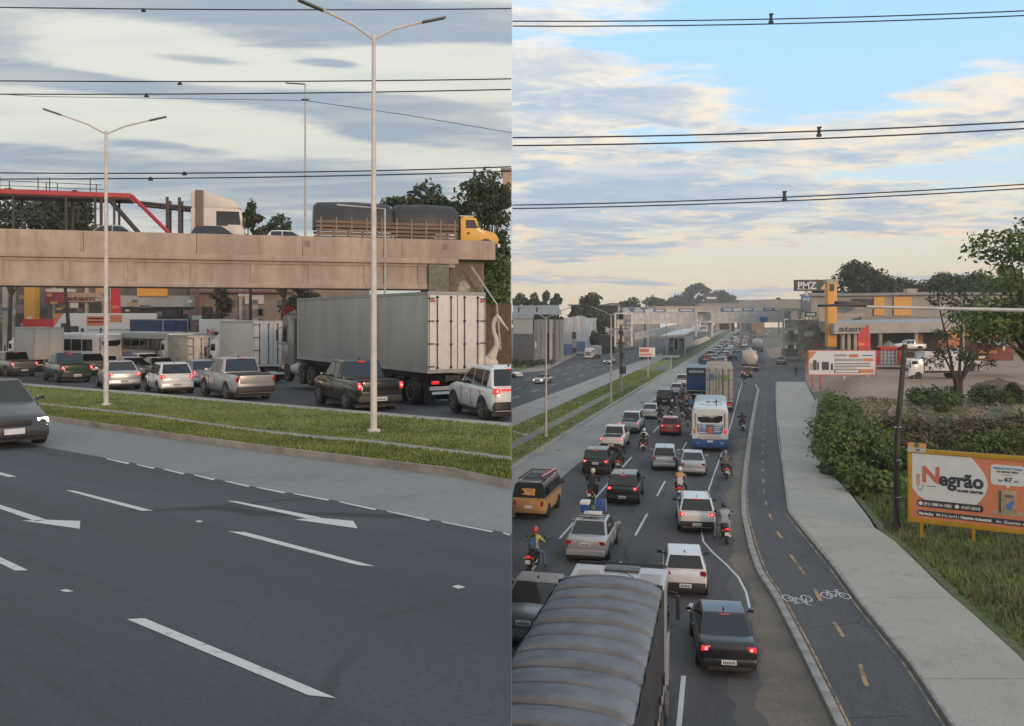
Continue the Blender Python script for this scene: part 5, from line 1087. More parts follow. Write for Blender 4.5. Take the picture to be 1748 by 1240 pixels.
for k in range(6): WH('wall_seam', SLATE, 915 + k * 8, 915.6 + k * 8, 547, 600, 204.9, .1)
mk('roof', CORR, wh, lambda g: (lambda a, b, c, e: g.add([a, b, c, e], [(0, 1, 2, 3)]))(P(876, 537, 208), P(960, 537, 208), P(952, 521, 250), P(876, 522, 250)))
mk('roof', CORR, wh, lambda g: (lambda a, b, c, e: g.add([a, b, c, e], [(0, 1, 2, 3)]))(P(876, 544, 203.6), P(911, 544, 203.6), P(911, 537, 208), P(876, 537, 208)))
for x in (884, 915): WH('skylight', SHADE, x, x + 3, 525, 533, 212, .4)
hs = thing('painted_building', 'stained white corner building with a blue painted base', 'building', (0, 0, 0))
WH('wall', PALEW, 962, 1000, 543, 604, 246, 1, hs); mk('side_wall', PALEW, hs, lambda g: (lambda a, b: g.add([a, b, b + Vector((6, 22, 0)), a + Vector((6, 22, 0))], [(0, 1, 2, 3)]))(P(1000, 604, 246), P(1000, 543, 246)))
mk('parapet', PALEW, hs, lambda g: (lambda p, k: g.prism([(0, 0), (38, 0), (38, 2), (28, 4), (8, 0.5)], lambda u, v, w: (p.x + u * k, p.y + w, p.z + v * k), 0, .5))(P(962, 543, 246), 246 / F))
WH('base_panel', BLUEW, 960, 977, 588, 606, 245.8, .2, hs); WH('base_panel', BLUEW, 985, 999, 583, 600, 245.8, .2, hs); WH('window', SHADE, 977, 983, 567, 579, 245.8, .2, hs); WH('door', SHADE, 977, 984, 594, 602, 245.7, .2, hs); WH('wall_strip', FASC, 977, 984, 579, 594, 245.75, .2, hs); WH('sill', PALEW, 976, 984, 579, 580, 245.6, .4, hs)
sd2 = thing('arched_sheds', 'row of arched barrel roof sheds behind the footbridge stair', 'shed', (0, 0, 0))
for k in range(4):
    p = P(1046 + k * 22, 537, 300); r_ = 12 * 300 / F * (1.5 if k == 0 else 1)
    mk('barrel_roof', mat('grey_barrel', (.16, .16, .16), .7, var=.2), sd2, lambda g: g.loft([[(p.x + r_ * math.cos(a), y, p.z + r_ * 1.1 * math.sin(a)) for a in (math.pi * j / 10 for j in range(11))] for y in (300, 330)], cap=False, close=False))
    mk('gable', PALEW, sd2, lambda g: g.add([(p.x + r_ * .94 * math.cos(a), 300.4, p.z + r_ * 1.03 * math.sin(a)) for a in (math.pi * j / 10 for j in range(11))], [tuple(range(11))])); mk('wall', FASC, sd2, lambda g: g.b2((p.x - r_, 300.2, 0), (p.x + r_, 329, p.z)))
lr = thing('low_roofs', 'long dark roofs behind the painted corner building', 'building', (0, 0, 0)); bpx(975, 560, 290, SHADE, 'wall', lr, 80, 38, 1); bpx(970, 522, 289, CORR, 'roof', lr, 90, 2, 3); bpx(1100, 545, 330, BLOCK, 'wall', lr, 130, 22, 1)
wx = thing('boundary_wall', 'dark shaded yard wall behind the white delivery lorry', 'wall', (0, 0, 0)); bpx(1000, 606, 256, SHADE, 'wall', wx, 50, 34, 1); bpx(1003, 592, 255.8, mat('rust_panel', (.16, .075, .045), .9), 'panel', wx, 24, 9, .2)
hd = bush('low hedge in front of the grey warehouse', P(905, 626, 182) - Vector((0, 0, .3)), (4.5, 1.5, 1.8), LEAF_DARK, 900, .4, 90); hd2 = bush('low planting beside the warehouse doorway', P(930, 622, 186) - Vector((0, 0, .3)), (2.5, 1.4, 1.4), LEAF_DARK, 500, .4, 91)
bw = thing('low_brick_wall', 'low rusty brick wall at the warehouse foot', 'wall', (0, 0, 0)); bpx(876, 628, 183.5, mat('rust_brick', (.26, .12, .075), .9, var=.25), 'wall', bw, 16, 9, .4)
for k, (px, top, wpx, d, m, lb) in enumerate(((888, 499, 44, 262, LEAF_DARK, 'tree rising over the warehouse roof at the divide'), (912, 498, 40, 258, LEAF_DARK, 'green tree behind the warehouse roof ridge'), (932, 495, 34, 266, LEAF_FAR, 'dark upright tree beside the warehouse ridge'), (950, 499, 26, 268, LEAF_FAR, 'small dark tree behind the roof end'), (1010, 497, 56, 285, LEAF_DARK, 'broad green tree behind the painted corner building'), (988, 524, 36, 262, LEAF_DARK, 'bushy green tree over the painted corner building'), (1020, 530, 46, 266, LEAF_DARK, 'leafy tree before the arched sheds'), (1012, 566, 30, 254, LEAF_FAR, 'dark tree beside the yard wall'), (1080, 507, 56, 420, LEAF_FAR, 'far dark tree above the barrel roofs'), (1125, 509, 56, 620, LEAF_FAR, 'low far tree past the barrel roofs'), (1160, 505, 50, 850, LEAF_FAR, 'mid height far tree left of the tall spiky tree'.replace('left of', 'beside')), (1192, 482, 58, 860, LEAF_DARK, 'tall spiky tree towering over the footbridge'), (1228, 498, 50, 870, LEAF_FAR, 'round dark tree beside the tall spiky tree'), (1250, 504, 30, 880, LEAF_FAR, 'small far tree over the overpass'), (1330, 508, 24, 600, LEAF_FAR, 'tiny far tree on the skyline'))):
    p = P(px, 560, d); p.z = 0; h_ = P(px, top, d).z
    tree(lb, p, h_, wpx * d / F, m, 3600 if wpx > 40 else 2600, d * .0034, 40 + k, .5, .42, group='trees along the far skyline', spread=1.15 if k != 11 else .8, gaps=12, clip=(lambda V: V[:, 0] > .05) if px < 900 else None, flat=.5 if k != 11 else 1.2)
sb2 = thing('advertising_panel', 'dark panel with a pale strip among the far trees', 'sign board', (0, 0, 0)); bpx(1202, 518, 700, PRINTK, 'panel', sb2, 24, 18, .5); bpx(1206, 511, 699.5, PRINTW, 'print', sb2, 17, 4, .2)
for x in (1208, 1222): bpx(x, 545, 700.6, STEELD, 'post', sb2, 2, 28, .3)
# ================================================================ right-hand traffic
def put(t, px, py, hd=12., front=False, z=0.0, p=None):
    p = p or gr(px, py, z); a = R(hd); L = t.get('len', 4.0); f = Vector((math.sin(a), math.cos(a), 0))
    t.location = p + f * (L / 2); t.rotation_euler = (0, 0, -a + (math.pi if front else 0)); return t
CJ = 'vehicles queueing on the lower avenue'
def C(kind, name, label, cat, pt, px, py, hd=12., front=False, **k):
    return put(car(kind, name, label, cat, pt, group=k.pop('group', CJ), **k), px, py, hd, front)
C('sedan', 'sedan', 'glossy black saloon with lit tail lights nearest the kerb', 'car', BLACKP, 1244, 1157, 8, scale=1.0)
C('hatch2', 'hatchback', 'white hatchback beside the tarpaulin lorry cab', 'car', WHITEP, 1170, 1021, 9, tails=False, brake3=False, scale=1.02)
C('suv', 'suv', 'white crossover with grey skid plate behind the silver saloon', 'car', WHITEP, 1190, 912, 9, rails=True)
cs_ = C('sedan', 'sedan', 'old silver saloon carrying coolers on its roof rack', 'car', SILVERP, 999, 962, 14, tails=False, brake3=False, plate='gate', scale=1.06)
C('coupe', 'sedan', 'dark old saloon with beige roof beside the tarpaulin lorry', 'car', GREYP, 893, 1108, 14, tails=False, brake3=False, plate='gate', two_tone=mat('beige_vinyl', (.24, .22, .20), .5), scale=1.12)
C('suv', 'suv', 'black crossover with glowing brake lights in the middle lane', 'car', BLACKP, 1062, 863, 13, plate='bumper')
C('suv', 'suv', 'black estate car behind the white pickup at lane edge', 'car', BLACKP, 1016, 812, 13, plate='gate')
C('pickup', 'pickup_truck', 'white pickup with lit brake lights before the black estate', 'pickup truck', WHITEP, 1043, 770, 15, plate='bumper', scale=.98)
C('pickup', 'pickup_truck', 'second white pickup ahead with black bed cover', 'pickup truck', WHITEP, 1073, 741, 15)
C('sedan', 'sedan', 'pale silver saloon beside the bus lane ahead of the pickups', 'car', SILVERP, 1108, 716, 14, tails=False)
C('suv', 'suv', 'black off roader between pale silver saloon and white cars', 'car', BLACKP, 1134, 692, 14, tails=False, scale=1.1)
C('hatch', 'hatchback', 'white hatchback ahead of the black off roader', 'car', WHITEP, 1154, 674, 14, tails=False, lod=0)
C('pickup', 'pickup_truck', 'white pickup beside the blue box lorry', 'pickup truck', WHITEP, 1163, 661, 14, tails=False, lod=0)
C('hatch', 'hatchback', 'bright red hatchback in the middle lane', 'car', REDP, 1144, 744, 12, plate='gate', scale=1.05)
C('wagon', 'estate_car', 'silver compact estate behind the red hatchback', 'car', SILVERP, 1134, 804, 11, tails=False, scale=1.0)
C('sedan', 'sedan', 'silver saloon right behind the white and blue bus', 'car', SILVERP, 1183, 814, 11, tails=False, brake3=False, scale=.98)
# far columns
for px, py, k, pt, lb in ((1205, 628, 'suv', BLACKP, 'black car roof just past the blue box lorry'), (1220, 616, 'wagon', WHITEP, 'white car in the far column by the bus lane'), (1226, 605, 'suv', WHITEP, 'second white car in the far column by the bus lane'), (1214, 622, 'hatch', GREYP, 'grey car squeezed between black and white far cars'), (1235, 598, 'hatch', SILVERP, 'silver car deep in the far column'), (1243, 590, 'sedan', WHITEP, 'white car deep in the far column ahead of the silver one'), (1249, 583.5, 'suv', BGREYP, 'blue grey car far along the bus lane barrier'), (1255, 578, 'sedan', WHITEP, 'tiny white car far along the barrier'), (1260, 573.5, 'hatch', BLACKP, 'tiny dark car far along the barrier'), (1252, 614, 'sedan', BLACKP, 'dark saloon beside the tanker lorry'), (1258, 602, 'hatch', SILVERP, 'silver car beside the tanker front'), (1263, 594, 'suv', BGREYP, 'blue grey car ahead of the tanker lane'), (1268, 586, 'hatch', BEIGEP, 'beige car ahead of the blue grey one'), (1309, 573, 'sedan', WHITEP, 'white car in the right lane under the footbridge'), (1313, 567, 'wagon', WHITEP, 'small white van under the footbridge'), (1318, 562, 'suv', BLUEP, 'tiny blue car beyond the footbridge')):
    C(k, {'suv': 'suv', 'wagon': 'estate_car', 'sedan': 'sedan', 'hatch': 'hatchback'}[k], lb, 'car', pt, px, py, 14, tails=(px * 7) % 3 == 0, lod=0, brake3=False)
C('suv', 'suv', 'bronze brown car turning out of the side street', 'car', BROWNP, 1332, 623, 22, True, lod=0, heads=False)
C('pickup', 'pickup_truck', 'small pickup with orange lights behind the tanker', 'pickup truck', BROWNP, 1275, 645, 14, lod=0)
for px, py, k, pt, lb, hd, hl_ in ((888, 645, 'hatch', WHITEP, 'white hatchback leaving along the warehouse verge', -48, False), (917, 656, 'sedan', SILVERP, 'silver saloon with bright headlights on the opposite road', 24, True), (1036, 622, 'sedan', GREYP, 'grey saloon coming down the opposite road', 24, True), (1100, 614, 'suv', BLACKP, 'dark car on the opposite road before the shelter', 20, False)):
    t = C(k, {'hatch': 'hatchback', 'suv': 'suv', 'sedan': 'sedan'}[k], lb, 'car', pt, px, py, hd, True, lod=0, heads=hl_, tails=False, group='vehicles on the opposite carriageway')
put(box_truck('small white delivery lorry facing us on the forecourt', WHITEP, mat('lorry_box_blue', (.30, .35, .42), .6, var=.2), 4.6, 3.2, 2.3, lod=0, rods=False, group='vehicles on the opposite carriageway', defl=.3), 1004, 613, 26, True)
put(box_truck('white box lorry parked on the dirt yard', WHITEP, mat('clean_white_box', (.58, .59, .60), .5, var=.04), 5.6, 3.4, 2.4, lod=1, rods=False, defl=.0, tails=False), 0, 0, -90, p=Vector((P(1646, 645, 113).x, 113, bank(P(1600, 645, 113).x, 113))))
t = car('pickup', 'pickup_truck', 'white pickup raised on display behind the gravel heap', 'pickup truck', WHITEP, tails=False, lod=0); p = P(1578, 598, 150); put(t, 0, 0, -90, p=Vector((p.x, 150, p.z)))
dp = thing('display_ramp', 'dark stand holding up the white display pickup', 'stand', (p.x - 2.6, 150, bank(p.x, 150))); dz_ = p.z - bank(p.x, 150)
mk('stand', STEELD, dp, lambda g: (*[g.b2((x - .15, y - .15, -.2), (x + .15, y + .15, dz_)) for x in (-1.8, 1.8) for y in (-.8, .8)], g.b2((-2.5, -1, dz_ - .25), (2.5, 1, dz_))))
t = box_truck('white lorry cab parked beside the brick red stall', WHITEP, WHITEP, 5, 3.2, 2.3, lod=0, rods=False, tails=False); p = P(1700, 604, 124); put(t, 0, 0, -80, p=Vector((p.x, 128, bank(p.x, 128))))
# the jam going on into the distance
used = [(o.location.x - KX * o.location.y, o.location.y) for o in COL.objects if o.parent is None and o.get('category') in ('car', 'pickup truck', 'tanker lorry', 'truck') and o.location.y > 150]
DJ = 'distant cars in the long jam'; rj = random.Random(4); pal = [WHITEP, WHITEP, SILVERP, BLACKP, GREYP, SILVERP, WHITEP, BGREYP, REDP, BLACKP]; protos = {}
KIDS_ = lambda o: [c for c in COL.objects if c.parent == o]
for s_, y0_, y1_ in ((-10.9, 168, 430), (-7.3, 190, 430), (-3.9, 300, 430)):
    y = y0_
    while y < y1_:
        if not any(abs(a - s_) < 2 and abs(b - y) < 5.6 for a, b in used) and not (s_ < -10 and y < 178):
            k = rj.choice(('hatch', 'sedan', 'suv', 'wagon')); pc = rj.choice(pal); t = car(k, {'suv': 'suv', 'wagon': 'estate_car', 'sedan': 'sedan', 'hatch': 'hatchback'}[k], 'distant %s %s in the %s of the long queue' % (pc.name.split('_paint')[0].replace('_', ' '), {'suv': 'tall car', 'wagon': 'estate car', 'sedan': 'saloon', 'hatch': 'hatchback'}[k], {-10.9: 'barrier side column', -7.3: 'middle column', -3.9: 'kerb side column'}[s_]), 'car', pc, group=DJ, tails=rj.random() < .4, lod=-1, brake3=False)
            t.location = sl(s_ + rj.uniform(-.3, .3), y, 0); t.rotation_euler = (0, 0, -R(14)); t.scale = (1.2,) * 3
        y += rj.uniform(6.8, 8.0)
# container lorry and blue box lorry
put(box_truck('beige container lorry in front of the bus', WHITEP, mat('beige_container', (.38, .36, .32), .65, var=.15, scale=1.5), 12.0, 4.45, 2.55, 'container_truck', ribs=10, roofm=mat('glow_tinted_roof', (.36, .27, .21), .8, var=.2, scale=.6), cabH=3.2, defl=.3, group=CJ), 1228, 703, 13)  # container roof tinted warm: sunset glow put into its colour
ct = bpy.data.objects['container_truck']; ct.scale = (1.1,) * 3
letter('Z', ct, PRINTB, -.95, 3.25, .8, -7.13, .5, .03); letter('LINE', ct, mat('faded_blue_print', (.16, .24, .36), .7, var=.2), -.62, 3.40, .42, -7.13, .85, .02); mk('green_emblem', mat('emblem_green2', (.14, .24, .06), .7), ct, lambda g: g.add([(.62 + .34 * math.cos(a), -7.13, 3.45 + .24 * math.sin(a)) for a in (k * .4 for k in range(16))], [tuple(range(16))]))
for k in range(5): mk('door_rib', mat('beige_container', (.38, .36, .32)), ct, lambda g: g.b2((-1.05 + k * .5, -7.10, 1.2), (-1.0 + k * .5, -7.06, 4.2)))
bt = put(box_truck('blue box lorry with a pale sign strip beside the container', BLUEP, mat('blue_tarp_wall', (.035, .085, .24), .55, var=.12), 7.2, 4.0, 2.5, roofm=mat('grey_blue_roof', (.20, .23, .27), .6, var=.15), rods=False, tails=False, defl=0, group=CJ), 1189, 682, 14)
mk('sign_strip', mat('pale_strip', (.42, .44, .46), .6), bt, lambda g: g.b2((-.95, -4.70, 3.35), (.95, -4.66, 3.68))); mk('dark_band', mat('dark_band', (.04, .05, .07), .6), bt, lambda g: g.b2((-1.2, -4.69, 2.98), (1.2, -4.662, 3.95)))
# tankers
def tanker(label, px, py, m, Lt=8.5, hd=14, r=1.2):
    t = thing('tanker_truck', label, 'tanker lorry', group=CJ); L = Lt + 2.4; t['len'] = L; y0 = -L / 2; zc_ = 2.15
    n = 20
    mk('tank', m, t, lambda g: g.loft([[(q * r * 1.04 * math.cos(a), y0 + yy_, zc_ + q * r * math.sin(a)) for a in (2 * math.pi * k / n for k in range(n))] for yy_, q in ((.0, .25), (.05, .6), (.18, .9), (.4, 1), (Lt - .3, 1), (Lt, .6))]), ang=50)
    mk('walkway', GALV, t, lambda g: g.b2((-.35, y0 + .6, zc_ + r), (.35, y0 + Lt - .5, zc_ + r + .08)))
    for k in range(3): mk('manhole', GALV, t, lambda g: g.cyl((0, y0 + 1.6 + k * 2.6, zc_ + r + .16), .3, .2))
    for k in range(4): mk('tank_band', GALV, t, lambda g: g.loft([[(r * 1.06 * math.cos(a), y0 + .7 + k * 2.2 + w_, zc_ + r * 1.02 * math.sin(a)) for a in (2 * math.pi * j / n for j in range(n))] for w_ in (0, .08)], cap=False))
    mk('mudguard', STEELD, t, lambda g: [g.b2((q * 1.25 - .28, y0 + .5, 1.05), (q * 1.25 + .03, y0 + 3.2, 1.15)) for q in (-1, 1)], kind='stuff')
    cab_over(t, WHITEP, y0 + Lt + .25, 2.4, 3.0, 1.9); chassis(t, y0 + .1, y0 + L - .3, [y0 + 1.2, y0 + 2.4, y0 + L - 1.2], 2.5, .5, 1.0, 0, single=(y0 + L - 1.2,)); truck_tail(t, y0 + .1, 2.5, .75, False)
    t.scale = (1.18,) * 3; t['len'] = L * 1.18
    return put(t, px, py, hd)
tanker('round backed pinkish tanker lorry ahead of the container', 1281, 634, mat('tank_pink_white', (.50, .43, .38), .4, .2, var=.12))
tanker('second tanker lorry with white end farther up the lane', 1294, 601, mat('tank_white', (.56, .54, .50), .4, .2, var=.1), 7)
put(box_truck('brown backed box lorry far up the lane under the footbridge', BEIGEP, mat('brown_box', (.28, .22, .17), .7, var=.15), 7, 4.2, 2.5, lod=0, rods=False, tails=False, group=CJ), 1297, 577, 14)
# bus
def bus_art(t, y0):
    mk('window_sticker', mat('pale_film', (.34, .35, .36), .5), t, lambda g: g.add([(x, y0 - .016, z) for x, z in ((-.62, 2.70), (-.2, 2.66), (0, 2.58), (.2, 2.68), (.62, 2.72), (.6, 2.64), (.1, 2.5), (-.25, 2.6), (-.62, 2.63))], [tuple(range(9))]))
    mk('advert', mat('advert_blue', (.09, .16, .32), .5, var=.3, scale=3), t, lambda g: g.add([(x, y0 - .012, z) for x, z in ((-.92, 2.02), (-.92, 1.45), (-.70, 1.28), (.70, 1.28), (.92, 1.45), (.92, 2.02))], [tuple(range(6))])); mk('advert_figure', mat('advert_grey', (.26, .32, .40), .5, var=.4, scale=4), t, lambda g: g.b2((-.88, y0 - .02, 1.5), (-.28, y0 - .014, 2.0)))
    mk('advert_figure', PRINTO, t, lambda g: g.add([(x, y0 - .018, z) for x, z in ((-.14, 1.28), (.16, 1.28), (.16, 1.75), (.06, 1.84), (-.06, 1.84), (-.16, 1.72))], [tuple(range(6))])); mk('advert_head', SKINM, t, lambda g: g.cyl((0, y0 - .018, 1.92), .09, .008, 1, 10))
    for k in range(4): mk('advert_lines', PRINTW, t, lambda g: g.b2((.30, y0 - .02, 1.92 - .14 * k), (.30 + (.55, .48, .38, .5)[k], y0 - .014, 1.97 - .14 * k)))
    mk('advert_lines', PRINTW, t, lambda g: g.b2((-.8, y0 - .022, 1.36), (-.25, y0 - .014, 1.43)))
    mk('bumper_panel', mat('panel_cream', (.46, .43, .37), .5), t, lambda g: g.add([(x, y0 - .042, z) for x, z in ((-.86, 1.12), (-.72, .93), (.72, .93), (.86, 1.12), (.62, 1.2), (-.62, 1.2))], [tuple(range(6))]))
def bus(label, px, py, hd, L=11.4, W=2.6, Hb=3.25, pt=None, low=None, sc=1.05, plain=False, grp=None):
    t = thing('bus', label, 'bus', group=grp or CJ); t['len'] = L * sc; t.scale = (sc,) * 3; y0 = -L / 2; hw = W / 2
    def sec(w, zb_, zt): return [(-w, zb_), (-w, zt - .30), (-w + .10, zt - .08), (-w + .32, zt), (w - .32, zt), (w - .10, zt - .08), (w, zt - .30), (w, zb_)]
    mk('body', pt, t, lambda g: g.loft([[(x, y0 + a, z) for x, z in sec(hw * k, .95, Hb - dz)] for a, k, dz in ((0, .975, .14), (.10, .995, .04), (.4, 1, 0), (L - .4, 1, 0), (L - .05, .98, .1), (L, .95, .3))]), ang=40)
    mk('skirt', low, t, lambda g: g.loft([[(-hw * k - .005, y0 + a, .36), (-hw * k - .005, y0 + a, .97), (hw * k + .005, y0 + a, .97), (hw * k + .005, y0 + a, .36)] for a, k in ((-.03, .97), (.1, 1), (L - .2, 1), (L + .02, .96))]), bev=.04)
    mk('rear_window', GLASS, t, lambda g: g.add([(x, y0 - .008 + (.012 if z > 2.6 else 0), z) for x, z in ((-.86, 2.28), (-.62, 2.14), (.62, 2.14), (.86, 2.28), (.93, 2.75), (.88, 2.86), (-.88, 2.86), (-.93, 2.75))], [tuple(range(8))]))
    if not plain: bus_art(t, y0)
    for q in (-1, 1):
        mk('tail_light', TAILON if q > 0 else AMBER, t, lambda g: g.b2((q * 1.10 - .09, y0 - .03, 1.34), (q * 1.10 + .09, y0 + .02, 1.66)), bev=.02); mk('lamp_column', mat('cream_column', (.50, .40, .32), .5), t, lambda g: g.b2((q * 1.10 - .06, y0 - .012, 1.72), (q * 1.10 + .06, y0 + .02, 2.84))); mk('lamp_slot', INK, t, lambda g: g.b2((q * 1.02 - .025, y0 - .016, 1.75), (q * 1.02 + .025, y0 + .02, 2.84)))
        for k in range(7): mk('side_window', GLASS, t, lambda g: g.b2((q * (hw + .006) - .01, y0 + .7 + k * 1.45, 1.75), (q * (hw + .006) + .004, y0 + 2.05 + k * 1.45, 2.72)))
        mk('side_stripe', BLUEP, t, lambda g: g.b2((q * (hw + .004) - .006, y0 + .5, 1.15), (q * (hw + .004) + .004, y0 + L - .6, 1.5)))
        for a in (2.6, L - 2.6): mk('wheel_arch', BLACK, t, lambda g: g.cyl((q * (hw - .1), y0 + a, .55), .58, .235, 0, 18)); wheel(t, q * (hw - .13), y0 + a, .48, .28, 0, rim=GALV)
    for x in (-.15, .35): mk('roof_vent', INK, t, lambda g: g.b2((x - .17, y0 + 4.1, Hb), (x + .17, y0 + 4.5, Hb + .05)), bev=.01)
    mk('roof_ridge', pt, t, lambda g: g.tube([(-.7, y0 + 2.2, Hb + .02), (-.7, y0 + 4.4, Hb + .02), (-.4, y0 + 4.9, Hb + .02), (.6, y0 + 4.9, Hb + .02), (.85, y0 + 4.4, Hb + .02), (.85, y0 + 2.2, Hb + .02)], .04, 6)); mk('roof_seam', STEELD, t, lambda g: (g.b2((-.75, y0 + 2.15, Hb), (.9, y0 + 2.2, Hb + .015)), g.b2((-.3, y0 + 1.1, Hb), (.1, y0 + 1.15, Hb + .02))))
    mk('antenna', INK, t, lambda g: g.b2((.42, y0 + 2.0, Hb), (.50, y0 + 2.1, Hb + .45))); mk('number_plate', PLATE, t, lambda g: g.b2((-.2, y0 - .055, .72), (.2, y0 - .03, .86)))
    if not plain: letter('43', t, PRINTW, .72, .60, .22, y0 - .04, .24); letter('HP', t, PRINTW, -.95, .60, .14, y0 - .04, .18)
    mk('tow_eye', STEELD, t, lambda g: g.box((0, y0 - .03, .5), (.2, .06, .08))); mk('bumper_step', BLACK, t, lambda g: g.b2((-1.1, y0 - .02, .28), (1.1, y0 + .3, .4)))
    return put(t, px, py, hd)
bus('white city bus with royal blue skirt and rear adverts', 1212, 772, 13, pt=mat('bus_white', (.58, .61, .63), .35, var=.04, coat=.4), low=mat('bus_blue', (.025, .09, .27), .35, var=.08, coat=.4))
# camper van
def van(px, py, hd):
    t = thing('camper_van', 'tan and black old camper van with slatted roof rack', 'van', group=CJ); L, W = 4.35, 1.74; t['len'] = L; hw = W / 2; y0 = -L / 2
    def sec(w, z0, z1, k): return [(-w, z0), (-w, z1), (w * 0 - w * k, z1), (w * k, z1), (w, z1), (w, z0)]
    mk('body', TANP, t, lambda g: g.loft([[(-hw * k * .93, y0 + a, zb_), (-hw * k, y0 + a, zb_ + .22), (-hw * k, y0 + a, 1.02), (-hw * k * .985, y0 + a, 1.12), (hw * k * .985, y0 + a, 1.12), (hw * k, y0 + a, 1.02), (hw * k, y0 + a, zb_ + .22), (hw * k * .93, y0 + a, zb_)] for a, k, zb_ in ((0, .93, .46), (.06, .97, .36), (.3, 1, .30), (L - .4, 1, .3), (L - .1, .96, .36), (L, .90, .45))]), ang=50)
    mk('upper_body', BLACKP, t, lambda g: g.loft([[(-hw * .97, y0 + a, 1.12), (-hw * .88, y0 + b_, 1.72), (-hw * .76, y0 + b_ + c, 1.86), (hw * .76, y0 + b_ + c, 1.86), (hw * .88, y0 + b_, 1.72), (hw * .97, y0 + a, 1.12)] for a, b_, c in ((.03, .16, .1), (.3, .4, .1), (L - .4, L - .55, -.1), (L - .03, L - .42, -.12))]), ang=40)
    mk('roof', mat('pale_roof', (.25, .25, .25), .4), t, lambda g: g.b2((-hw * .62, y0 + .25, 1.865), (hw * .62, y0 + .75, 1.885)), bev=.008)
    mk('rear_window', GLASS, t, lambda g: g.quad((-.58, y0 + .04, 1.2), (.58, y0 + .04, 1.2), (.52, y0 + .13, 1.66), (-.52, y0 + .13, 1.66)))
    mk('curtain', mat('warm_curtain', (.52, .27, .10), .8, var=.35, scale=6), t, lambda g: g.add([(-.40, y0 + .044, 1.27), (.32, y0 + .044, 1.25), (.34, y0 + .10, 1.58), (-.10, y0 + .10, 1.6), (-.42, y0 + .10, 1.56), (-.18, y0 + .07, 1.40)], [tuple(range(6))]))
    for q in (-1, 1):
        for k in range(4): mk('side_window', GLASS, t, lambda g: g.add([(q * hw * (.967 - .15 * (z - 1.12)) + q * .012, y0 + y, z) for y, z in ((.45 + k * .92, 1.2), (1.26 + k * .92, 1.2), (1.26 + k * .92 - (.18 if k == 3 else 0), 1.64), (.45 + k * .92, 1.64))], [(0, 1, 2, 3)[::q]]))
        mk('tail_light', TAIL, t, lambda g: g.b2((q * .72 - .06, y0 - .03, .72), (q * .72 + .06, y0 + .03, .98)), bev=.02); mk('trim_strip', BLACK, t, lambda g: g.b2((q * hw - .012 * q, y0 + .1, 1.03), (q * (hw + .01), y0 + L - .2, 1.07)))
        for a in (.95, 3.35): mk('wheel_arch', BLACK, t, lambda g: g.cyl((q * (hw - .11), y0 + a, .36), .38, .235, 0, 16)); wheel(t, q * (hw - .1), y0 + a, .32, .2)
        mk('mirror', BLACK, t, lambda g: (g.box((q * (hw + .14), y0 + L - .55, 1.35), (.14, .06, .2)), g.tube([(q * hw * .95, y0 + L - .5, 1.25), (q * (hw + .12), y0 + L - .55, 1.3)], .015, 5)), bev=.015)
    mk('number_plate', PLATE, t, lambda g: g.b2((-.2, y0 - .03, .60), (.2, y0 - .012, .73))); mk('bumper', mat('tan_dark', (.30, .18, .085), .5), t, lambda g: g.b2((-hw * .95, y0 - .09, .36), (hw * .95, y0 + .08, .50)), bev=.03); mk('engine_lid', TANP, t, lambda g: g.b2((-.5, y0 - .010, .56), (.5, y0 + .02, 1.0)), bev=.01); mk('latch', INK, t, lambda g: g.b2((-.05, y0 - .02, .88), (.05, y0 - .01, .91)))
    rk = mk('roof_rack', BLACK, t, lambda g: (*[g.tube([(q * hw * .80, y0 + .75, 1.98), (q * hw * .80, y0 + L - .75, 1.98)], .022, 6) for q in (-1, 1)], *[g.tube([(-hw * .8, y0 + y, 1.98), (hw * .8, y0 + y, 1.98)], .022, 6) for y in (.75, L - .75)], *[g.tube([(q * hw * .8, y0 + y, 1.84), (q * hw * .8, y0 + y, 1.98)], .018, 5) for q in (-1, 1) for y in (.8, 2.1, L - .8)]))
    for k in range(9): mk('rack_slat', mat('slat_dark', (.05, .05, .055), .6), rk, lambda g: g.b2((-hw * .78 + k * .155, y0 + .78, 1.955), (-hw * .78 + k * .155 + .09, y0 + L - .78, 1.975)))
    mk('rolled_banner', REDP, t, lambda g: g.tube([(hw * .5, y0 + 1.2, 2.02), (hw * .74, y0 + L - .8, 2.06)], .05, 6))
    return put(t, px, py, hd)
van(902, 888, 15)
# roof load of the silver saloon
def on(t, x, y, z): return t.matrix_world @ Vector((x, y, z))
bpy.context.view_layer.update()
a_ = -cs_.rotation_euler[2]
def rest(name, label, cat, x, y, z=1.62): 
    p = on(cs_, x, y, z); return thing(name, label, cat, p, cs_.rotation_euler[2], 'beach load on the silver saloon')
mk('roof_rack', STEELD, cs_, lambda g: (*[g.tube([(q * .52, -.75, 1.52), (q * .52, .35, 1.52)], .018, 6) for q in (-1, 1)], *[g.tube([(-.56, y, 1.50), (.56, y, 1.50)], .018, 6) for y in (-.7, -.35, 0, .3)], *[g.tube([(q * .54, y, 1.42), (q * .54, y, 1.52)], .016, 5) for q in (-1, 1) for y in (-.7, .3)]))
c1 = rest('cooler_box', 'blue cool box with white lid on the silver saloon roof', 'cool box', -.33, -.15); mk('tub', BLUEP, c1, lambda g: g.box((0, 0, .16), (.36, .5, .32), top=(1.06, 1.06)), bev=.03); mk('lid', PRINTW, c1, lambda g: g.box((0, 0, .40), (.42, .56, .14)), bev=.03)
c2 = rest('folded_chair', 'blue folded beach chair on the silver saloon roof', 'folding chair', .32, -.1); mk('fabric', BLUEP, c2, lambda g: g.box((0, 0, .30), (.46, .08, .52), rx=-.25), bev=.02); mk('frame', GALV, c2, lambda g: [g.tube([(q * .24, .08, .02), (q * .24, -.10, .60)], .015, 6) for q in (-1, 1)])
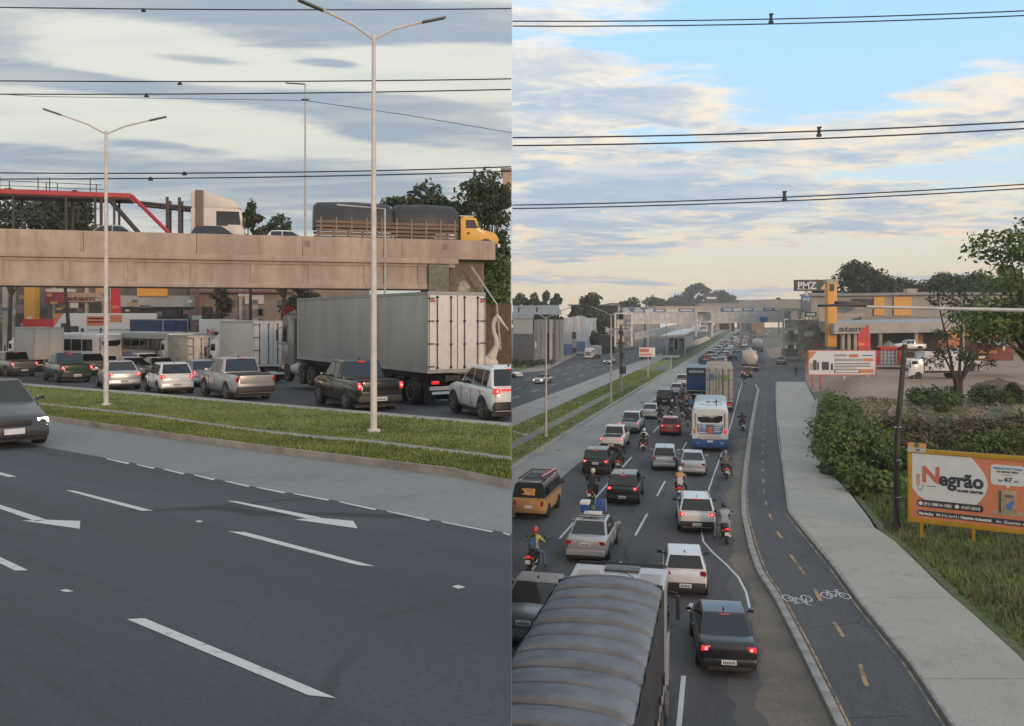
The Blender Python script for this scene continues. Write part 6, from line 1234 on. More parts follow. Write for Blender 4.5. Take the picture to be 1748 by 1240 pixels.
c3 = rest('foam_board', 'pale foam board strapped across the saloon roof rack', 'foam board', .05, -.48, 1.60); mk('board', PRINTW, c3, lambda g: g.box((0, 0, .05), (.78, .34, .10)), bev=.03)
c4 = rest('bag', 'green and tan bundle between cool box and chair', 'bag', .02, .05); mk('bundle', mat('bundle_green', (.16, .20, .09), .9, var=.4, scale=8), c4, lambda g: g.ball((0, 0, .10), (.22, .25, .12)))
# the tarpaulin lorry: cab ahead, long trailer reaching back under the viewpoint
tp = thing('tarpaulin_truck', 'long lorry with grey hooped tarpaulin and white cab', 'lorry', (2.32, 20.8, 0), -R(13.4), CJ)
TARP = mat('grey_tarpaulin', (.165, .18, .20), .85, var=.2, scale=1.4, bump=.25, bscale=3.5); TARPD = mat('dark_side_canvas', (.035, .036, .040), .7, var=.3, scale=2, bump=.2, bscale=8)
Lt, Wt, zt = 14.0, 2.5, 3.95
def tarp(g):
    loops = []; n = 16; hoops = 18; m_ = 28
    for i in range(hoops * m_ + 1):
        u = i / m_; f = u - int(u); d_ = min(f, 1 - f) * 2; y = -Lt * (1 - i / (hoops * m_)) 
        sag = -.13 * math.exp(-((f - .93) / .035) ** 2) + .028 * math.sin(math.pi * f) - .07 * f + .006 * math.sin(u * 9.1) + .02 * math.sin(int(u) * 2.3)
        loops.append([(Wt / 2 * (1.0 - .012 * d_) * math.sin(t_), y, zt + .30 * math.cos(t_) ** 1 * 1.0 + sag * (.35 + .65 * math.cos(t_ * .9)) - .02) for t_ in (-math.pi / 2 + math.pi * k / n for k in range(n + 1))])
    g.loft(loops, cap=False, close=False)
    for e in (0, -1):
        l = loops[e]; g.add(l, [tuple(range(len(l)))])
mk('tarpaulin', TARP, tp, tarp, ang=70)
for q in (-1, 1):
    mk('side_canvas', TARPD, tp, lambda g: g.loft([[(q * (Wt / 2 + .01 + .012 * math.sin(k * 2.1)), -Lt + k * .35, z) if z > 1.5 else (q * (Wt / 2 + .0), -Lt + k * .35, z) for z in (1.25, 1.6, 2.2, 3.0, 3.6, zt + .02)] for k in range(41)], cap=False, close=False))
    mk('rope_edge', mat('rope', (.20, .20, .21), .9), tp, lambda g: g.tube([(q * (Wt / 2 + .07), -Lt + k * .30, 2.05 + (.14 if k % 2 else -.10) + .05 * math.sin(k)) for k in range(47)], .022, 4))
    mk('side_board', mat('faded_board', (.09, .085, .08), .8, var=.3), tp, lambda g: g.b2((q * Wt / 2 - .04, -Lt, 1.15), (q * Wt / 2 + .05, 0, 1.55)))
    for k in range(12): mk('stake', STEELD, tp, lambda g: g.b2((q * (Wt / 2 + .05) - .03, -Lt + .5 + k * 1.15, 1.2), (q * (Wt / 2 + .05) + .03, -Lt + .58 + k * 1.15, 2.3)))
mk('bed', STEELD, tp, lambda g: g.b2((-Wt / 2 + .05, -Lt, 1.0), (Wt / 2 - .05, 0, 1.2)))
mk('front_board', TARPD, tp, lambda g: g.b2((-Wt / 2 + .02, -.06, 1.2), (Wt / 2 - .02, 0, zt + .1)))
DWHITE = paint('dusty_white_paint', (.38, .385, .39), .4)
cab_over(tp, DWHITE, .75, 2.44, 3.72, 2.25, zf=.7)
mk('roof_hatch', mat('hatch_dark', (.06, .062, .068), .4), tp, lambda g: g.box((.05, 2.25, 3.745), (.9, .5, .06)), bev=.02); mk('roof_rail', STEELD, tp, lambda g: (g.tube([(-1.1, .80, 3.80), (1.1, .80, 3.80)], .03, 6), g.tube([(.9, .78, 3.2), (.9, .78, 3.85)], .025, 5), g.tube([(-.9, .78, 3.2), (-.9, .78, 3.85)], .025, 5), g.tube([(.5, .8, 3.78), (.4, 1.5, 3.76), (.0, 2.0, 3.77)], .012, 4)))
for k in range(9): mk('roof_rib', DWHITE, tp, lambda g: g.b2((-1.05, .95 + k * .12, 3.72), (-.5, .99 + k * .12, 3.745))); mk('roof_rib', DWHITE, tp, lambda g: g.b2((.55, .95 + k * .12, 3.72), (1.1, .99 + k * .12, 3.745)))
mk('side_deflector', mat('grey_deflector', (.30, .31, .32), .4), tp, lambda g: g.ball((-1.05, .85, 3.42), (.25, .38, .34)))
chassis(tp, -Lt, 2.6, [-Lt + 1.6, -Lt + 2.9, -Lt + 4.2, -1.8, 1.9], 2.5, .5, 1.0, 1, single=(1.9,))
# riders
mj = {'black': DARKC, 'grey': cloth('grey_raincoat', (.27, .30, .34)), 'white': cloth('white_cloth', (.50, .50, .48)), 'tan': cloth('tan_jacket', (.45, .28, .14)), 'vest': cloth('olive_vest', (.13, .12, .09)), 'blue': cloth('blue_jacket', (.05, .11, .26)), 'lime': cloth('yellow_green_jacket', (.42, .40, .07)), 'brown': cloth('brown_cloth', (.16, .10, .07))}
HB = paint('helmet_black', (.015, .015, .016)); HW_ = paint('helmet_white', (.60, .60, .58)); HR = paint('helmet_red', (.42, .05, .04)); HC = paint('helmet_cream', (.50, .44, .32)); HG = paint('helmet_grey', (.20, .20, .21))
RG = 'riders and motorcycles between the lanes'
RID = [ # px, py, heading, jacket, trousers, helmet, foot, side, bike paint, box, rider label, bike label
 (1241, 932, 7, 'grey', 'grey', HB, True, -1, GREYP, False, 'rider in long pale grey raincoat and black helmet', 'motorcycle with red light under the raincoat rider', 1.02),
 (1241, 820, 9, 'vest', 'black', HG, True, 1, BROWNP, False, 'rider in olive vest with bare arms behind the bus', 'motorcycle with brown side panels behind the bus', 1.0),
 (1160, 855, 12, 'tan', 'black', HW_, True, 1, REDP, False, 'rider in tan jacket with white bag before silver saloon', 'reddish motorcycle beneath the tan jacketed rider', 1.0),
 (1269, 737, 10, 'black', 'black', HB, False, 1, BLACKP, False, 'rider all in black alongside the bus by the kerb', 'black motorcycle alongside the bus by the kerb', 1.0),
 (1097, 772, 14, 'white', 'black', HW_, True, -1, BLACKP, False, 'rider in white shirt with black backpack and white helmet', 'black motorcycle beneath the white shirted rider', 1.0),
 (1055, 806, 14, 'black', 'black', HB, False, 1, REDP, False, 'rider in black squeezed beside the black estate car', 'motorcycle with red tail lamp beside the black estate car', 1.0),
 (1006, 862, 14, 'black', 'black', HC, False, 1, BLACKP, False, 'bulky rider in black with cream helmet behind the van', 'dark motorcycle beneath the cream helmeted rider', 1.05),
 (901, 982, 16, 'lime', 'jeans', HR, True, 1, BLACKP, False, 'rider in jeans with blue backpack and red white helmet', 'black motorcycle beneath the blue backpack rider', .98),
 (1125, 724, 14, 'black', 'black', HB, False, 1, BLACKP, False, 'dark rider beside the pale silver saloon', 'motorcycle beside the pale silver saloon', 1.0),
 (1146, 712, 14, 'black', 'black', HW_, True, -1, BLACKP, False, 'white helmeted rider ahead of the red hatchback', 'motorcycle beneath the white helmeted rider ahead', 1.0),
 (1164, 714, 14, 'black', 'black', HB, True, 1, BLACKP, True, 'black rider with box in the motorcycle cluster', 'motorcycle with black top box in the cluster', 1.0),
 (1174, 729, 13, 'black', 'black', HB, False, 1, BLACKP, False, 'rider right beside the rear corner of the bus', 'motorcycle right beside the rear corner of the bus', 1.0),
 (1178, 706, 14, 'blue', 'black', HG, True, 1, BLUEP, False, 'rider in blue jacket in the motorcycle cluster', 'blue motorcycle in the cluster beside the bus', 1.0),
 (1160, 692, 14, 'brown', 'black', HR, False, 1, BROWNP, False, 'red helmeted rider behind the blue box lorry', 'motorcycle of the red helmeted rider', 1.0),
 (1172, 697, 14, 'tan', 'jeans', HB, False, 1, BLACKP, False, 'rider in tan top beside the container lorry', 'motorcycle of the tan topped rider', 1.0),
 (1271, 656, 14, 'black', 'black', HW_, False, 1, BLACKP, False, 'far rider passing the container lorry on the kerb side', 'far motorcycle passing the container lorry', 1.0),
 (1183, 679, 14, 'black', 'black', HB, False, 1, BLACKP, False, 'rider tucked under the tail of the blue box lorry', 'motorcycle tucked behind the blue box lorry', 1.0),
]
for px, py, hd, j, tr_, hm, foot, sd_, bp_, bx, lb, lb2, sc_ in RID:
    p = gr(px, py); a = R(hd); c = p + Vector((math.sin(a), math.cos(a), 0)) * .9
    motorcycle(lb2, bp_, bx, px in (1241, 1055, 1160) or py > 930, c, -a, RG, sc=sc_)
    o = person_on(c, -a, lb, mj[j], JEANS if tr_ == 'jeans' else mj[tr_], hm, foot, sd_, .12 if px % 2 else .16, sc=sc_); o['group'] = RG
    if (px, py) in ((1097, 772), (901, 982), (1160, 855)):
        m_ = {1097: DARKC, 901: mj['blue'], 1160: mj['white']}[px]; lb3 = {1097: 'black backpack on the white shirted rider', 901: 'bright blue backpack on the jeans wearing rider', 1160: 'white bag hanging behind the tan jacketed rider'}[px]
        b_ = thing('backpack', lb3, 'backpack', c, -a); b_.scale = (sc_,) * 3; y_ = -.10 if px != 1160 else -.25; z_ = 1.17 if px != 1160 else .98
        mk('pack', m_, b_, lambda g: g.box((0, y_ - .06, z_), (.34, .20, .44), top=(.85, .8)), bev=.06); mk('pocket', m_, b_, lambda g: g.box((0, y_ - .17, z_ - .07), (.24, .06, .2)), bev=.025)
        if px == 901: mk('flap', DARKC, b_, lambda g: g.box((0, y_ - .02, z_ + .23), (.22, .2, .12)), bev=.03)
# pedestrian on the junction corner
def standing():
    p = {'pel': ((0, 0, .95), (.15, .11)), 'wai': ((0, .02, 1.12), (.13, .10)), 'che': ((0, .02, 1.35), (.17, .11)), 'nec': ((0, .01, 1.50), .06), 'hd': ((0, .03, 1.64), .095), 'top': ((0, .03, 1.74), .075)}
    e = [('pel', 'wai'), ('wai', 'che'), ('che', 'nec'), ('nec', 'hd'), ('hd', 'top')]
    for q, n, st_ in ((-1, 'l', .20), (1, 'r', -.16)):
        p[n + 'sh'] = ((q * .2, 0, 1.42), .07); p[n + 'el'] = ((q * .27, -st_ * .4, 1.15), .05); p[n + 'wr'] = ((q * .27, -st_ * .4 + .1, .92), .035); p[n + 'ha'] = ((q * .27, -st_ * .4 + .12, .83), .04)
        p[n + 'hi'] = ((q * .1, 0, .88), .10); p[n + 'kn'] = ((q * .11, st_ * .6 + .03, .50), .065); p[n + 'an'] = ((q * .11, st_, .09), .045); p[n + 'to'] = ((q * .12, st_ + .15, .04), .042)
        e += [('che', n + 'sh'), (n + 'sh', n + 'el'), (n + 'el', n + 'wr'), (n + 'wr', n + 'ha'), ('pel', n + 'hi'), (n + 'hi', n + 'kn'), (n + 'kn', n + 'an'), (n + 'an', n + 'to')]
    me = skin('walker_body', p, e, 'pel')
    for m in (DARKC, mj['black'], SKINM): me.materials.append(m)
    for f in me.polygons: f.material_index = 2 if f.center.z > 1.5 else 0
    return me
o = obj('person', standing()); o.location = gr(1359, 642); o['label'] = 'pedestrian in dark clothes walking by the second billboard'; o['category'] = 'person'; o.rotation_euler = (0, 0, -.6)
mk('hair', INK, o, lambda g: g.ball((0, .01, 1.70), (.10, .12, .10)))
# ================================================================ left-hand place: the raised avenue and the viaduct
def lp(pts, dz=0.0): return [gl(a, b, dz) for a, b in pts]
def tz(x, d): return zl(d) if d <= 110 else zl(110)
XE = -.004
gg = G(); gg.quad((-160, -6, zl(-6)), (XE, -6, zl(-6)), (XE, 110, zl(110)), (-160, 110, zl(110))); gg.quad((-160, 110, zl(110)), (XE, 110, zl(110)), (XE, 200, zl(110)), (-160, 200, zl(110)))
obj('upper_road', gg.mesh('upper_road', ang=0), ASPHL, kind='structure')
gg = G(); gg.quad((XE, -6, -.4), (XE, 110, -.4), (XE, 110, zl(110)), (XE, -6, zl(-6))); gg.quad((XE, 110, -.4), (XE, 200, -.4), (XE, 200, zl(110)), (XE, 110, zl(110))); gg.quad((XE, 200, -.4), (-160, 200, -.4), (-160, 200, zl(110)), (XE, 200, zl(110))); gg.quad((XE, -6, -.4), (-160, -6, -.4), (-160, -6, zl(-6)), (XE, -6, zl(-6)))
obj('retaining_wall', gg.mesh('retaining_wall', ang=0), KERB, kind='structure')
def edgepx(pts):                                          # extend a pixel polyline to the seam and out to the left
    return pts
cA = [(-420, 668), (0, 750), (75, 763.5), (174, 781), (307, 806), (433, 831.5), (554, 851.6), (715, 884), (841, 906), (873.8, 912)]
kA = [(-420, 649), (0, 706), (70, 716), (302, 751), (503, 779), (785, 815), (873.8, 835)]
pA_ = [(-420, 641), (0, 687), (70, 697), (252, 718), (418, 743), (539, 758), (634, 766), (873.8, 797)]
pB_ = [(-420, 639.5), (0, 684), (70, 693.5), (252, 713), (418, 738), (539, 752), (634, 760), (873.8, 790)]
gA = [(-420, 636), (35, 662), (227, 678), (453, 698), (705, 721), (873.8, 736)]
sA = [(-420, 633), (35, 657), (227, 672), (453, 692), (705, 714), (873.8, 728)]
poly('concrete_strip', lp(cA, .004) + lp(kA[::-1], .004), ground_mat('strip_concrete', (.20, .205, .20), (.26, .26, .25), big=.12, fine=7, stain=(.16, .16, .158), grain=.12, stretch=(.4, 1, 1), rot=-.65))
def kerbL(name, pts, hgt, wd):
    w = lp(pts); 
    mk(name, mat('warm_kerb', (.33, .28, .235), .85, var=.25, scale=1.5, bump=.3), None, lambda g: g.loft([[p + Vector((0, 0, -.05)), p + Vector((0, 0, hgt)), p + Vector((-wd * .6, wd * .8, hgt)), p + Vector((-wd * .6, wd * .8, -.05))] for p in w]), kind='structure')
kerbL('kerb', kA, .15, .16)
poly('median_grass', [p + Vector((-.02, .1, 0)) for p in lp(kA, .12)] + lp(pA_[::-1], .12), TURF); poly('median_grass', lp(pB_, .13) + lp(gA[::-1], .13), TURF)
poly('median_path', lp(pA_, .125) + lp(pB_[::-1], .125), ground_mat('sandy_path', (.28, .24, .20), (.36, .32, .27), big=.5)); poly('far_kerb_strip', lp(gA, .10) + lp(sA[::-1], .10), CONC)
rsl = np.random.RandomState(9); pts = []
ka = lambda pp, x: float(np.interp(x, [p[0] for p in pp], [p[1] for p in pp]))
while len(pts) < 30000:
    x = rsl.uniform(-20, 871); lo, hi = ka(gA, x), ka(kA, x) - 1.5; y = rsl.uniform(lo, hi)
    if ka(pB_, x) < y < ka(pA_, x): continue
    p = gl(x, y, .12); pts.append(tuple(p))
blades('median_blades', pts, .07, GRASSM, 12, .03)
# markings
def markL(name, *polys, m=WHITE_LINE):
    for q in polys:
        o = poly(name, lp(q, .005), m)
markL('lane_dash', [(216.5, 1058), (246.7, 1056.5), (574, 1193), (526, 1188)], [(390, 908), (418, 909), (639.5, 967.4), (612, 966)], [(111, 837.5), (128, 838.5), (262, 872.5), (242, 873)], [(-60, 795), (-44, 795), (28, 814), (14, 815)], [(-120, 905), (-96, 906), (48, 974.5), (26, 975)])
markL('arrow_marking', [(388, 856), (402, 856), (548, 884), (530, 887)], [(503, 887.5), (540, 884.5), (603, 890), (611, 903)], [(-90, 838), (-76, 838), (80, 888), (62, 891)], [(37, 889.5), (74, 888), (137, 890), (136, 903.5)])
markL('road_stud', [(102, 1009), (112, 1006.5), (126, 1010), (114, 1012)], [(771, 1002), (782, 999.5), (795, 1003.5), (782, 1006)], [(333, 890.5), (341, 889), (347, 891.5), (338, 892.5)])
for (a, b), (c, d_) in (((180, 783), (222, 791)), ((232, 793), (265, 799)), ((278, 801), (316, 808.5)), ((330, 811), (368, 818.5)), ((383, 821.5), (427, 830)), ((437, 832), (488, 841)), ((500, 843), (563, 853.5)), ((578, 857), (643, 869.5)), ((660, 873), (735, 888)), ((752, 891), (843, 907.5)), ((857, 910), (873, 913))):
    markL('edge_dash', [(a, b + 1), (a + 3, b), (c, d_), (c - 4, d_ + 2)])
# lamps of the raised avenue
def lampL(px, py, top, label, **k):
    b = gl(px, py, .1); return lamp2(label, b, P(px, top, b.y).z - b.z, r=.072, group='double street lamps on the raised avenue', **k)
lampL(638, 746, 60, 'tall pale double street lamp nearest the black pickup', arm=1.35, rise=.60, rz=.35, head=.8); lampL(181, 698, 224, 'farther double street lamp before the silver saloon', arm=1.55, rise=.6, rz=.3, head=.75)
# ---- the viaduct
A0 = Vector((-32.05, 55, 0)); e1 = Vector((30.81, 9, 0)).normalized(); n1 = Vector((-e1.y, e1.x, 0)); HB_ = math.degrees(math.atan2(e1.x, e1.y))
def BR(s, off, z): return A0 + e1 * s + n1 * off + Vector((0, 0, z))
def spx(px, off=0.0):                                     # station along the viaduct seen at a pixel column
    t = (px - 874) / F; b = A0 + n1 * off; return (t * b.y - b.x) / (e1.x - t * e1.y)
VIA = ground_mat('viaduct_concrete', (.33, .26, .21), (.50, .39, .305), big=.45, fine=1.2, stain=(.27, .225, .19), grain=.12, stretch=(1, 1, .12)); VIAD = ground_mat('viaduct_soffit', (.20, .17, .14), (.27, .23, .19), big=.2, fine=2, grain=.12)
vd = thing('viaduct', 'concrete road viaduct with solid parapet above the traffic', 'viaduct', (0, 0, 0))
def vb(name, s0, s1, o0, o1, z0, z1, m=VIA, par=None, bev=0):
    c = [(s0, o0), (s1, o0), (s1, o1), (s0, o1)]
    return mk(name, m, par or vd, lambda g: g.add([BR(a, b, z0) for a, b in c] + [BR(a, b, z1) for a, b in c], [(3, 2, 1, 0), (4, 5, 6, 7), (0, 1, 5, 4), (1, 2, 6, 5), (2, 3, 7, 6), (3, 0, 4, 7)]), bev=bev)
SE = spx(846); SG = spx(730)
for k in range(12):                                       # parapet cast in lengths
    a = -50 + k * (SE + 50) / 12; vb('parapet', a + .012, a + (SE + 50) / 12 - .012, 0, .3, 14.52, 15.9, bev=.02)
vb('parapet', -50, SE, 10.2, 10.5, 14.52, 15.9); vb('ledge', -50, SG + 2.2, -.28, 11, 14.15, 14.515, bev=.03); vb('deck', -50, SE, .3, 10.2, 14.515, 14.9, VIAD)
for o in (.05, 2.6):
    for a, b in ((-50, -18), (-17.96, SG)): 
        vb('girder', a, b, o, o + .35, 12.68, 14.15); vb('flange', a, b, o - .18, o + .55, 12.33, 12.68, bev=.03); vb('top_flange', a, b, o - .10, o + .45, 13.95, 14.148)
for k in range(34):
    s = SG - .7 - k * 1.9
    if k % 2 == 0: vb('stiffener', s, s + .32, -.04, .06, 12.69, 13.94)
vb('drain_box', spx(520), spx(520) + .35, -.06, 0.02, 15.2, 15.6, VIAD); vb('drain_box', spx(757), spx(757) + .3, -.05, 0.02, 15.2, 15.6, VIAD)
MOSS = ground_mat('mossy_concrete', (.15, .155, .12), (.20, .20, .155), big=.4, fine=3, stain=(.11, .12, .085)); MOSS2 = ground_mat('brown_mossy_concrete', (.15, .125, .095), (.21, .17, .13), big=.35, fine=3, stain=(.26, .23, .19))
vb('end_block', SG + .02, spx(765), -.35, 1.2, 11.9, 14.1, MOSS, bev=.03); vb('end_block', spx(765), spx(776), -.2, 1.0, 13.9, 14.5, VIA); vb('abutment', spx(766), spx(832), 1.0, 10, 4.5, 14.5, MOSS2); vb('abutment', SG - 2.2, SG + 1.4, 1.25, 10.1, 4.5, 11.98, MOSS2)
mk('drain_pipe', STEELD, vd, lambda g: g.tube([BR(spx(768), .5, 5), BR(spx(768), .5, 14.0)], .09, 7)); mk('handrail', GALV, vd, lambda g: g.tube([BR(spx(803), -.2, 14.0), BR(spx(846), -.3, 11.3), BR(spx(852), -.4, 8)], .07, 6))
mk('white_stain', mat('lime_stain', (.40, .36, .30), .9, var=.3), vd, lambda g: g.add([BR(spx(785) + a, .98, 12.1 + b) for a, b in ((0, 0), (.5, -.3), (.9, 0), (1.0, .5), (.55, 1.0), (.2, .8))], [tuple(range(6))]))
# thin posts on the viaduct
ps = thing('lamp_post', 'thin tall post rising from the viaduct between the lorries', 'lamp post', BR(spx(521, .15), .15, 15.7)); h_ = P(521, 143, ps.location.y).z - 15.7
mk('pole', GALV, ps, lambda g: g.tube([(0, 0, -.3), (0, 0, h_)], [.085, .05], 7)); mk('cross_arm', STEELD, ps, lambda g: g.box((0, 0, h_ - 1.1), (.5, .1, .08))); mk('lamp_head', STEELD, ps, lambda g: g.box((-.7, 0, h_), (1.3, .1, .07), ry=.06))
pf = thing('pipe_gantry', 'pale angled pipe frame fixed on the viaduct parapet', 'pipe frame', BR(spx(657, -.1), -.1, 15.5)); mk('frame_bar', GALV, pf, lambda g: g.tube([(0, 0, -4.2), (0, 0, 2.45), (-3.2, -.9, 2.62)], .07, 7))
# cables of the left sky
for lb, q, r in (('topmost cable crossing the grey sky', ((-60, 12), (440, 17), (873, 15)), .030), ('upper cable of the second grey sky pair', ((-60, 138), (437, 139.5), (873, 135)), .030), ('lower cable of the second grey sky pair', ((-60, 161), (437, 160), (873, 153)), .030), ('upper cable just above the viaduct lorries', ((-60, 295), (437, 295), (873, 285)), .030), ('lower cable just above the viaduct lorries', ((-60, 306), (437, 303), (873, 292.5)), .030)):
    w = [P(a, b, 40) for a, b in q]; w[-1].x = -.03
    def cur(t): return w[0] * (1 - t) * (1 - t) + (w[1] * 2 - (w[0] + w[2]) / 2) * 2 * t * (1 - t) + w[2] * t * t
    o = obj('power_cable', (lambda g: (g.tube([cur(k / 16) for k in range(17)], r, 5), g.mesh('power_cable'))[1])(G()), CABLE); o['label'] = lb; o['category'] = 'cable'; o['group'] = 'cables over the raised avenue'
for lb, q, r in (('thin slack wire running in to the viaduct post', ((-60, 157), (60, 165), (521, 172)), .018), ('thin wire falling away from the viaduct post', ((521, 172), (690, 196), (873, 227)), .020)):
    w = [P(a, b, 59.5) for a, b in q]; o = obj('power_cable', (lambda g: (g.tube(w, r, 5), g.mesh('power_cable'))[1])(G()), CABLE); o['label'] = lb; o['category'] = 'cable'; o['group'] = 'cables over the raised avenue'
for k, (px, py) in enumerate(((245, 17), (307, 141.5), (250, 162.5), (315, 296), (257, 305))):
    s_ = thing('cable_clamp', 'small dark clamp on the %s cable' % ('topmost grey sky', 'second grey sky', 'third grey sky', 'upper viaduct', 'lower viaduct')[k], 'cable clamp', P(px, py, 40), 0, 'clamps on the cables'); mk('clamp', CABLE, s_, lambda g: (g.box((0, 0, 0), (.10, .1, .14)), g.box((0, 0, -.06), (.2, .1, .08))), bev=.015)
# ---- traffic of the raised avenue
LJ = 'vehicles queueing on the raised avenue'
def CL(kind, name, label, cat, pt, px, py, rel=22., front=False, **k):
    hd = math.degrees(math.atan((px - 874) / F)) - rel; sc_ = k.get('scale', 1)
    return put(car(kind, name, label, cat, pt, group=LJ, **k), 0, 0, hd, front, p=gl(px, py, .005))
def cutx(root, x=-.03):
    bpy.context.view_layer.update()
    for o in list(root.children_recursive):
        if o.type != 'MESH': continue
        mw = o.matrix_world; me = o.data
        xs = [(mw @ v.co).x for v in me.vertices]
        if max(xs) <= x: continue
        if min(xs) >= x: bpy.data.objects.remove(o); continue
        me = me.copy(); bm = bmesh.new(); bm.from_mesh(me); inv = mw.inverted(); nrm = (mw.to_3x3().transposed() @ Vector((1, 0, 0))).normalized()
        r = bmesh.ops.bisect_plane(bm, geom=bm.verts[:] + bm.edges[:] + bm.faces[:], plane_co=inv @ Vector((x, 0, 0)), plane_no=nrm, clear_outer=True)
        es = [e for e in r['geom_cut'] if isinstance(e, bmesh.types.BMEdge)]
        if es: bmesh.ops.holes_fill(bm, edges=es)
        bm.to_mesh(me); bm.free(); m = o.material_slots[0].material; o.data = me
        if not me.materials: me.materials.append(None)
        o.material_slots[0].link = 'OBJECT'; o.material_slots[0].material = m
su = CL('suv', 'suv', 'white crossover cut by the divide beside the box lorry', 'car', WHITEP, 884, 719, 24, rails=False, scale=1.02)
mk('light_bar', TAILON, su, lambda g: g.box((0, -4.35 / 2 - .0, .97), (1.1, .05, .06))); cutx(su)
CL('pickup', 'pickup_truck', 'black pickup behind the tall street lamp post', 'pickup truck', BLACKP, 650, 703, 22, scale=1.0)
CL('pickup', 'pickup_truck', 'silver grey pickup before the large box lorry', 'pickup truck', SILVERP, 437, 684, 20, tails=False, plate='gate')
CL('hatch', 'hatchback', 'small white hatchback with lit tail lights next to silver pickup', 'car', WHITEP, 303, 673, 13, brake3=False)
CL('sedan', 'sedan', 'silver saloon with three lit lamps behind the farther street lamp', 'car', SILVERP, 213, 666, 9)
CL('pickup', 'pickup_truck', 'dark green black pickup next to the silver saloon', 'pickup truck', GREENP, 132, 654, 14)
CL('pickup', 'pickup_truck', 'grey pickup at the far end of the raised queue', 'pickup truck', GREYP, 42, 643, 16)
CL('hatch', 'hatchback', 'blue grey hatchback hidden behind the white hatchback', 'car', BGREYP, 352, 661, 20, lod=0, brake3=False)
CL('suv', 'suv', 'white estate car behind the silver saloon and bus', 'car', WHITEP, 255, 642, 14, tails=False, lod=0)
CL('suv', 'suv', 'dark car with one red lamp behind the white hatchback', 'car', BLACKP, 300, 640, 16, lod=0)
CL('suv', 'suv', 'white car half hidden beyond the grey pickup', 'car', WHITEP, 76, 634, 14, tails=False, lod=0)
CL('hatch', 'hatchback', 'pale car roof behind the silver saloon and lamp post', 'car', SILVERP, 186, 640, 14, tails=False, lod=0)
fs = CL('sedan', 'sedan', 'dark grey oncoming saloon with blazing headlights on the near carriageway', 'car', paint('charcoal_paint', (.045, .046, .05), .3, .3), 24, 767, 14, True, heads=True, tails=False, scale=1.03)
def putL(t, px, py, rel): return put(t, 0, 0, math.degrees(math.atan((px - 874) / F)) - rel, p=gl(px, py, .005))
# the large box lorry
GCAB = paint('dark_silver_paint', (.17, .17, .17), .35, .3)
bx = thing('semi_trailer_truck', 'large white box lorry with many door rods and dark cab', 'lorry', group=LJ); Lb = 14.6; L = Lb + 2.9; bx['len'] = L; y0 = -L / 2
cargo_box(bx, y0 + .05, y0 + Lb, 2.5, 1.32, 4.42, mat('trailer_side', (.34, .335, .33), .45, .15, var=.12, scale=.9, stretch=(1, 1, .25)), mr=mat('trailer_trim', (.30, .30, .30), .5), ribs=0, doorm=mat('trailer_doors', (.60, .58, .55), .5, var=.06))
for q in (-1, 1):
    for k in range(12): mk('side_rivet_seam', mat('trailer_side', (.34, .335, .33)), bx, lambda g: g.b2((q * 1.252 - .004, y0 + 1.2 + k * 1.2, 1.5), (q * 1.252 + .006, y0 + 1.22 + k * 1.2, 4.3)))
for k in range(6): mk('door_rib', mat('trailer_doors', (.6, .58, .55)), bx, lambda g: g.b2((-1.1 + k * .42, y0 - .012, 1.6), (-1.06 + k * .42, y0 + .02, 4.2)))
cab_over(bx, GCAB, y0 + Lb + .75, 2.4, 3.55, 2.1, zf=.7, visor=True, deflect=.3); mk('headboard', STEELD, bx, lambda g: g.b2((-1.1, y0 + Lb + .15, 1.3), (1.1, y0 + Lb + .3, 3.3)))
chassis(bx, y0 + .1, y0 + L - .3, [y0 + 1.6, y0 + 2.9, y0 + 4.2, y0 + L - 4.6, y0 + L - 3.4, y0 + L - 1.1], 2.5, .5, 1.2, 1, single=(y0 + L - 1.1,)); truck_tail(bx, y0 + .05, 2.5, .85)
for q in (-1, 1):
    mk('side_guard', GALV, bx, lambda g: (g.b2((q * 1.22 - .03, y0 + 5.2, .62), (q * 1.22 + .03, y0 + 9.6, .72)), g.b2((q * 1.22 - .03, y0 + 5.2, .95), (q * 1.22 + .03, y0 + 9.6, 1.05)))); mk('fuel_tank', GALV, bx, lambda g: g.cyl((q * .95, y0 + L - 2.3, .75), .33, 1.0, 1, 14))
mk('under_guard', PLATE, bx, lambda g: (g.b2((-1.1, y0 - .02, .50), (1.1, y0 + .04, .60)))); mk('reflector', REDM, bx, lambda g: [g.b2((-1.2 + k * 2.2, y0 - .07, 4.05), (-1.0 + k * 2.2, y0 - .06, 4.12)) for k in range(2)])
putL(bx, 781, 694, 29.5)
WB = mat('white_box', (.50, .48, .45), .5, var=.06)
for px, py, k, pt, lb in ((398, 655, 'hatch', SILVERP, 'silver hatchback in the gap beside the plain white box lorry'), (118, 636, 'sedan', SILVERP, 'silver saloon beyond the dark green pickup'), (232, 648, 'hatch', BGREYP, 'blue grey car beside the white estate car'), (20, 633, 'suv', BLACKP, 'black tall car beyond the grey pickup'), (160, 641, 'suv', GREYP, 'grey tall car between dark green pickup and silver saloon'), (330, 637, 'sedan', WHITEP, 'white saloon ahead of the blue grey hatchback'), (284, 650, 'sedan', GREYP, 'dark grey saloon peeping past the white hatchback'), (-12, 640, 'wagon', BLACKP, 'black estate at the frame edge of the raised queue')):
    CL(k, {'suv': 'suv', 'wagon': 'estate_car', 'sedan': 'sedan', 'hatch': 'hatchback'}[k], lb, 'car', pt, px, py, 16, lod=0, brake3=True, tails=(px % 3 != 1))
putL(box_truck('plain white box lorry between silver pickup and dark cab', WHITEP, WB, 5.0, 3.75, 2.4, lod=0, tails=False, group=LJ), 466, 655, 26)
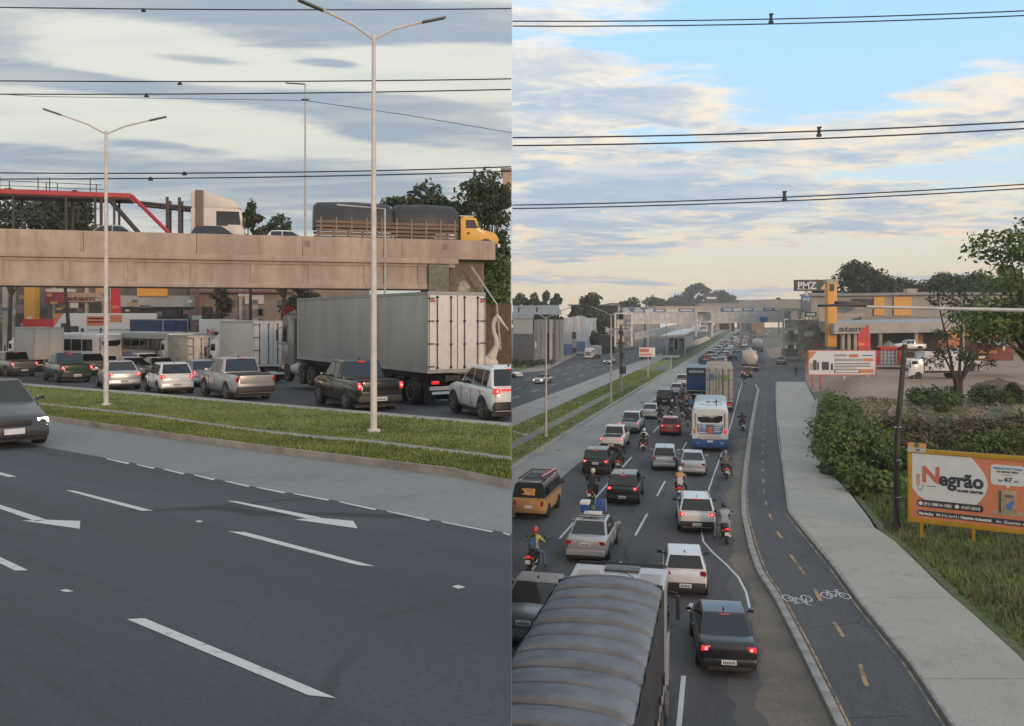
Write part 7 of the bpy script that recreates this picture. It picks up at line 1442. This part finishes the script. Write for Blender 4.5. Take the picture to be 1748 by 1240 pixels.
putL(box_truck('blue topped container lorry behind the grey coach', WHITEP, mat('navy_box', (.03, .05, .12), .6, var=.1), 6.5, 4.6, 2.4, lod=0, rods=False, tails=False, group=LJ, defl=0), 300, 630, 28)
putL(box_truck('white box van at the far end of the queue', WHITEP, WB, 4.6, 3.7, 2.3, lod=0, rods=False, tails=False, group=LJ), 84, 635, 20)
putL(box_truck('white slatted lorry back between coach and silver pickup', WHITEP, mat('slatted_white', (.48, .44, .38), .6, var=.2, scale=2), 4.2, 2.9, 2.2, lod=0, rods=True, tails=False, group=LJ), 350, 648, 20)
gb_ = bus('grey coach seen from its side under the viaduct', 0, 700, 0, 10.5, pt=mat('coach_grey', (.30, .30, .29), .4, var=.06), low=mat('coach_low', (.28, .28, .27), .4), plain=True, grp=LJ, sc=1.0); putL(gb_, 332, 637, 30)
wb_ = bus('white bus with dark window band below the product board', 0, 700, 0, 9.5, pt=WHITEP, low=mat('coach_low', (.28, .28, .27), .4), plain=True, grp=LJ, sc=1.0); putL(wb_, 190, 634, 36)
c = gl(362, 652); motorcycle('motorcycle between coach and silver pickup', BLACKP, False, False, c, .7, LJ); o = person_on(c, .7, 'dark rider weaving between coach and silver pickup', mj['black'], JEANS, HB, True, 1); o['group'] = LJ
# ---- traffic on the viaduct (all heading to the right)
VJ = 'vehicles on the viaduct'; ZD = 14.9
def putV(t, px_front, off=3.0, z=ZD):
    s = spx(px_front, off); L = t.get('len', 4); p = BR(s - L / 2, off, z); t.location = p; t.rotation_euler = (0, 0, -R(HB_)); return t
PEACH = mat('cab_offwhite', (.60, .55, .50), .4, var=.05)
tc_ = thing('car_transporter', 'red car transporter with pale tractor cab on the viaduct', 'car transporter', group=VJ); L = 21.0; tc_['len'] = L; yf = L / 2
cab_over(tc_, PEACH, yf - 3.75, 2.5, 3.2, 3.6, zf=.75, visor=False, sw=1.9); 
mk('high_roof', PEACH, tc_, lambda g: g.prism([(yf - 3.75, 3.18), (yf - 3.75, 4.35), (yf - 2.7, 4.3), (yf - 1.0, 3.85), (yf - .35, 3.2)], lambda u, v, w: (w, u, v), -1.2, 1.2), bev=.1, ang=50)
mk('exhaust_stack', mat('stack_brown', (.16, .11, .08), .6), tc_, lambda g: g.b2((1.15, yf - 3.45, 1.0), (1.32, yf - 2.9, 4.4)))
RT = mat('transporter_red', (.42, .035, .05), .45, var=.15); DT = mat('transporter_dark', (.05, .04, .042), .6, var=.2)
mk('side_mark', RT, tc_, lambda g: g.b2((1.255, yf - 2.6, 1.35), (1.262, yf - 2.2, 1.5)))
for q in (-1, 1):
    mk('upper_rail', RT, tc_, lambda g: g.b2((q * 1.2 - .10, -yf, 3.68), (q * 1.2 + .10, yf - 7.6, 3.98))); mk('sloping_beam', RT, tc_, lambda g: g.tube([(q * 1.2, yf - 7.6, 3.85), (q * 1.2, yf - 5.2, 1.35)], .15, 6)); mk('lower_rail', RT, tc_, lambda g: g.b2((q * 1.2 - .1, -yf, 1.0), (q * 1.2 + .1, yf - 4.9, 1.3)))
    mk('inner_strut', DT, tc_, lambda g: g.tube([(q * 1.0, yf - 9.2, 3.7), (q * 1.0, yf - 7.2, 1.3)], .14, 6)); mk('over_cab_arm', DT, tc_, lambda g: g.tube([(q * .9, yf - 7.4, 3.45), (q * .9, yf - 3.6, 3.15)], .12, 6))
    for y in (-9.2, -4.4, -1.2, .6, 1.0, 1.8): mk('post', DT, tc_, lambda g: g.b2((q * 1.15 - .08, y - .07, 1.0), (q * 1.15 + .08, y + .07, 3.7)))
    for y in (yf - 5.3, yf - 4.5): mk('post', DT, tc_, lambda g: g.b2((q * 1.1 - .08, y - .1, 1.0), (q * 1.1 + .08, y + .1, 3.85)))
    for y in (-9.6, -9, -8.2, -5.9, -5.2, -2.9, -2.2, .3): mk('guard_post', DT, tc_, lambda g: g.tube([(q * 1.2, y, 4.0), (q * 1.2, y, 4.85)], .035, 5))
    mk('guard_rail', DT, tc_, lambda g: g.tube([(q * 1.2, -yf, 4.55), (q * 1.2, 1, 4.5)], .025, 5))
mk('upper_deck', DT, tc_, lambda g: g.b2((-1.1, -yf, 3.55), (1.1, yf - 7.7, 3.66))); mk('lower_deck', DT, tc_, lambda g: g.b2((-1.1, -yf, .95), (1.1, yf - 4.9, 1.05)))
chassis(tc_, -yf + .5, yf - .3, [-yf + 2, -yf + 3.3, yf - 5.3, yf - 1.2], 2.5, .5, .9, 0, single=(yf - 1.2,)); putV(tc_, 421, 5.0)
# tarped cargo lorry with yellow bonnet
yt = thing('cargo_truck', 'yellow bonneted lorry with black tarpaulin load on the viaduct', 'lorry', group=VJ); L = 13.6; yt['len'] = L; yf = L / 2
BTARP = mat('black_tarpaulin', (.035, .036, .042), .55, var=.2, scale=1.5, bump=.25, bscale=5)
def half(y0, y1): 
    mk('tarpaulin', BTARP, yt, lambda g: g.loft([[(1.25 * k_ * math.cos(a), y, 1.9 + (1.75 + .12 * math.sin((y - y0) / (y1 - y0) * 3.1)) * math.sin(a) ** .6 * (.86 if k_ < .97 else 1)) if 0 < a < math.pi else (1.25 * k_ * math.cos(a), y, 1.75) for a in (math.pi * j / 12 for j in range(13))] for y, k_ in ((y0, .93), (y0 + .25, 1), ((y0 + y1) / 2, 1.01), (y1 - .25, 1), (y1, .95))]), ang=60)
half(-yf, -yf + 5.6); half(-yf + 5.7, yf - 3.1)
PLK = mat('weathered_planks', (.20, .13, .09), .85, var=.35, scale=2, stretch=(1, .3, 6))
mk('bed', STEELD, yt, lambda g: g.b2((-1.2, -yf, .95), (1.2, yf - 3.1, 1.15)))
for q in (-1, 1):
    for z in (1.2, 1.48, 1.76, 2.05): mk('plank', PLK, yt, lambda g: g.b2((q * 1.27 - .03, -yf + .1, z), (q * 1.27 + .03, yf - 3.2, z + .19)))
    for k in range(10): mk('stake', mat('stake_pale', (.26, .20, .16), .8), yt, lambda g: g.b2((q * 1.31 - .03, -yf + .4 + k * 1.08, 1.0), (q * 1.31 + .03, -yf + .5 + k * 1.08, 2.5)))
prof = [(yf - 2.95, .85), (yf - 2.95, 2.75), (yf - 2.6, 2.88), (yf - 1.75, 2.80), (yf - 1.35, 1.98), (yf - .25, 1.68), (yf - .02, 1.35), (yf - .02, .85)]
mk('cab', YELP, yt, lambda g: g.prism(prof, lambda u, v, w: (w, u, v), -1.08, 1.08), bev=.09, ang=50); mk('roof_lip', PEACH, yt, lambda g: g.b2((-1.0, yf - 3.0, 2.86), (1.0, yf - 1.9, 2.95)), bev=.03)
for q in (-1, 1):
    mk('side_window', MATT_GLASS, yt, lambda g: g.add([(q * 1.088, a, b) for a, b in ((yf - 2.55, 2.0), (yf - 1.62, 2.0), (yf - 1.88, 2.62), (yf - 2.55, 2.62))], [(0, 1, 2, 3)[::q]])); mk('wheel_arch', BLACK, yt, lambda g: g.cyl((q * .98, yf - 1.0, .62), .62, .24, 0, 18)); mk('mirror', BLACK, yt, lambda g: g.box((q * 1.3, yf - 1.5, 2.3), (.1, .12, .4)), bev=.02); mk('headlight', HEAD, yt, lambda g: g.box((q * .8, yf, 1.2), (.3, .06, .2)), bev=.02); mk('badge', INK, yt, lambda g: g.b2((q * 1.088, yf - 2.45, 1.55), (q * 1.094, yf - 2.25, 1.7)))
mk('windshield', GLASS, yt, lambda g: g.quad((-.9, yf - 1.34, 2.06), (.9, yf - 1.34, 2.06), (.85, yf - 1.68, 2.70), (-.85, yf - 1.68, 2.70))); mk('bumper', PEACH, yt, lambda g: g.b2((-1.1, yf - .1, .6), (1.1, yf + .12, .88)), bev=.03)
chassis(yt, -yf + .2, yf - .3, [-yf + 1.6, -yf + 2.9, yf - 1.0], 2.4, .5, .95, 0, single=(yf - 1.0,)); putV(yt, 845, 3.2, 15.0)
for lb, pt, pf_, off, k in (('silver saloon roof showing over the viaduct parapet', SILVERP, 262, 1.9, 'sedan'), ('dark car roof showing over the parapet below the pale cab', BLACKP, 436, 1.9, 'suv'), ('white car nose showing over the parapet behind the tarped lorry', WHITEP, 546, 1.7, 'hatch')):
    t = car(k, {'sedan': 'sedan', 'suv': 'suv', 'hatch': 'hatchback'}[k], lb, 'car', pt, group=VJ, tails=False, lod=0); putV(t, pf_, off, 14.9 if k != 'sedan' else 15.0)
# ---- shops and boards under the viaduct
zs_ = zl(110); DS = 128.0
def LX(name, m, x0, x1, y0, y1, d, dep, par, bev=0): return bpx(x0, y1, d, m, name, par, x1 - x0, y1 - y0, dep, 0, bev)
sr = thing('shop_row', 'row of weathered shop fronts glimpsed under the viaduct', 'building', (0, 0, 0))
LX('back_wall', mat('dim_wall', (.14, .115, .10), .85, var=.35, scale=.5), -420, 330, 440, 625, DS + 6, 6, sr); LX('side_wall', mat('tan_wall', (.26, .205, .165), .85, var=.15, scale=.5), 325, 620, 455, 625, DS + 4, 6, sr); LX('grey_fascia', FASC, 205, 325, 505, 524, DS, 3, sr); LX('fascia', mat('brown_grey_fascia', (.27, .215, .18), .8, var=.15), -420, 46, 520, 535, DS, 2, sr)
LX('canopy_sign', mat('maroon_sign', (.26, .05, .07), .6, var=.15), 76, 112, 498, 517, DS - 1, 2, sr); LX('canopy_sign', mat('tan_sign', (.36, .25, .18), .6, var=.1), 112, 172, 500, 516, DS - 1, 2, sr); p = P(114, 513, DS - 1.1); letter('atem', sr, mat('print_brown', (.12, .05, .035), .6), p.x, p.z, .95, p.y, 4.2, .03)
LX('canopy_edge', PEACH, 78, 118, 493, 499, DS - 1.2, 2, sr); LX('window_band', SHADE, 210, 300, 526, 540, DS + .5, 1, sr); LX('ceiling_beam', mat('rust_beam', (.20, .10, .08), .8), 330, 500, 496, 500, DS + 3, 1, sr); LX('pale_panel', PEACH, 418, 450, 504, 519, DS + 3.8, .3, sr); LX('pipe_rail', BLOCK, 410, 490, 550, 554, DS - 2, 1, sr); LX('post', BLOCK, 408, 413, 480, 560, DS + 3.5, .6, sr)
for x, w_ in ((4, 9), (20, 4), (145, 4), (333, 5), (90, 2.5)): LX('column', BLOCK if x != 333 else mat('rust_beam', (.20, .10, .08)), x, x + w_, 470, 600, DS - .5, .5, sr)
LX('orange_panel', YELS, 234, 285, 485, 506, DS - .3, .4, sr); LX('orange_panel', mat('faded_orange', (.42, .25, .11), .6), 163, 182, 485, 505, DS - .3, .4, sr); LX('door_dark', SHADE, 345, 362, 524, 545, DS + 3.7, .3, sr)
rq = random.Random(8); mud = [mat('muted_%s_sign' % n, c, .7, var=.2) for n, c in (('cream', (.40, .34, .28)), ('rust', (.24, .11, .08)), ('slate', (.12, .13, .15)), ('ochre', (.38, .25, .10)), ('white', (.48, .46, .43)))]
for k in range(46):
    x = rq.uniform(-40, 470); y = rq.uniform(500, 560); w_ = rq.uniform(5, 20); LX('small_sign', mud[rq.randrange(5)], x, x + w_, y, y + rq.uniform(3, 9), DS - 1.6 - .02 * k, .08, sr)
for k in range(26):
    x = rq.uniform(-40, 480); LX('window_frame', mud[2], x, x + 9, 512 + (k % 3) * 16, 522 + (k % 3) * 16, DS + 3.6 if x > 325 else DS + 5.7, .2, sr)
yt2 = thing('sign_tower', 'yellow sign pillar glimpsed under the viaduct', 'sign tower', (0, 0, 0)); LX('tower', YELS, 41, 59, 470, 606, DS - 4, 1.4, yt2, .05); LX('base', REDM, 38, 92, 545, 560, DS - 4.3, 1.0, yt2); LX('emblem', PEACH, 46, 54, 540, 548, DS - 4.1, .2, yt2)
for lb, x0, x1, y0_ in (('tall red feather banner glimpsed under the viaduct', 188, 206, 491), ('shorter red feather banner beside the street lamp post', 175, 184, 507)):
    f_ = thing('feather_flag', lb, 'flag', (0, 0, 0)); k_ = (DS - 8) / F; p = P(x0, 536, DS - 8); w_ = (x1 - x0) * k_; hh_ = (536 - y0_) * k_
    mk('banner', REDM, f_, lambda g: g.prism([(0.1 * w_, 0), (w_, 0), (w_ * .98, hh_ * .55), (w_ * .8, hh_ * .95), (w_ * .45, hh_), (w_ * .1, hh_ * .85), (0, hh_ * .4)], lambda u, v, w: (p.x + u, p.y + w, p.z + v), 0, .06)); mk('print', PRINTO, f_, lambda g: g.b2((p.x + .15 * w_, p.y - .02, p.z + .2 * hh_), (p.x + .85 * w_, p.y - .01, p.z + .32 * hh_))); mk('pole', GALV, f_, lambda g: g.tube([(p.x, p.y + .05, zs_), (p.x, p.y + .05, p.z + hh_)], .05, 5))
pb2 = thing('billboard', 'pale product board with orange corner behind the white bus', 'billboard', (0, 0, 0)); dB = 104.0
LX('panel', BWHITE, 92, 266, 535, 602, dB, .3, pb2)
pd_ = lambda x0, x1, y0, y1, m, n='print', o=.05: LX(n, m, x0, x1, y0, y1, dB - o, .03, pb2)
p = P(92, 535, dB - .05); k_ = dB / F; mk('corner_print', ORANGE, pb2, lambda g: g.add([(p.x + a * k_, p.y, p.z - b * k_) for a, b in ((0, 0), (16, 0), (0, 22))], [(0, 2, 1)]))
for a in ((104, 114, 552, 573, PRINTK), (118, 134, 557, 574, PRINTK), (138, 143, 561, 574, PRINTK), (148, 180, 540, 556, ORANGE), (188, 208, 538, 550, ORANGE), (150, 178, 543, 545, PRINTO), (150, 178, 549, 551, PRINTO), (150, 205, 572, 575, PRINTK), (150, 205, 579, 582, PRINTK), (150, 240, 562, 564, FASC)): pd_(*a)
for x in (100, 255): LX('post', GALV, x, x + 3, 600, 622, dB + .1, .2, pb2)
ns = thing('billboard', 'cream board with dark Negrão lettering behind the slatted lorry', 'billboard', (0, 0, 0)); LX('panel', BWHITE, 340, 402, 545, 584, 98, .3, ns); p = P(352, 573, 97.9); letter('N', ns, PRINTO, p.x, p.z, 1.1, p.y, .75, .03); letter('egrão', ns, PRINTK, p.x + .82, p.z, .95, p.y, 2.2, .03)
for x in (350, 392): LX('post', GALV, x, x + 3, 580, 620, 98.1, .2, ns)
rs2 = thing('road_sign', 'small red sign on a dark post by the lorry cab', 'road sign', (0, 0, 0)); LX('plate', REDM, 485, 500, 523, 540, 75, .1, rs2); mk('post', STEELD, rs2, lambda g: (lambda p: g.tube([(p.x, p.y + .15, tz(0, 75)), (p.x, p.y + .15, p.z + .8)], .06, 6))(P(493, 523, 75)))
# heron figure
hp = gl(846, 676); hr = thing('heron_statue', 'white heron figure with curved neck behind the box lorry', 'statue', (P(848, 600, 44).x, 44, zl(44))); k_ = 44 / F; zz_ = lambda py: 10.3 - (py - YH) * k_ - zl(44); xx_ = lambda px: (px - 848) * k_
HERON = mat('heron_white', (.58, .50, .44), .7, var=.1)
mk('neck', HERON, hr, lambda g: g.tube([(xx_(x), 0, zz_(y)) for x, y in ((838, 612), (843, 602), (848, 590), (847, 578), (843, 568), (842, 555), (845, 545), (849, 540), (853, 545))], [.26, .20, .15, .125, .11, .11, .12, .14, .11], 10)); mk('beak', HERON, hr, lambda g: g.tube([(xx_(852), 0, zz_(544)), (xx_(868), 0, zz_(564))], [.10, .02], 8)); mk('body', HERON, hr, lambda g: g.ball((xx_(832), 0, zz_(622)), (.55, .35, .42))); mk('leg', HERON, hr, lambda g: g.tube([(xx_(834), 0, 0), (xx_(833), 0, zz_(632))], .06, 6)); mk('wing', HERON, hr, lambda g: g.ball((xx_(828), -.2, zz_(622)), (.5, .2, .3)))
# ---- trees and greenery around the viaduct
cl_ = lambda V: V[:, 0] < -.06
def treeL(lb, px, base_py, top, wpx, d, m, sd_, **k):
    p = P(px, base_py, d); p.z = tz(0, d) if d < 200 else 0; return tree(lb, p, P(px, top, d).z - p.z, wpx * d / F, m, k.pop('n', 3600), k.pop('leaf', .45), sd_, .2, k.pop('trunk_h', .5), clip=cl_, group='trees around the viaduct', gaps=k.pop('gaps', 14), **k)
treeL('wide dark umbrella tree behind the tarped lorry', 725, 600, 306, 160, 82, LEAF_DARK, 71, spread=1.0, n=9000, vr=.3, trunk_h=.5, zlo=.74, taper=.1, gaps=22)
treeL('grey barked tree with thin foliage above the yellow cab', 826, 600, 284, 150, 76, LEAF_DARK, 72, spread=.6, n=4600, gaps=30, leaf=.36, zlo=.72, taper=.0)
treeL('dark green tree at the divide beside the yellow cab', 862, 620, 385, 120, 72, LEAF_DARK, 73, spread=1.15, n=5000, trunk_h=.25, gaps=18)
treeL('small dark tree beside the pale transporter cab', 428, 600, 338, 44, 90, LEAF_DARK, 74, n=2600, zlo=.6); treeL('low dark trees beyond the parapet behind white car', 476, 600, 364, 110, 96, LEAF_DARK, 75, n=5200, vr=.3, zlo=.6, taper=.2)
treeL('dark tree seen through the red transporter', 120, 600, 325, 110, 90, LEAF_DARK, 76, n=7000, zlo=.62, taper=.2, gaps=20); treeL('broad dark tree at the rear of the transporter', 15, 600, 320, 150, 88, LEAF_FAR, 77, n=9000, zlo=.6, taper=.1, gaps=24); treeL('bare palm like tree in front of the tan shop wall', 375, 620, 488, 62, 112, LEAF_DRY, 78, spread=.6, n=900, leaf=.6)
treeL('dim tree beneath the viaduct by the lorry cab', 515, 620, 470, 70, 104, LEAF_DARK, 79, n=2000)
def bushL(lb, px, py, d, r, m, sd_, n=2200):
    b = bush(lb, Vector((0, 0, 0)), r, m, n, .35, sd_, k=12, group='greenery by the viaduct end'); p = P(px, py, d); b.location = p
    for o in b.children:
        if o.name.startswith('foliage'):
            V = np.array([tuple(v.co) for v in o.data.vertices]) ; ok = (V[:, 0] + p.x < -.06).reshape(-1, 4).all(1); V = V.reshape(-1, 4, 3)[ok].reshape(-1, 3); o.data = np_mesh('foliage', V, np.arange(len(V)).reshape(-1, 4)); o.data.materials.append(None); o.material_slots[0].link = 'OBJECT'; o.material_slots[0].material = m
        else:
            for v in o.data.vertices: v.co.x = min(v.co.x, -.08 - p.x)
bushL('creeper covered slope at the viaduct end', 838, 520, 67, (3.4, 2.0, 3.9), LEAF_MID, 81, 6200); bushL('green growth over the lower viaduct abutment', 850, 610, 66, (3.2, 2.0, 4.4), LEAF_MID, 82, 6200); bushL('green tuft hanging beside the handrail', 812, 470, 68, (1.6, 1.6, 2.6), LEAF_MID, 83, 2200)
slp = thing('earth_slope', 'brown earth slope behind the heron figure', 'slope', (0, 0, 0)); mk('face', mat('dark_earth', (.13, .085, .06), .95), slp, lambda g: g.b2((P(800, 640, 64.5).x, 64.3, tz(0, 64)), (-.05, 64.9, P(840, 520, 64.5).z)))
pk = thing('house', 'pinkish house corner above the grey barked tree', 'house', (0, 0, 0)); LX('wall', mat('pink_wall', (.48, .33, .25), .85, var=.1), 858, 873.5, 291, 345, 92, 4, pk); LX('roof', CORR, 855, 873.5, 287, 291, 91.7, 5, pk)
pts = []
# ================================================================ tidy
for o in list(bpy.data.objects):
    if 'len' in o: del o['len']
# ---------------------------------------------------------------- evening haze: one closed box of thin even air round everything
hz = bpy.data.materials.new('evening_air'); hz.use_nodes = True; t_ = hz.node_tree; t_.nodes.clear(); pv = t_.nodes.new('ShaderNodeVolumePrincipled'); mo = t_.nodes.new('ShaderNodeOutputMaterial'); t_.links.new(pv.outputs[0], mo.inputs['Volume'])
pv.inputs['Color'].default_value = (.86, .85, .83, 1); pv.inputs['Density'].default_value = .00045; pv.inputs['Anisotropy'].default_value = .2
o = mk('haze', hz, None, lambda g: g.b2((-950, -80, -1.6), (950, 1000, 62)), ang=0, kind='stuff')
